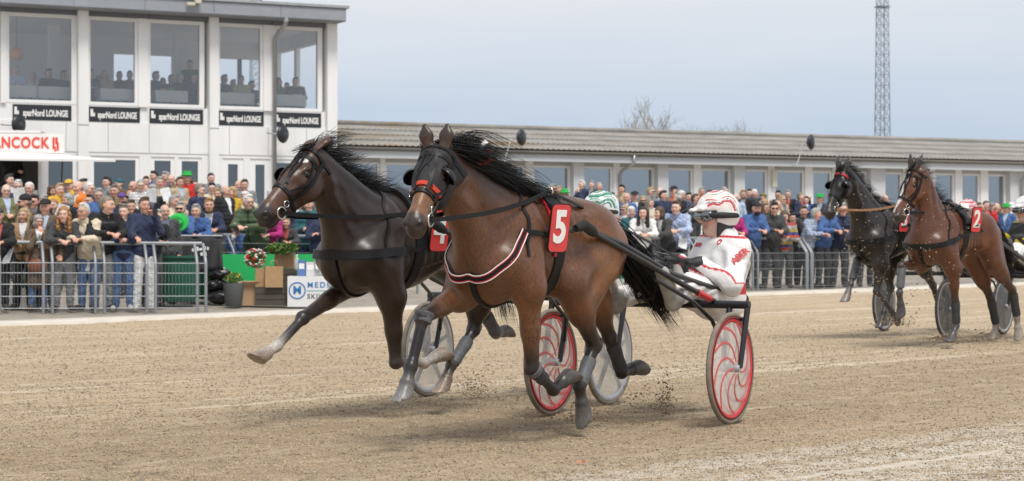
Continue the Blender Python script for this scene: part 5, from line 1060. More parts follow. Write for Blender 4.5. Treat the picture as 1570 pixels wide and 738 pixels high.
def hair_mesh(style):
    if style in HM: return HM[style]
    S = Solid(.02); I = np.eye(3)
    post = None
    if style in ('short', 'neat'):
        S.ell((-.016, 0, .045), (.103, .085, .092), c=None); S.ell((-.045, 0, .0), (.075, .083, .09)); 
        if style == 'short': S.ell((.03, .01, .115), (.06, .06, .028))
        post = lambda D, G: np.maximum(D + .003 * np.sin(G[..., 0] * 160) * np.sin(G[..., 1] * 130), np.minimum(G[..., 0] - .015, .068 - G[..., 2]))
    elif style == 'bald': 
        S.ell((-.03, 0, -.005), (.092, .087, .06)); post = lambda D, G: np.maximum(D, np.maximum(G[..., 0] + .0, G[..., 2] - .05))
    elif style in ('long', 'curly'):
        S.ell((-.014, 0, .045), (.107, .09, .094)); S.cone((-.05, .06, .0), (-.035, .085, -.26), .055, .04); S.cone((-.05, -.06, .0), (-.035, -.085, -.26), .055, .04); S.cone((-.06, 0, 0), (-.07, 0, -.25), .07, .06)
        S.cone((.0, .085, .02), (.015, .10, -.22), .028, .03); S.cone((.0, -.085, .02), (.015, -.10, -.22), .028, .03)
        wv = .012 if style == 'curly' else .003
        post = lambda D, G: np.maximum(D + wv * np.sin(G[..., 2] * 95 + G[..., 1] * 40) * np.sin(G[..., 0] * 90), np.minimum(np.minimum(G[..., 0] - .025, .07 - G[..., 2]), .068 - np.abs(G[..., 1])))
    elif style == 'bob':
        S.ell((-.012, 0, .045), (.110, .096, .096)); S.ell((-.03, 0, -.04), (.095, .108, .095)); post = lambda D, G: np.maximum(D + .004 * np.sin(G[..., 1] * 120), np.minimum(np.minimum(G[..., 0] - .03, .062 - G[..., 2]), .073 - np.abs(G[..., 1])))
    elif style in ('cap', 'flatcap'):
        S.ell((-.008, 0, .075), (.108, .09, .066)); S.ell((.10, 0, .062), (.075, .07, .012)); post = lambda D, G: np.maximum(D, .05 - G[..., 2])
    elif style == 'hat':
        S.cone((-.005, 0, .07), (-.005, 0, .145), .098, .085); S.ell((-.005, 0, .068), (.165, .15, .014)); post = lambda D, G: np.maximum(np.maximum(D, .052 - G[..., 2]), G[..., 2] - .165 + .02 * np.exp(-(G[..., 1] / .03) ** 2))
    elif style == 'beanie': S.ell((-.012, 0, .05), (.106, .09, .098)); post = lambda D, G: np.maximum(D, np.minimum(.035 - G[..., 2], .05 - G[..., 2]))
    elif style == 'glasses':
        for s in (1, -1): S.ell((.1, .033 * s, .008), (.008, .03, .02)); S.cone((.098, .06 * s, .014), (.0, .082 * s, .012), .004, .004, k=.005)
        S.cone((.106, -.02, .014), (.106, .02, .014), .005, .005, k=.005)
    elif style == 'beard': S.ell((.045, 0, -.085), (.056, .066, .055)); post = lambda D, G: np.maximum(D, G[..., 2] + .052)
    V, Q, _ = S.mesh('hair', .0095 if style != 'glasses' else .006, post, False); HM[style] = mesh_np(style, V, Q); return HM[style]
HAIRC = dict(grey=(.32, .31, .30), white=(.62, .60, .57), brown=(.09, .055, .032), dark=(.025, .02, .018), blond=(.38, .26, .13), ginger=(.33, .16, .06), greybrown=(.2, .165, .13))
def person(x, y, zg, facing, h, pose, build, jt, jc, tc_, hair, label, group, extras=(), skin=None, shoe=(.03, .03, .03), name='person'):
    (bm_, tm, sm_, J), jm, sfm = garments(pose, build, jt); r = random.random; o = link(name, bm_); o.location = (x, y, zg); o.rotation_euler = (0, 0, facing); s = h / 1.745; o.scale = (s, s * random.uniform(.95, 1.1), s)
    sk = skin or random.choice([(.66, .43, .34), (.70, .47, .38), (.62, .38, .29), (.72, .50, .41), (.60, .39, .30)]); o.color = (*sk, 1); tag(o, label, 'person', group)
    a = link('jacket', jm, None, o); a.color = (*jc, 1); b_ = link('trousers', tm, None, o); b_.color = (*tc_, 1); 
    for g_ in sm_: c = link('shoe', g_, None, o); c.color = (*shoe, 1)
    if sfm is not None and random.random() < .6: q = link('shirt_front', sfm, None, o); q.color = (*random.choice([(.7, .7, .7), (.42, .5, .62), (.6, .58, .5), (.3, .32, .36), (.5, .12, .1), (.12, .14, .2), (.66, .66, .68)]), 1)
    def on_head(style, nm, colr, m=HAIRM):
        q = link(nm, hair_mesh(style), m, o); q.location = J['head']; q.rotation_euler = (0, 0, J['yaw']); q.color = (*colr, 1); return q
    st, hcn = hair; hcol = HAIRC[hcn] if isinstance(hcn, str) else hcn
    if st in ('cap', 'flatcap', 'hat', 'beanie'): on_head('bald', 'hair', HAIRC[extras[0]] if extras and extras[0] in HAIRC else HAIRC['greybrown']); on_head(st, 'cap' if st != 'hat' else 'hat', hcol, CLOTHH)
    else: on_head(st, 'hair', hcol)
    if 'glasses' in extras: on_head('glasses', 'glasses', (.30, .23, .19), SHADES)
    if 'sun' in extras: on_head('glasses', 'sunglasses', (.01, .01, .012), SHADES)
    if 'beard' in extras: on_head('beard', 'beard', hcol if st not in ('cap', 'hat') else HAIRC['greybrown'])
    return o, J, s
CLOTHH = mat('hat cloth', objcol=True, rough=.8, noise=.1); SHADES = mat('dark lens', objcol=True, rough=.15)
# ================================================================== sulky drivers (one posed figure, dressed four ways)
Y0 = 13.1; O5 = np.array([at(1100, 460, Y0).x, Y0, 0.])
def W(px, py, dy): return np.array(at(px, py, Y0 + dy)) - O5
hf = nrm(np.array([-1.0, -.26, -.05])); hl = nrm(np.cross([0, 0, 1.], hf)); HMD = np.stack([hf, hl, np.cross(hf, hl)])
JD = dict(hsc=1.06, footr=.018, fwd=nrm(np.array([-.85, -.5, 0])), pelvis=W(1100, 450, 0), chest=W(1107, 402, 0), neck=W(1109, 369, 0), head=W(1100, 335, 0), headM=HMD, LS=W(1130, 385, -.16), RS=W(1084, 383, .15), LE=W(1121, 437, -.30), LW=W(1076, 404, -.32), RE=W(1052, 432, .12), RW=W(1046, 400, -.03),
  LH=W(1106, 458, -.09), RH=W(1090, 458, .09), LK=W(1062, 438, -.42), RK=W(1008, 441, -.2), LA=W(1041, 452, -.74), RA=W(958, 455, -.5), LT=W(1034, 430, -.82), RT=W(950, 432, -.56), palm=np.array([-.2, -.3, -1.]))
B_, T_, Pn_ = figure(JD, 1.04, False, .020)
Vb, Qb, cb = B_.mesh('body', .0075, None, True, cw=.005); DB = mesh_np('body', Vb, Qb, True, cb)
Vt, Qt, _ = T_.mesh('jacket', .009, lambda D, G: D - .0042 * np.sin(G[..., 2] * 38 + 5 * np.sin(G[..., 0] * 9) + 4 * np.sin(G[..., 1] * 10)) - .001 * np.sin(G[..., 2] * 80 + G[..., 0] * 50), False)
Vp, Qp, _ = Pn_.mesh('trousers', .009, lambda D, G: D - .004 * np.sin(G[..., 0] * 60 + 5 * np.sin(G[..., 2] * 19)), False)
def seg_near(V, a, b_):
    ba = b_ - a; h = np.clip((V - a) @ ba / (ba @ ba), 0, 1); w = V - a - h[:, None] * ba; return np.linalg.norm(w, axis=1), h, w
def suit(V, base, trim, trim2):
    col = np.tile(np.array(base, float), (len(V), 1)); z = V[:, 2]; pz = JD['pelvis'][2]
    dl, hl_, wl = seg_near(V, JD['LE'], JD['LW']); du, hu, wu = seg_near(V, JD['LS'], JD['LE']); dc = np.linalg.norm(V - JD['chest'], axis=1)
    col[(np.abs(z - pz - .045 + .05 * (V[:, 0] - JD['pelvis'][0])) < .035) & (du > .1) & (dl > .1)] = trim
    m = (dl < .085) & (np.abs(wl[:, 2] - .012 - .02 * np.sin(hl_ * 5)) < .006); col[m & (wl[:, 1] < 0)] = trim
    ct = nrm(JD['neck'] - JD['chest']); t_ = (V - JD['chest']) @ ct; x_ = (V - JD['chest']) @ JD['fwd']
    m = (x_ > .03) & (np.abs(t_ + .105 + .35 * (V[:, 0] - JD['chest'][0])) < .024) & (du > .09) & (dl > .1); col[m] = trim2
    m2 = (x_ > .03) & (np.abs(np.abs(t_ + .105 + .35 * (V[:, 0] - JD['chest'][0])) - .029) < .006) & (du > .09) & (dl > .1); col[m2] = trim
    m = np.abs(t_ - .155) < .008; col[m] = trim
    return col
DJ = {}
for nm, a_ in dict(white=((.78, .77, .76), (.55, .02, .035), (.04, .04, .045)), green=((.7, .72, .7), (.02, .2, .12), (.02, .1, .06)), black=((.018, .018, .02), (.65, .5, .02), (.65, .5, .02)), blue=((.66, .66, .68), (.5, .03, .04), (.05, .07, .2))).items():
    c_ = suit(Vt, *a_)
    if nm == 'black': q_ = (np.sin(Vt[:, 2] * 34 + Vt[:, 0] * 34) > .1) & (np.sin(Vt[:, 2] * 34 - Vt[:, 0] * 34) > .1) & (seg_near(Vt, JD['LS'], JD['LE'])[0] < .1); c_[q_] = (.7, .55, .02)
    DJ[nm] = mesh_np('jacket', Vt, Qt, True, c_); DJ[nm].materials.append(MATS.get('race suit') or mat('race suit', attr='col', rough=.6, noise=.10, nscale=7, bump=.45, bscale=16, bdist=.025))
DT = mesh_np('trousers', Vp, Qp, True, np.ones((len(Vp), 3)))
DG = []
for w_, e_, pal, sd in (('LW', 'LE', np.array([-.25, .2, -1.]), np.array([.2, -.2, 1.])), ('RW', 'RE', np.array([-.2, .1, -1.]), np.array([0, .4, 1.]))):
    G_ = Solid(.02); d_ = nrm(np.array([-1., -.35, .05])); n_ = nrm(pal - d_ * (pal @ d_)); s_ = nrm(np.cross(n_, d_)); hand_solid(G_, JD[w_], d_, n_, s_, 1.22, 1.0); G_.cone(lerp(JD[e_], JD[w_], .86), JD[w_], .041, .036)
    Vg, Qg, _ = G_.mesh('glove', .0055, None, False); DG.append(mesh_np('glove', Vg, Qg))
DBt = []
for a_, t_, k_ in (('LA', 'LT', 'LK'), ('RA', 'RT', 'RK')):
    Bo = Solid(.025); up = nrm(JD[t_] - JD[a_]); fw = nrm(JD['fwd'] * 1. + np.array([0, -.3, .0])); heel = JD[a_] + fw * .05 - up * .06; toe = JD[a_] + fw * .06 + up * .19
    Bo.cone(heel, toe, .046, .042); Bo.cone(JD[a_], heel, .05, .046); Bo.cone(lerp(JD[a_], JD[k_], .45), JD[a_], .066, .056)
    Vo, Qo, _ = Bo.mesh('boot', .009, None, False); DBt.append(mesh_np('boot', Vo, Qo))
# helmet in head axes (x forward, y left, z up)
Hs = Solid(.02); Hs.ell((-.012, 0, .055), (.138, .113, .118)); Hs.ell((-.04, 0, .0), (.108, .108, .085)); Hs.cone((.115, -.05, .052), (.115, .05, .052), .014, .014); Hs.cone((.09, -.07, .06), (.165, -.0, .048), .012, .009); Hs.cone((.09, .07, .06), (.165, .0, .048), .012, .009); Hs.cone((.165, -.03, .048), (.165, .03, .048), .010, .010); Hs.cone((.12, -.06, .056), (.12, .06, .056), .012, .012)
def hpost(D, G):
    d = np.maximum(D, np.maximum(np.where(G[..., 0] > .035, .042 - G[..., 2], -.055 - G[..., 2]), -1)); inner = np.sqrt((G[..., 0] / .112) ** 2 + (G[..., 1] / .088) ** 2 + ((G[..., 2] - .02) / .115) ** 2) - 1; return np.maximum(d, -inner * .09)
Vh_, Qh_, _ = Hs.mesh('helmet', .0065, hpost, False)
def hcol(V, c0, c1, c2, sharp):
    x, y, z = V.T; t = np.arctan2(z - .0, -x + .02); rr = np.sqrt((x + .005) ** 2 + (z + .02) ** 2) + .012 * np.sin(t * 5) + .1 * np.abs(y); c = np.tile(np.array(c0, float), (len(V), 1)); ok = x < .09
    for lo, hi, cc, a0 in ((.118, .134, c1, .3), (.137, .141, (.05, .05, .05), .2), (.150, .158, c1, .6), (.163, .182, c1 if sharp < .3 else c2, .9), (.185, .188, (.05, .05, .05), .5), (.095, .108, c2, .5), (.196, .203, c1, .2)): c[ok & (rr > lo) & (rr < hi) & (t > a0) & (t < 2.75)] = cc
    c[(z < .064) & (x > .08)] = c0; return c
HEL = {k: mesh_np('helmet', Vh_, Qh_, True, hcol(Vh_, *v_)) for k, v_ in dict(red=((.78, .76, .73), (.5, .06, .06), (.75, .6, .55), .35), green=((.72, .74, .72), (.02, .22, .13), (.03, .12, .09), .0), red2=((.76, .7, .68), (.55, .07, .08), (.55, .07, .08), .2), white=((.76, .76, .74), (.7, .7, .68), (.66, .66, .64), .6)).items()}
HELM = mat('helmet shell', attr='col', rough=.25, coat=.5, noise=.04)
for m_ in HEL.values(): m_.materials.append(HELM)
def small(fn, h=.006, post=None):
    S = Solid(.012); fn(S); V, Q, _ = S.mesh('x', h, post, False); return mesh_np('x', V, Q)
GOG = small(lambda S: (S.cone((.098, -.052, .014), (.098, .052, .014), .033, .033, k=.03), S.cone((.072, -.078, .014), (.072, .078, .014), .03, .03, k=.03)), .005)
def strapfn(S):
    a = np.linspace(-2.25, 2.25, 25)
    for t0, t1 in zip(a, a[1:]):
        if abs(t0 + t1) / 2 < .55: continue
        r_ = lambda t: (-.012 + .137 * math.cos(math.pi - (math.pi - t) if False else t), .116 * math.sin(t), .022 - .012 * (1 - math.cos(t)))
        S.cone(r_(t0), r_(t1), .02, .02, k=.004)
GST = small(strapfn, .006, lambda D, G: np.maximum(D, np.abs(G[..., 2] - .012) - .02))
def hoodfn(S): S.ell((-.01, 0, -.045), (.098, .09, .088)); S.cone((-.02, 0, -.09), (-.025, 0, -.16), .074, .075)
HOOD = small(hoodfn, .008, lambda D, G: np.maximum(D, np.minimum(G[..., 0] - .024, 9)))
MIRROR = mat('mirrored goggle lens', (.20, .21, .23), .12, .8); HOODM = mat('dark quilted hood', (.05, .05, .055), .8, bump=.5, bscale=160, bdist=.004); GLOVE = mat('black glove', (.016, .016, .017), .6, noise=.3, nscale=40, bump=.3, bscale=90, bdist=.004); BOOTM = mat('dusty boot', objcol=True, rough=.8, noise=.3, nscale=20)
Hrot = Matrix(HMD.T.tolist()).to_euler()
def driver(label, dx, dyw, dzw, sc, rot, suit_, trou, hel, boot, skin=(.68, .45, .36), lens=MIRROR):
    o = link('person', DB, SKIN); o.location = (O5[0] + dx, O5[1] + dyw, dzw); o.scale = (sc, sc, sc); o.rotation_euler = (0, 0, R(rot)); o.color = (*skin, 1); tag(o, label, 'person', 'sulky drivers')
    link('jacket', DJ[suit_], None, o); q = link('trousers', DT, CLOTH, o); q.color = (*trou, 1); [link('glove', g_, GLOVE, o) for g_ in DG]; 
    for g_ in DBt: q = link('boot', g_, BOOTM, o); q.color = (*boot, 1)
    he = empty('headgear', JD['head'] + HMD[0] * .006 - HMD[2] * .016, parent=o); he.rotation_euler = Hrot; link('helmet', HEL[hel], None, he); link('goggles', GOG, lens, he); link('goggle_strap', GST, mat('black strap', (.015, .015, .016), .7), he); link('ear_hood', HOOD, HOODM, he); return o
D5 = driver('driver in white and red suit with red striped helmet, leaning back in sulky', .0, .0, -.055, 1.06, 0, 'white', (.72, .71, .69), 'red', (.33, .32, .30))
D4 = driver('driver with green and white patterned helmet behind the bay horse rump', MS4[0] - MS5[0] + .08, MS4[1] - MS5[1], .07, 1, 0, 'green', (.68, .67, .65), 'green', (.1, .1, .1))
D2 = driver('driver in black jacket with yellow diamonds and white trousers', MS2[0] - MS5[0] - .16, MS2[1] - MS5[1], .1, 1.1, 0, 'black', (.74, .73, .7), 'white', (.1, .1, .1))
D3 = driver('driver with red and white helmet looking out past the number 2 horse', MS3[0] - MS5[0] - .15, MS3[1] - MS5[1], .1, 1.1, 32, 'blue', (.7, .7, .68), 'red2', (.1, .1, .1))
# lettering on the white suit, laid on the cloth
def on_suit(body, px, py, dy, size, roll, m=REDTRIM):
    p_, n_ = T_.snap(np.array([W(px, py, dy)]), .0055); n_ = n_[0]; up = nrm(np.array([math.sin(R(roll)), 0, math.cos(R(roll))])); x_ = nrm(np.cross(up, n_)); y_ = np.cross(n_, x_)
    t = text('lettering', body, size, m, D5.children[0], .001, .0015); t.matrix_local = Matrix.Translation(Vector(p_[0])) @ Matrix(np.stack([x_, y_, n_], 1).tolist()).to_4x4()
on_suit('ABER', 1131, 397, -.25, .062, -38); on_suit('ABER', 1068, 376, .05, .04, 8); on_suit('O', 1104, 376, -.12, .055, 80)
S_ = MB().tube([W(1062, 402, -.33), W(1030, 392, -.36), W(1001, 386, -.38)], [.008, .007, .006], 6).tube([W(1001, 386, -.38), W(1020, 352, -.36), W(1045, 325, -.33), W(1069, 312, -.3)], [.004, .003, .0025, .002], 5).build('whip', mat('whip', (.05, .048, .045), .5)); S_.location = O5; tag(S_, 'thin grey whip curving up from the driver in white', 'whip')
# long reins from the terrets back to the hands
def long_reins(H, D, M):
    o = H['obj']; bpy.context.view_layer.update(); inv = o.matrix_world.inverted()
    for i, w_ in enumerate(('LW', 'RW')):
        a = Vector(H['terret'][i]); hb = inv @ (D.matrix_world @ Vector(JD[w_] + np.array([-.08, -.03, -.01]))); mid = lerp(np.array(a), np.array(hb), .45) + np.array([0, .02 * (1 - 2 * i), .015])
        P = np.array([np.array(a) * (1 - t) ** 2 + 2 * mid * t * (1 - t) + np.array(hb) * t * t for t in np.linspace(0, 1, 16)]); MB().ribbon(P, np.tile([0, .8, .6], (16, 1)), .022, .006).build('long_rein', LEATHER, o, 'auto')
for H_, D_ in ((H5, D5), (H4, D4), (H2, D2), (H3, D3)): long_reins(H_, D_, None)
# ================================================================== spectators
CC = dict(navy=(.022, .032, .075), black=(.014, .014, .016), red=(.52, .025, .02), green=(.075, .115, .06), cream=(.64, .56, .42), tan=(.33, .21, .11), brown=(.12, .085, .055), grey=(.22, .22, .23), charcoal=(.055, .056, .06), blue=(.06, .13, .32), lightblue=(.42, .50, .66), white=(.74, .74, .73), teal=(.02, .11, .13), magenta=(.38, .02, .16), yellow=(.62, .38, .03), orange=(.68, .19, .02), beige=(.45, .36, .25), olive=(.16, .15, .07), purple=(.12, .06, .25), pink=(.62, .32, .34), jeans=(.08, .14, .27), brightgreen=(.02, .42, .07))
LF = [(-14.0, 28.75), (-5.02, 31.7)]; MF = [(at(205, 0, 35.3).x, 35.3), (at(660, 0, 38.8).x, 38.8)]; RF_ = [(at(985, 0, 40.6).x, 40.6), (at(1640, 0, 47.3).x, 47.3)]
def line_y(Ls, px):
    (x0, y0), (x1, y1) = Ls; r = (px - 785) / F; t = (r * y0 - x0) / ((x1 - x0) - r * (y1 - y0)); return y0 + t * (y1 - y0)
def row(px, py, h):
    """how far back on the rising ground a head of this height is seen at the pixel"""
    fy = line_y(LF, px) if px < 318 else line_y(MF, px) if px < 700 else line_y(RF_, px); r = (px - 785) / F; best = None
    for Y in np.arange(fy + .5, 57, .1):
        X = r * Y
        if (X - B0[0]) * BN[0] + (Y - B0[1]) * BN[1] > -.7: break
        e = HC - (py - 372) * Y / F - float(gz(X, Y)) - h
        if best is None or abs(e) < abs(best[0]): best = (e, Y)
        if e < 0: break
    return best[1]
GN = dict(jacket='jacket', puffer='puffer jacket', coat='long coat', shirt='shirt', print='patterned shirt', check='checked shirt', stripe='striped knit sweater', hoodie='hooded sweatshirt', sweater='sweater')
used = {}
def lab(px, front, jc, jt, hair, hc, ex):
    hd = dict(short=f'{hc}-haired', neat=f'{hc}-haired', bald='bald', long=f'long {hc}-haired', curly=f'curly {hc}-haired', bob=f'{hc} bob-haired', cap=f'{hc} capped', flatcap=f'{hc} flat-capped', hat='green hatted', beanie=f'{hc} beanie-wearing')[hair] if isinstance(hc, str) else 'capped'
    e = ' and sunglasses' if 'sun' in ex else ' and glasses' if 'glasses' in ex else ' with beard' if 'beard' in ex else ''
    pl = ('leaning at the rail' if front else 'below the lounge windows' if px < 318 else 'behind the flower display' if px < 520 else 'by the low building')
    return f'{hd} person in {jc} {GN[jt]}{e} {pl}'
def crowd(px, py, pose, build, jt, jc, hair, hc, ex=(), tr='charcoal', h=None, face=None, front=False, Y=None, dz=0., label=None, group='spectators', shoe=(.03, .03, .03)):
    ex = tuple(ex); base = 1.745
    if pose == 'stand' and not front: pose = random.choices(['stand', 'clasp', 'crossed', 'pocket', 'phone', 'wave', 'chin'], [.36, .16, .12, .14, .12, .04, .06])[0]
    if not front and Y is None and jc in ('navy', 'charcoal', 'black') and random.random() < .22: jc = random.choice(['white', 'lightblue', 'cream', 'red', 'beige', 'grey', 'pink', 'blue'])
    h = h or {'slim': 1.68, 'mid': 1.76, 'stout': 1.76}[build] + random.uniform(-.07, .07)
    Jh = joints(pose)['head'][2] + .122; vis = h * Jh / 1.745
    if Y is None: Y = (line_y(LF, px) if px < 318 else line_y(MF, px) if px < 700 else line_y(RF_, px)) + .42 if front else row(px, py, vis)
    X = (px - 785) / F * Y; zg = float(gz(X, Y)) + dz
    if front: h = np.clip((HC - (py - 372) * Y / F - zg) / Jh * 1.745, 1.1, 1.95)
    fc = R(-90 + (face if face is not None else random.uniform(-58, 58)))
    hx = joints(pose)['head']; off = hx[0] * h / 1.745 * math.cos(fc); X -= off
    l = label or lab(px, front, jc, jt, hair, hc, ex); hc_ = CC[hc] if hc in CC and hair in ('cap', 'flatcap', 'hat', 'beanie') else hc
    o, J, s = person(X, Y, zg, fc, h, pose, build, jt if jt != 'sweater' else 'shirt', CC[jc], CC[tr], (hair, hc_), l, group, ex, shoe=shoe); used.setdefault(l, []).append((o, px, jc)); return o, J, s
S_ = 'short'
# front row at the near rail
crowd(2, 320, 'rail', 'stout', 'jacket', 'black', 'cap', 'charcoal', ('grey', 'sun'), 'black', front=True, face=10)
crowd(37, 312, 'clasp', 'slim', 'jacket', 'tan', 'long', 'blond', (), 'black', face=0, Y=31.7)
crowd(60, 330, 'chin', 'mid', 'coat', 'brown', 'bob', 'grey', ('glasses',), 'jeans', front=True, face=15, shoe=(.1, .04, .02))
crowd(102, 318, 'rail', 'slim', 'jacket', 'charcoal', 'curly', 'ginger', (), 'grey', front=True, face=12)
crowd(132, 313, 'rail', 'stout', 'sweater', 'cream', S_, 'white', ('glasses',), 'jeans', front=True, face=-14)
crowd(168, 302, 'railturn', 'mid', 'hoodie', 'black', 'neat', 'greybrown', (), 'grey', front=True, face=30)
crowd(190, 314, 'clasp', 'slim', 'hoodie', 'navy', S_, 'greybrown', (), 'jeans', front=True, face=8, shoe=(.5, .5, .5))
crowd(222, 303, 'phone', 'mid', 'sweater', 'navy', S_, 'brown', (), 'white', front=True, face=25, shoe=(.6, .58, .54))
crowd(244, 315, 'rail', 'slim', 'jacket', 'black', S_, 'grey', ('glasses',), 'charcoal', Y=32.6, face=35)
crowd(253, 312, 'stand', 'mid', 'jacket', 'charcoal', 'bald', 'grey', (), Y=33.4)
for a in [(10, 283, 'clasp', 'stout', 'jacket', 'olive', 'bald', 'grey', ('glasses',)), (28, 277, 'stand', 'mid', 'jacket', 'navy', S_, 'white', ('glasses',)), (45, 280, 'stand', 'stout', 'jacket', 'charcoal', 'neat', 'white', ('glasses',)), (38, 299, 'stand', 'mid', 'jacket', 'brown', 'beanie', 'black', ('sun', 'beard')), (53, 300, 'clasp', 'slim', 'puffer', 'black', S_, 'dark', ('sun',)),
  (67, 300, 'crossed', 'mid', 'jacket', 'blue', S_, 'grey', ()), (82, 306, 'stand', 'slim', 'jacket', 'brown', 'neat', 'ginger', ()), (70, 318, 'stand', 'mid', 'jacket', 'brown', 'flatcap', 'black', ()), (104, 298, 'stand', 'slim', 'jacket', 'black', 'bob', 'grey', ()), (92, 282, 'clasp', 'slim', 'jacket', 'yellow', S_, 'blond', ()), (106, 276, 'stand', 'mid', 'jacket', 'yellow', 'cap', 'yellow', ()),
  (120, 278, 'stand', 'stout', 'jacket', 'orange', 'bald', 'grey', ()), (128, 275, 'stand', 'mid', 'jacket', 'navy', S_, 'dark', ()), (138, 280, 'stand', 'stout', 'jacket', 'orange', 'neat', 'white', ('glasses',)), (138, 299, 'stand', 'slim', 'jacket', 'grey', S_, 'brown', ('glasses',)), (164, 272, 'pocket', 'mid', 'hoodie', 'grey', S_, 'dark', ()), (204, 278, 'stand', 'stout', 'jacket', 'navy', 'bald', 'brown', ('glasses',)), (216, 276, 'crossed', 'mid', 'check', 'white', 'neat', 'grey', ('glasses',)),
  (224, 271, 'stand', 'slim', 'jacket', 'beige', S_, 'brown', ()), (235, 283, 'stand', 'slim', 'jacket', 'black', 'bob', 'grey', ('glasses',)), (245, 272, 'stand', 'mid', 'jacket', 'cream', S_, 'grey', ()), (254, 264, 'stand', 'mid', 'jacket', 'blue', S_, 'grey', ()), (263, 268, 'pocket', 'mid', 'jacket', 'olive', 'bald', 'dark', ()), (187, 297, 'stand', 'slim', 'jacket', 'navy', 'cap', 'purple', ()), (201, 307, 'stand', 'mid', 'jacket', 'charcoal', S_, 'brown', ()),
  (183, 275, 'stand', 'slim', 'jacket', 'brown', 'beanie', 'teal', ()), (287, 265, 'crossed', 'mid', 'jacket', 'red', 'hat', 'brightgreen', ('grey', 'glasses')), (324, 266, 'stand', 'mid', 'jacket', 'grey', 'neat', 'dark', ()), (307, 283, 'pocket', 'mid', 'jacket', 'navy', S_, 'greybrown', ('glasses',)), (325, 281, 'stand', 'mid', 'jacket', 'charcoal', S_, 'dark', ('glasses',)), (346, 285, 'pocket', 'stout', 'puffer', 'black', 'bald', 'grey', ()), (356, 287, 'stand', 'slim', 'jacket', 'yellow', 'bob', 'blond', ()),
  (366, 277, 'stand', 'mid', 'jacket', 'black', 'bald', 'grey', ('beard',)), (375, 276, 'stand', 'slim', 'jacket', 'navy', S_, 'brown', ()), (376, 294, 'stand', 'slim', 'jacket', 'cream', 'bob', 'white', ()), (268, 300, 'stand', 'mid', 'jacket', 'black', S_, 'grey', ()), (15, 268, 'stand', 'slim', 'jacket', 'black', S_, 'dark', ()), (80, 285, 'stand', 'slim', 'jacket', 'navy', 'bob', 'brown', ()), (152, 290, 'stand', 'mid', 'jacket', 'blue', S_, 'grey', ('glasses',)), (176, 284, 'stand', 'mid', 'jacket', 'olive', S_, 'greybrown', ()), (236, 263, 'stand', 'mid', 'jacket', 'navy', S_, 'dark', ()), (276, 272, 'stand', 'slim', 'jacket', 'charcoal', S_, 'brown', ()), (297, 276, 'stand', 'slim', 'jacket', 'beige', 'long', 'brown', ()), (334, 290, 'stand', 'slim', 'jacket', 'teal', S_, 'blond', ())]: crowd(*a)
# second rail, behind the prize display
crowd(277, 303, 'phone', 'mid', 'sweater', 'blue', S_, 'grey', ('sun',), 'charcoal', Y=35.0, face=-10)
crowd(303, 312, 'rail', 'mid', 'print', 'blue', S_, 'grey', (), 'charcoal', Y=35.7, face=5); crowd(323, 305, 'rail', 'mid', 'jacket', 'navy', S_, 'ginger', ('beard',), 'jeans', front=True, face=20)
crowd(383, 300, 'railturn', 'stout', 'puffer', 'green', S_, 'white', ('glasses',), 'charcoal', front=True, face=-20); crowd(360, 343, 'chin', 'slim', 'jacket', 'blue', S_, 'blond', (), 'jeans', h=1.28, front=True, face=0, label='blond child in blue jacket with hands at face at rail')
crowd(412, 318, 'rail', 'slim', 'jacket', 'magenta', 'long', 'brown', (), 'navy', front=True, face=-10); crowd(440, 334, 'rail', 'slim', 'jacket', 'charcoal', S_, 'blond', (), 'jeans', h=1.35, front=True, face=10, label='blond child in dark jacket leaning on rail behind flowers')
crowd(457, 305, 'stand', 'mid', 'jacket', 'navy', S_, 'brown', (), 'jeans', Y=38.4, face=30); crowd(474, 302, 'clasp', 'mid', 'puffer', 'teal', S_, 'grey', (), 'navy', Y=37.9); crowd(491, 317, 'crossed', 'mid', 'sweater', 'navy', 'bald', 'grey', ('glasses',), 'navy', Y=36.2, face=15, dz=-.03); crowd(509, 322, 'stand', 'slim', 'jacket', 'blue', S_, 'dark', (), 'navy', Y=36.9)
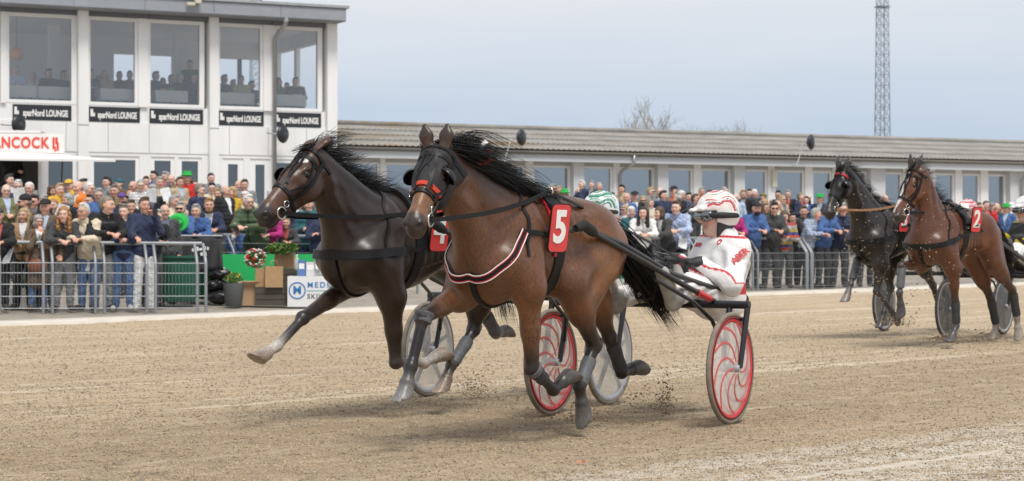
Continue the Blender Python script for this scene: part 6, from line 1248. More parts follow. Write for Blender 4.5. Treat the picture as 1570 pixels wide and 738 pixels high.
for a in [(540, 310, 'stand', 'mid', 'jacket', 'charcoal', S_, 'grey', ()), (565, 300, 'stand', 'slim', 'jacket', 'red', 'bob', 'blond', ()), (620, 296, 'stand', 'mid', 'jacket', 'navy', 'bald', 'grey', ()), (600, 305, 'stand', 'mid', 'jacket', 'beige', S_, 'brown', ()),
  (777, 285, 'stand', 'mid', 'jacket', 'grey', 'bald', 'grey', ()), (806, 284, 'stand', 'mid', 'jacket', 'beige', 'neat', 'white', ()), (846, 283, 'stand', 'mid', 'jacket', 'white', S_, 'grey', ('sun',)), (857, 286, 'stand', 'slim', 'jacket', 'beige', S_, 'blond', ()), (866, 292, 'stand', 'mid', 'jacket', 'navy', 'hat', 'brightgreen', ()),
  (892, 277, 'stand', 'mid', 'jacket', 'navy', S_, 'white', ()), (907, 273, 'stand', 'mid', 'jacket', 'charcoal', S_, 'grey', ()), (919, 280, 'stand', 'mid', 'jacket', 'black', 'neat', 'grey', ()), (938, 296, 'stand', 'slim', 'jacket', 'charcoal', S_, 'brown', ()), (953, 284, 'pocket', 'mid', 'jacket', 'beige', S_, 'dark', ()), (961, 296, 'stand', 'mid', 'jacket', 'blue', 'bald', 'grey', ()), (973, 294, 'clasp', 'mid', 'jacket', 'black', 'cap', 'black', ()), (958, 315, 'stand', 'slim', 'jacket', 'pink', 'bob', 'blond', ('sun',)), (968, 317, 'stand', 'slim', 'jacket', 'teal', 'bob', 'white', ()), (986, 301, 'clasp', 'slim', 'shirt', 'white', 'long', 'blond', ('sun',)), (996, 305, 'stand', 'slim', 'shirt', 'cream', 'long', 'greybrown', ()), (998, 288, 'stand', 'mid', 'jacket', 'grey', S_, 'blond', ('sun',)), (1012, 288, 'stand', 'mid', 'jacket', 'navy', 'bald', 'grey', ()), (1017, 293, 'pocket', 'mid', 'shirt', 'navy', S_, 'dark', ()), (1033, 286, 'stand', 'mid', 'jacket', 'navy', 'cap', 'black', ('sun',)),
  (1045, 293, 'stand', 'mid', 'jacket', 'black', 'bob', 'white', ()), (1056, 296, 'stand', 'mid', 'jacket', 'blue', S_, 'dark', ()), (1066, 298, 'wave', 'slim', 'jacket', 'charcoal', S_, 'brown', ('sun',)), (1076, 288, 'stand', 'mid', 'jacket', 'orange', S_, 'grey', ()), (1088, 292, 'stand', 'mid', 'jacket', 'navy', S_, 'brown', ()), (1111, 286, 'stand', 'mid', 'jacket', 'grey', 'neat', 'grey', ()), (1128, 297, 'stand', 'mid', 'shirt', 'lightblue', 'bald', 'grey', ('glasses',)), (1139, 292, 'stand', 'mid', 'jacket', 'black', S_, 'ginger', ('beard',)), (1149, 284, 'stand', 'mid', 'jacket', 'charcoal', S_, 'brown', ()), (1157, 285, 'crossed', 'mid', 'jacket', 'navy', 'neat', 'white', ()), (1170, 297, 'stand', 'slim', 'jacket', 'beige', 'cap', 'olive', ()), (1172, 306, 'stand', 'slim', 'jacket', 'brown', 'bob', 'blond', ()),
  (1193, 284, 'stand', 'mid', 'jacket', 'charcoal', S_, 'dark', ('glasses',)), (1208, 284, 'clasp', 'mid', 'jacket', 'black', S_, 'grey', ('glasses',)), (1228, 285, 'stand', 'stout', 'coat', 'navy', 'neat', 'greybrown', ()), (1236, 287, 'stand', 'slim', 'jacket', 'blue', S_, 'brown', ()), (1200, 300, 'clasp', 'slim', 'coat', 'beige', 'long', 'blond', ('sun',)), (1193, 308, 'stand', 'mid', 'jacket', 'brown', 'bald', 'ginger', ()), (1173, 312, 'stand', 'slim', 'jacket', 'navy', 'long', 'brown', ('glasses',)), (1257, 299, 'stand', 'mid', 'jacket', 'navy', 'hat', 'brightgreen', ()),
  (1357, 284, 'stand', 'mid', 'jacket', 'grey', 'bald', 'grey', ()), (1345, 300, 'stand', 'mid', 'jacket', 'navy', S_, 'brown', ()), (1455, 287, 'stand', 'mid', 'jacket', 'grey', 'cap', 'navy', ()), (1462, 298, 'stand', 'slim', 'jacket', 'pink', 'bob', 'blond', ()), (1500, 303, 'stand', 'mid', 'jacket', 'navy', S_, 'brown', ()), (1506, 313, 'stand', 'mid', 'shirt', 'white', 'bald', 'grey', ()), (1512, 297, 'stand', 'stout', 'jacket', 'navy', 'neat', 'brown', ()), (1521, 292, 'stand', 'mid', 'jacket', 'charcoal', 'cap', 'grey', ()), (1528, 287, 'stand', 'mid', 'jacket', 'black', 'bald', 'grey', ()), (1535, 308, 'stand', 'slim', 'jacket', 'grey', 'bob', 'brown', ()), (1540, 300, 'stand', 'mid', 'jacket', 'brightgreen', S_, 'greybrown', ()), (1543, 314, 'stand', 'mid', 'jacket', 'blue', 'hat', 'brightgreen', ()), (1550, 303, 'stand', 'mid', 'jacket', 'beige', 'cap', 'white', ()), (1561, 305, 'stand', 'mid', 'jacket', 'red', S_, 'brown', ()), (1438, 300, 'stand', 'mid', 'jacket', 'black', S_, 'grey', ()), (1420, 292, 'stand', 'slim', 'jacket', 'navy', 'bob', 'grey', ()), (1275, 290, 'stand', 'mid', 'jacket', 'charcoal', S_, 'dark', ()), (1300, 290, 'stand', 'mid', 'jacket', 'olive', S_, 'grey', ()), (1325, 288, 'stand', 'mid', 'jacket', 'beige', 'neat', 'brown', ())]: crowd(*a)
# right rail
crowd(1035, 307, 'rail', 'stout', 'print', 'lightblue', S_, 'brown', (), 'charcoal', front=True, face=-15); crowd(1125, 316, 'rail', 'slim', 'jacket', 'magenta', 'bob', 'brown', (), 'charcoal', front=True, face=20); crowd(1158, 308, 'rail', 'stout', 'shirt', 'blue', 'flatcap', 'black', ('grey', 'beard'), 'charcoal', front=True, face=20)
crowd(1185, 307, 'rail', 'stout', 'sweater', 'charcoal', S_, 'dark', ('sun',), 'charcoal', front=True, face=12); crowd(1203, 325, 'clasp', 'slim', 'stripe', 'white', 'bob', 'brown', (), 'charcoal', front=True, face=0); crowd(1250, 320, 'railturn', 'mid', 'check', 'lightblue', S_, 'grey', (), 'charcoal', front=True, face=45)
crowd(1270, 310, 'rail', 'stout', 'jacket', 'blue', S_, 'brown', (), 'charcoal', front=True, face=30); crowd(1290, 312, 'rail', 'stout', 'puffer', 'navy', S_, 'grey', (), 'charcoal', front=True, face=10); crowd(1232, 314, 'stand', 'mid', 'jacket', 'charcoal', S_, 'brown', (), 'black', Y=44.6); crowd(1215, 318, 'stand', 'slim', 'jacket', 'black', S_, 'dark', (), 'black', Y=44.4)
crowd(1330, 310, 'rail', 'mid', 'jacket', 'grey', S_, 'grey', (), 'charcoal', front=True); crowd(1010, 318, 'rail', 'slim', 'jacket', 'charcoal', 'bob', 'brown', (), 'black', front=True); crowd(985, 318, 'rail', 'slim', 'jacket', 'white', 'long', 'dark', (), 'black', front=True)
# kiosk staff
for px, py, hr in ((6, 248, 'dark'), (21, 246, 'brown')):
    crowd(px, py, 'stand', 'mid', 'shirt', 'black', S_, hr, (), 'black', Y=47.9, dz=.42, label=f'kiosk worker with {hr} hair and black shirt at the serving hatch', group='kiosk staff')
# lounge guests and their tables, behind the glass on the upper floor
TC = mat('white tablecloth', (.74, .74, .73), .8, bump=.1, bscale=12); FL = 4.62
def lounge(px, off): a, _ = fac(px, 120, off); return B0 + BT * a + BN * off
LG = [(24, 1.1, 'lightblue', 'grey', 'white-tabled guest in light blue shirt by the orange lamp'), (74, 1.6, 'black', 'dark', 'dark dressed guest under the wall lamp'), (97, 2.0, 'charcoal', 'brown', 'guest in charcoal top at the second table'), (139, 1.2, 'navy', 'brown', 'guest in navy sweater beside the white column'), (160, 1.5, 'beige', 'blond', 'blond guest in beige top bending over the table'), (183, 1.6, 'black', 'brown', 'guest in black jacket and pale shirt facing the track'), (199, 1.3, 'brown', 'dark', 'guest in brown jacket by the window mullion'), (238, 1.1, 'navy', 'dark', 'guest in patterned navy blouse by the mullion'), (262, 2.0, 'charcoal', 'dark', 'guest in dark jacket behind green hat'), (275, 1.4, 'black', 'grey', 'balding guest in black sweater over white collar'), (296, 1.2, 'charcoal', 'dark', 'guest with back turned beside the grey pillar'), (343, 1.3, 'charcoal', 'brown', 'guest in dark top against the bright rear windows'), (370, 1.4, 'yellow', 'brown', 'guest in pale yellow top against the rear windows'), (426, 1.5, 'olive', 'brown', 'long-haired guest in olive top by the last pane'), (453, 1.2, 'brown', 'dark', 'guest in brown sweater beside the end column'), (50, 3.0, 'white', 'grey', 'guest in white shirt deep in the room behind the lamp'), (112, 3.2, 'grey', 'brown', 'guest in grey top near the inner pillar'), (150, 3.4, 'navy', 'dark', 'guest in navy jacket at a rear table'), (210, 3.6, 'beige', 'blond', 'guest in cream cardigan at a rear table'), (250, 3.2, 'red', 'brown', 'guest in red sweater at a rear table'), (385, 3.0, 'charcoal', 'dark', 'guest in charcoal suit at the rear window'), (357, 2.8, 'lightblue', 'grey', 'guest in pale blue shirt at the rear window'), (440, 3.2, 'teal', 'brown', 'guest in teal top near the side window')]
for px, off, jc, hr, l in LG:
    p = lounge(px, off); o, J, s = person(p[0], p[1], FL, BANG - math.pi / 2 + random.uniform(-.6, .6), 1.76, 'sit', 'mid', 'shirt', CC[jc] if jc != 'yellow' else (.6, .55, .3), CC['black'], ('long' if 'long' in l or 'blond' in l else 'short', hr), l, 'guests in the lounge')
    c = empty('chair', (p[0], p[1], FL), BANG - math.pi / 2); tag(c, 'dark chair under the ' + l.split(' by ')[0].split(' beside ')[0].split(' against ')[0], 'chair', 'lounge chairs'); CH = mat('dark chair', (.05, .05, .055), .6)
    MB().box(-.22, .2, -.22, .22, .40, .44).build('seat', CH, c, bevel=.01); MB().box(-.25, -.21, -.22, .22, .5, .92).build('backrest', CH, c, bevel=.01)
    for sx in (-.2, .17):
        for sy in (-.19, .19): MB().box(sx - .015, sx + .015, sy - .015, sy + .015, 0, .4).build('leg', CH, c)
p = lounge(291, 2.6); person(p[0], p[1], FL, BANG - 2, 1.8, 'stand', 'mid', 'shirt', CC['black'], CC['black'], ('short', 'dark'), 'waiter standing in black behind the seated lounge guests', 'guests in the lounge')
for i, (px, off, w_) in enumerate(((32, .75, .7), (86, .85, 1.1), (180, .75, 1.1), (258, .75, .9), (358, .75, 1.0), (440, .75, .9))):
    p = lounge(px, off); tb = empty('table', (p[0], p[1], FL), BANG); tag(tb, ['table with white cloth beside the orange globe lamp', 'wide cloth table at the second lounge pane', 'cloth table in front of the beige guest', 'cloth table bearing a green hat', 'cloth table before the bright rear windows', 'cloth table beside the end column'][i], 'table', 'lounge tables')
    MB().box(-w_ / 2, w_ / 2, -.35, .35, .72, .74).build('tabletop', CH, tb); mb = MB(); nP = 40; V = []
    for z, f in ((.745, 1.0), (.73, 1.02), (.42, 1.04)):
        for k in range(nP):
            t = 2 * math.pi * k / nP; c_, s_ = math.cos(t), math.sin(t); q = max(abs(c_), abs(s_)); wob = .012 * math.sin(t * 9) if z < .5 else 0; V.append((c_ / q * (w_ / 2 * f + wob), s_ / q * (.35 * f + wob), z))
    mb.add(V, [(j * nP + k, j * nP + (k + 1) % nP, (j + 1) * nP + (k + 1) % nP, (j + 1) * nP + k) for j in range(2) for k in range(nP)] + [tuple(range(nP))]); mb.build('tablecloth', TC, tb, 'auto')
    for sx in (-1, 1): MB().box(sx * w_ * .4 - .02, sx * w_ * .4 + .02, -.02, .02, 0, .72).build('leg', CH, tb)
p = lounge(263, .8); q = link('hat', hair_mesh('hat'), CLOTHH); q.color = (*CC['brightgreen'], 1); q.location = (p[0], p[1], FL + .69); tag(q, 'bright green hat lying on a white lounge table', 'hat')
p = lounge(25.5, 1.7); gl = empty('pendant_lamp', (p[0], p[1], 6.32)); tag(gl, 'orange globe lamp hanging in the lounge', 'lamp')
MB().lathe([(.001, -.19), (.08, -.172), (.14, -.13), (.185, -.04), (.185, .04), (.14, .13), (.08, .172), (.02, .19)], None, 24).build('globe', mat('orange paper globe', (.75, .38, .16), .7), gl, True); MB().tube([(0, 0, .19), (0, 0, 1.22)], .01, 6).build('cord', CH, gl)
# labels shared by look-alikes get told apart by their neighbour
taken = set()
for l, L in list(used.items()):
    if len(L) > 1:
        for o, px, jc in L:
            nb = []
            for _, c_ in sorted((abs(px - q[1]), q[2]) for LL in used.values() for q in LL if q[0] is not o and q[2] != jc):
                if c_ not in nb: nb.append(c_)
            for c_ in nb:
                t_ = l + f' next to {c_} clothing'
                if t_ not in taken: break
            taken.add(t_); o['label'] = t_
# phones held up by the spectators
PH = mat('black phone', (.012, .012, .014), .2)
for L in list(used.values()):
    for o, px, jc in L:
        if o.data is LIB.get(('phone', 'mid'), [None])[0] or o.data is LIB.get(('phone', 'slim'), [None])[0]:
            bpy.context.view_layer.update(); q = MB().box(-.006, .006, -.04, .04, -.075, .075).build('phone', PH, None, bevel=.004); q.location = o.matrix_world @ Vector((.335, .09, 1.50)); q.rotation_euler = (0, R(-8), o.rotation_euler[2]); tag(q, ' '.join(('black phone raised by the ' + o['label']).split()[:16]), 'phone', 'phones held up in the crowd')
# race programmes in hands along the rails
PAPER = mat('printed programme', (.72, .73, .74), .7, noise=.25, nscale=22)
for i, (px, py, Yp, l) in enumerate(((12, 392, 31.0, 'folded programme in the hands of the capped person at barrier'), (137, 404, 31.5, 'white programme hanging from the cream sweater over the rail'), (95, 325, 33.4, 'white programme held in front of the grey bob-haired person'), (30, 300, 33.6, 'blue and white programme by the olive jacket'), (166, 345, 32.6, 'white programme tucked by the black hooded sweatshirt'), (1152, 354, 42.9, 'programme in the hands of the flat-capped person in blue'), (1178, 360, 42.9, 'programme held over rail by the charcoal sweater'), (232, 300, 37.0, 'programme held up below the lounge windows'), (1047, 372, 41.2, 'programme beside the light blue patterned shirt'), (255, 298, 38.0, 'pale leaflet held among the spectators below the doors'))):
    o = MB().add([(-.1, 0, -.13), (0, .03, -.13), (.1, 0, -.13), (-.1, 0, .13), (0, .03, .13), (.1, 0, .13)], [(0, 1, 4, 3), (1, 2, 5, 4)]).build('programme', PAPER); o.location = at(px, py, Yp); o.rotation_euler = (R(-25 + 11 * (i % 4)), R(14 * (i % 3) - 10), R(20 * (i % 5) - 40)); o.modifiers.new('t', 'SOLIDIFY').thickness = .003; tag(o, l, 'paper', 'race programmes')
# ================================================================== barriers
GALV = mat('galvanised tube', (.27, .285, .30), .45, .35, noise=.15, nscale=8)
def fence(label, Ls, px0, px1, npost, mesh=True, hgt=1.1, back=.3):
    (x0, y0), (x1, y1) = Ls; ya, yb = line_y(Ls, px0), line_y(Ls, px1); A = np.array([(px0 - 785) / F * ya, ya]); B = np.array([(px1 - 785) / F * yb, yb]); L = np.linalg.norm(B - A); d = (B - A) / L; n = np.array([-d[1], d[0]])
    za = float(gz(*A)); o = empty('barrier_fence', (A[0], A[1], za), math.atan2(d[1], d[0])); tag(o, label, 'fence', 'tubular barriers along the track')
    def zz(t): q = A + d * t; return float(gz(*q)) - za
    ts = np.linspace(0, L, npost)
    for i, t in enumerate(ts):
        for dx in ((0,) if i in (0,) and False else (-.07, .07) if mesh else (0,)):
            z = zz(t); MB().tube([(t + dx, 0, z - .02), (t + dx, 0, z + .74), (t + dx, .03, z + .82), (t + dx, back - .04, z + hgt - .04), (t + dx, back, z + hgt - .01)], .026, 10).build('post', GALV, o, 'auto')
    tt = np.linspace(-.05, L + .05, 30); MB().tube([(t, back, zz(t) + hgt) for t in tt], .033, 12).build('top_rail', GALV, o, 'auto')
    for hh in ((.06, .25, .44, .62, .78) if mesh else (.78, .95)):
        MB().tube([(t, -.005, zz(t) + hh) for t in tt], .007 if mesh else .005, 6).build('cross_wire', GALV, o)
    if mesh:
        m = MB()
        for t in np.arange(0, L, .055): z = zz(t); m.tube([(t, -.012, z + .04), (t, -.012, z + .80)], .0022, 4, False)
        tag(m.build('wire_mesh', GALV, o), kind='stuff')
    return o
fence('galvanised mesh barrier with bent posts in front of leaning spectators', LF, -90, 309, 6)
fence('plain tube rail behind the prize display', MF, 205, 640, 7, False); fence('galvanised mesh barrier behind the driver in white', RF_, 985, 1240, 4); fence('galvanised mesh barrier behind the black horse', RF_, 1242, 1640, 5)
# ================================================================== prize display and clutter between the barriers
def gpt(px, Y): X = (px - 785) / F * Y; return X, Y, float(gz(X, Y))
def w_(px, Y): return px * Y / F
def thing(name, px, Y, label, cat, rz=0., group=None): x, y, z = gpt(px, Y); o = empty(name, (x, y, z), rz); tag(o, label, cat, group); return o
GRN = mat('green bin plastic', (.012, .10, .06), .45, noise=.12); GRB = mat('green banner', (.015, .42, .11), .55, noise=.06); KRAFT = mat('kraft paper', (.40, .25, .13), .85, noise=.15, nscale=7, bump=.3, bscale=14, bdist=.02); CARD = mat('cardboard', (.42, .28, .16), .85, noise=.12, nscale=5)
b_ = thing('waste_bin', 274, 33.3, 'dark green wheeled bin behind the barrier end', 'bin', .2); MB().add([(-.27, -.27, .06), (.27, -.27, .06), (.27, .27, .06), (-.27, .27, .06), (-.32, -.32, .78), (.32, -.32, .78), (.32, .32, .78), (-.32, .32, .78)], [(3, 2, 1, 0), (4, 5, 6, 7), (0, 1, 5, 4), (1, 2, 6, 5), (2, 3, 7, 6), (3, 0, 4, 7)]).build('body', GRN, b_, bevel=.02)
MB().box(-.34, .34, -.35, .33, .785, .84).build('lid', GRN, b_, bevel=.02)
for k in range(-4, 5): MB().box(k * .06 - .012, k * .06 + .012, -.318, -.29, .12, .7, Matrix.Rotation(R(0), 4, 'X')).build('rib', GRN, b_)
for s in (-1, 1): MB().lathe([(.001, -.02), (.08, -.02), (.08, .02), (.001, .02)], Matrix.Translation((s * .25, .22, .08)) @ Matrix.Rotation(R(90), 4, 'Y'), 14).build('wheel', RUB, b_)
b_ = thing('waste_bin', 303, 34.4, 'smaller bright green bin beside the black banner', 'bin', .1); MB().add([(-.25, -.25, .05), (.25, -.25, .05), (.25, .25, .05), (-.25, .25, .05), (-.3, -.3, .72), (.3, -.3, .72), (.3, .3, .72), (-.3, .3, .72)], [(3, 2, 1, 0), (4, 5, 6, 7), (0, 1, 5, 4), (1, 2, 6, 5), (2, 3, 7, 6), (3, 0, 4, 7)]).build('body', mat('bright green plastic', (.02, .22, .08), .45), b_, bevel=.02); MB().box(-.32, .32, -.33, .31, .725, .77).build('lid', mat('bright green plastic'), b_, bevel=.02)
# green banner boards with white arch
bn = thing('banner_board', 410, 35.4, 'bright green banner board with white arch behind the prizes', 'banner', .22); x0, x1 = w_(-95, 35.4), w_(95, 35.4); MB().box(x0, x1, 0, .03, .02, .82).build('panel', GRB, bn, bevel=.005)
arc = [(w_(-74, 35.4) + .2 * math.cos(t), -.003, .34 + .28 * math.sin(t)) for t in np.linspace(0, math.pi, 14)]; MB().add([(p[0], p[1], p[2]) for p in arc] + [(p[0], -.001, p[2]) for p in arc], [tuple(range(14)), tuple(range(27, 13, -1))]).build('white_arch', WHITEP, bn)
# black cloth banner with white letters hung over the rail
cb_ = thing('cloth_banner', 305, 33.9, 'black cloth banner with blurred white print hanging over a rail', 'banner', .1); V = []; nn_ = 14
for j in range(8):
    for i in range(nn_): x = (i / (nn_ - 1) - .5) * .75; V.append((x + .05 * j / 7, -.05 * math.sin(i * .9 + j * .3) - .02 * j, 1.16 - .62 * j / 7 * (1 - .25 * (i / nn_ - .3) ** 2)))
MB().add(V, [(j * nn_ + i, j * nn_ + i + 1, (j + 1) * nn_ + i + 1, (j + 1) * nn_ + i) for j in range(7) for i in range(nn_ - 1)]).build('cloth', mat('black banner cloth', (.018, .018, .02), .7, noise=.2), cb_, True).modifiers.new('thick', 'SOLIDIFY').thickness = .006
pm_ = MB()
for dx, dz_, w2, h2 in ((-.02, .93, .05, .05), (.05, .945, .04, .07), (.11, .935, .06, .04), (.17, .95, .05, .06), (.23, .94, .03, .05), (.12, .85, .05, .05), (.18, .845, .04, .06)): pm_.box(dx - w2 / 2, dx + w2 / 2, -.176, -.172, dz_ - h2 / 2, dz_ + h2 / 2, Matrix.Rotation(R(-4), 4, 'Y'))
pm_.build('print', WHITEP, cb_); MB().tube([(-.3, .2, 0), (-.3, .2, 1.17)], .02, 8).tube([(-.4, .03, 1.17), (.4, .03, 1.17)], .02, 8).tube([(.3, .2, 0), (.3, .2, 1.17)], .02, 8).build('stand', GALV, cb_)
# pile of black bags
for k, (px, zz_, sx, sy, sz, l) in enumerate(((336, .12, .24, .22, .13, 'bottom black bag of the pile by the planter'), (330, .32, .22, .2, .11, 'second black bag up in the pile by the planter'), (338, .50, .21, .19, .10, 'topmost black bag of the pile by the planter'))):
    S = Solid(.03); S.ell((0, 0, zz_), (sx, sy, sz)); S.ell((.07, -.05, zz_ + .03), (sx * .6, sy * .7, sz * .8)); Vv, Qv, _ = S.mesh('bag', .018, lambda D, G: D - .014 * np.sin(G[..., 0] * 38 + 6 * np.sin(G[..., 2] * 30)) * np.sin(G[..., 2] * 52 + G[..., 1] * 12), False)
    x, y, z = gpt(px, 33.9); o = link('black_bag', mesh_np('bag', Vv, Qv), mat('shiny black plastic', (.012, .012, .014), .28)); o.location = (x, y, z); tag(o, l, 'bag', 'black bags piled by the planter')
pt = thing('planter_pot', 358, 33.2, 'grey round planter with yellow-green flowers', 'planter'); pt.scale = (.88,) * 3; MB().lathe([(.001, .0), (.13, 0), (.16, .03), (.205, .42), (.205, .45), (.18, .45), (.18, .41), (.001, .40)], None, 24).build('pot', mat('grey pot', (.10, .105, .11), .6, noise=.1), pt, 'auto')
r_ = np.random.default_rng(21)
def leaves(par, n, c, rad, size, m, name='foliage', up=.5, seed=1):
    r = np.random.default_rng(seed); P = r.normal(size=(n, 3)); P /= np.linalg.norm(P, axis=1)[:, None]; P = P * r.random((n, 1)) ** .4 * np.array(rad) + np.array(c); V = []; Q = []
    for i in range(n): a = r.normal(size=3); a /= np.linalg.norm(a); b2 = np.cross(a, r.normal(size=3)); b2 /= np.linalg.norm(b2); s = size * r.uniform(.6, 1.4); V += [P[i] - a * s, P[i] + b2 * s * .4, P[i] + a * s, P[i] - b2 * s * .4]; Q.append((4 * i, 4 * i + 1, 4 * i + 2, 4 * i + 3))
    return link(name, mesh_np(name, V, Q, False), m, par)
LEAF = mat('plant leaf', (.10, .17, .035), .6, noise=.3, nscale=20); YEL = mat('yellow petal', (.6, .48, .05), .6); leaves(pt, 260, (0, 0, .53), (.2, .2, .11), .035, LEAF, seed=3); leaves(pt, 40, (.02, -.05, .58), (.17, .15, .09), .022, YEL, 'flowers', seed=4)
cx = thing('cardboard_box', 381, 33.6, 'open cardboard box with flaps beside the planter', 'box', .35); MB().box(-.17, .17, -.15, .15, .0, .30).build('body', CARD, cx)
for a, (x, y, rx, ry) in enumerate(((0, -.15, -50, 0), (0, .15, 50, 0), (.17, 0, 0, 55))): M_ = Matrix.Translation((x, y, .302)) @ Matrix.Rotation(R(rx), 4, 'X') @ Matrix.Rotation(R(ry), 4, 'Y'); MB().box(-.16 if not ry else 0, .16 if not ry else .15, -.14 if rx < 0 else (0 if rx > 0 else -.14), 0 if rx < 0 else .14, 0, .006, M_).build('flap', CARD, cx)
WOOD = mat('dark stained wood', (.075, .062, .05), .7, noise=.3, nscale=6, stretch=(1, 1, 8)); cr = thing('wooden_crate', 416, 33.6, 'dark slatted wooden crate carrying paper bags', 'crate', .06); hw = w_(23, 33.6)
for k in range(3): MB().box(-hw, hw, -.2, -.18, .01 + k * .1, .1 + k * .1).build('slat', WOOD, cr); MB().box(-hw, hw, .18, .2, .01 + k * .1, .1 + k * .1).build('slat', WOOD, cr)
MB().box(-hw + .001, -hw + .02, -.178, .178, .01, .3).build('end_board', WOOD, cr); MB().box(hw - .02, hw - .001, -.178, .178, .01, .3).build('end_board', WOOD, cr); MB().box(-hw, hw, -.2, .2, .302, .32).build('lid', WOOD, cr)
cr2 = thing('wooden_crate', 424, 34.3, 'taller dark crate standing behind the paper bags', 'crate', .06); 
for k in range(6): MB().box(-.36, .36, -.2, -.18, .01 + k * .1, .1 + k * .1).build('slat', WOOD, cr2)
MB().box(-.355, .355, -.178, .19, .01, .61).build('core', WOOD, cr2)
def bag(px, Y, z0, w, h, label, rz=0.):
    o = thing('paper_bag', px, Y, label, 'bag', rz, 'kraft paper gift bags'); V = [(-w / 2, -.07, z0), (w / 2, -.07, z0), (w / 2, .07, z0), (-w / 2, .07, z0), (-w / 2 + .005, -.06, z0 + h), (w / 2 + .004, -.055, z0 + h), (w / 2, .06, z0 + h - .01), (-w / 2, .065, z0 + h)]
    MB().add(V + [(-w / 2 - .012, 0, z0 + h * .5), (w / 2 - .02, 0, z0 + h * .5)], [(3, 2, 1, 0), (0, 1, 5, 4), (2, 3, 7, 6), (1, 2, 9), (2, 6, 9), (6, 5, 9), (5, 1, 9), (0, 4, 8), (4, 7, 8), (7, 3, 8), (3, 0, 8)]).build('body', KRAFT, o)
    for yy in (-.06, .062): MB().tube([(-.06, yy, z0 + h - .005), (-.05, yy, z0 + h + .08), (0, yy, z0 + h + .1), (.05, yy, z0 + h + .08), (.06, yy, z0 + h - .005)], .006, 6).build('handle', KRAFT, o, True)
bag(401, 33.5, .325, .2, .32, 'narrower kraft paper bag standing on the low crate'); bag(420, 33.4, .325, .3, .36, 'wide kraft paper bag standing on the low crate', .15); bag(430, 34.3, .62, .2, .27, 'kraft bag on the taller crate beside the bouquet'); bag(444, 34.3, .62, .16, .26, 'kraft bag on the taller crate beside the bottle', -.1)
wb = thing('display_box', 473, 33.5, 'white sponsor box with blue round emblem and lettering', 'display', .05); wx = w_(31, 33.5); MB().box(-wx, wx, -.2, .2, .0, .52).build('box', mat('white laminate', (.76, .76, .76), .4), wb, bevel=.004)
BLUE = mat('blue print', (.03, .17, .45), .5); ex = -wx + .165; MB().lathe([(.125, 0), (.145, 0), (.145, .004), (.125, .004)], Matrix.Translation((ex, -.203, .28)) @ Matrix.Rotation(R(90), 4, 'X'), 32, True).build('ring', BLUE, wb); text('letter', 'M', .19, BLUE, wb, .001, .006, (ex, -.203, .28), (R(90), 0, 0)); text('lettering', 'MEDI', .13, BLUE, wb, .001, .003, (ex + .17, -.203, .37), (R(90), 0, 0), 'LEFT', spacing=1.35); text('lettering', 'SKIVE', .115, mat('grey print', (.12, .13, .15), .5), wb, .001, .003, (ex + .17, -.203, .175), (R(90), 0, 0), 'LEFT', spacing=1.2); MB().box(ex + .16, wx - .02, -.205, -.201, .27, .28).build('rule', mat('teal print', (.04, .3, .33), .5), wb)
for k, (px, w2, h2, m2, l) in enumerate(((463, .13, .27, mat('blue carton', (.10, .18, .42), .5), 'blue carton standing on the white sponsor box'), (476, .15, .24, mat('pale carton', (.6, .6, .6), .5), 'pale carton standing on the white sponsor box'), (487, .12, .28, mat('speckled carton', (.35, .35, .36), .5, noise=.8, nscale=14), 'speckled grey carton at the end of the sponsor box'))):
    o = thing('carton', px, 33.5, l, 'box', .1 * k, 'cartons on the sponsor box'); MB().box(-w2 / 2, w2 / 2, -.06, .06, .522, .522 + h2).build('body', m2, o, bevel=.004); MB().box(-w2 / 2 + .02, w2 / 2 - .02, -.063, -.0605, .522 + h2 * .45, .522 + h2 * .8).build('label_patch', WHITEP, o)
bt = thing('bottle', 455, 33.9, 'clear bottle with dark cap beside the kraft bag', 'bottle'); MB().lathe([(.001, .60), (.042, .60), (.045, .63), (.045, .77), (.018, .84), (.016, .90), (.001, .90)], None, 16).build('body', mat('pale bottle glass', (.45, .48, .45), .1), bt, True); MB().lathe([(.019, .88), (.019, .915), (.001, .915)], None, 12).build('cap', LEATHER, bt)
bq = thing('bouquet', 392, 34.3, 'red and white flower wreath on the display', 'flowers'); bq.scale = (.85, .85, .98); leaves(bq, 200, (0, -.05, .78), (.22, .1, .14), .05, LEAF, 'leaf_spray', seed=8)
for m2, sd, n2 in ((mat('red petal', (.55, .03, .02), .6), 5, 55), (mat('white petal', (.75, .73, .68), .6), 6, 75)):
    r = np.random.default_rng(sd); q = MB()
    for k in range(n2): p = r.normal(size=3); p /= np.linalg.norm(p); p = p * np.array([.22, .12, .17]) + np.array([0, -.06, .80]); s = r.uniform(.018, .034); q.lathe([(.001, -s * .6), (s * .8, -s * .3), (s, .1 * s), (s * .6, s * .5), (.001, s * .55)], Matrix.Translation(tuple(p)), 6)
    q.build('blossoms', m2, bq, True)
bq2 = thing('bouquet', 432, 34.1, 'long green leafy bouquet lying behind the paper bags', 'flowers'); leaves(bq2, 420, (0, 0, .97), (.3, .1, .09), .06, LEAF, 'leaf_spray', seed=9)
gt = link('hat', hair_mesh('hat'), CLOTHH); gt.color = (*CC['brightgreen'], 1); gt.location = at(276, 344, 34.55); gt.rotation_euler = (R(70), 0, R(-10)); gt.scale = (1.25,) * 3; tag(gt, 'bright green hat held up in front of the blue sweater', 'hat')
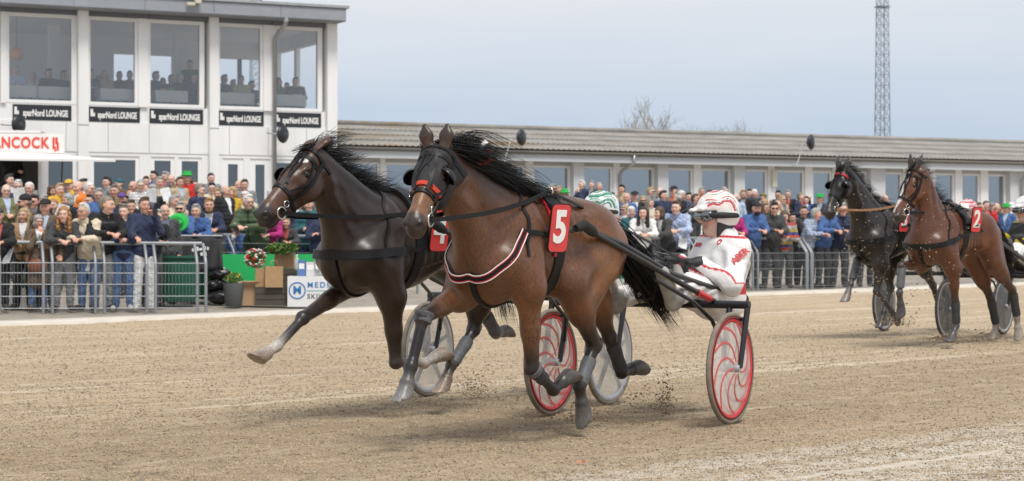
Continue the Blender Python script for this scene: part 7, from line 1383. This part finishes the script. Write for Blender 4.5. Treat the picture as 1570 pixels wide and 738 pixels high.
pb = thing('planter_box', 32, 31.9, 'white concrete planter with yellow flower behind the barrier', 'planter'); MB().add([(-.22, -.2, .0), (.22, -.2, 0), (.22, .2, 0), (-.22, .2, 0), (-.18, -.17, .32), (.18, -.17, .32), (.18, .17, .32), (-.18, .17, .32)], [(3, 2, 1, 0), (4, 5, 6, 7), (0, 1, 5, 4), (1, 2, 6, 5), (2, 3, 7, 6), (3, 0, 4, 7)]).build('body', mat('pale concrete', (.55, .54, .5), .9, noise=.1), pb); leaves(pb, 70, (0, 0, .42), (.12, .12, .08), .04, LEAF, seed=11); leaves(pb, 12, (0, -.05, .5), (.06, .06, .04), .03, YEL, 'flowers', seed=12)
hb = thing('handbag', 57, 31.15, 'brown leather handbag hanging at the coat behind the barrier', 'bag'); S = Solid(.03); S.ell((0, 0, .72), (.16, .06, .13)); Vv, Qv, _ = S.mesh('bag', .014, lambda D, G: np.maximum(D, np.abs(G[..., 2] - .72) - .11), False); link('body', mesh_np('body', Vv, Qv), mat('brown leather', (.20, .07, .035), .5, noise=.2), hb); MB().tube([(-.13, 0, .8), (-.1, .02, 1.2), (0, .08, 1.42), (.1, .02, 1.2), (.13, 0, .8)], .01, 6).build('strap', mat('brown leather'), hb, True)
# small red and white scrap on the track
sc_ = MB().add([(0, 0, .01), (.07, .01, .03), (.08, .05, .012), (.02, .05, .035), (.12, .03, .02), (.11, .07, .03)], [(0, 1, 3), (1, 2, 3), (1, 4, 5), (1, 5, 2)]).build('paper_scrap', mat('orange scrap', (.6, .2, .1), .7)); sc_.location = (at(884, 712, 10.15).x, 10.15, 0); sc_.scale = (.5, .5, .5); sc_.modifiers.new('t', 'SOLIDIFY').thickness = .002; tag(sc_, 'tiny crumpled orange scrap lying on the sand', 'litter')
# ================================================================== sand thrown up by hooves and wheels
def spray(name, specs, label, seed, sz=(.003, .012), m=CLOD):
    r = np.random.default_rng(seed); P = []
    for px, py, sx, sy, Y, sY, n in specs:
        Yp = Y + r.normal(size=n) * sY; x = px + r.normal(size=n) * sx; y = py + np.abs(r.normal(size=n)) * sy * -1 + r.normal(size=n) * sy * .2; z = HC - (y - 372) * Yp / F; X = (x - 785) / F * Yp; k = z > gz(X, Yp) - .01; P.append(np.stack([X, Yp, z], 1)[k])
    P = np.concatenate(P); clods(name, P, sz[0] + (sz[1] - sz[0]) * r.random(len(P)) ** 2.5, label, m, seed)
spray('flying_sand', [(725, 608, 14, 16, 13.6, .2, 260), (895, 648, 22, 14, 12.2, .2, 300), (990, 625, 22, 22, 13.0, .15, 150), (1022, 632, 7, 26, 12.9, .1, 320), (760, 612, 25, 5, 13.4, .2, 120), (935, 650, 30, 6, 12.2, .2, 160)], 'dark sand kicked up around the hooves of horses 4 and 5', 31, (.002, .011))
spray('flying_sand', [(1372, 499, 16, 8, 23.5, .3, 300), (1453, 524, 12, 8, 21.8, .2, 420), (1518, 522, 16, 8, 22.5, .3, 260), (1400, 470, 40, 50, 21.5, .4, 260)], 'sand splashing round the hooves of horses 2 and 3', 32, (.004, .016))
spray('flying_specks', [(1330, 400, 30, 60, 20.5, .5, 130), (1430, 420, 40, 70, 19.8, .5, 150), (1400, 330, 60, 50, 20.0, .6, 70), (1450, 290, 25, 30, 20, .6, 50), (1350, 470, 25, 40, 20.5, .6, 120)], 'pale flying sand specks in front of horses 2 and 3', 33, (.003, .009), CLODL)
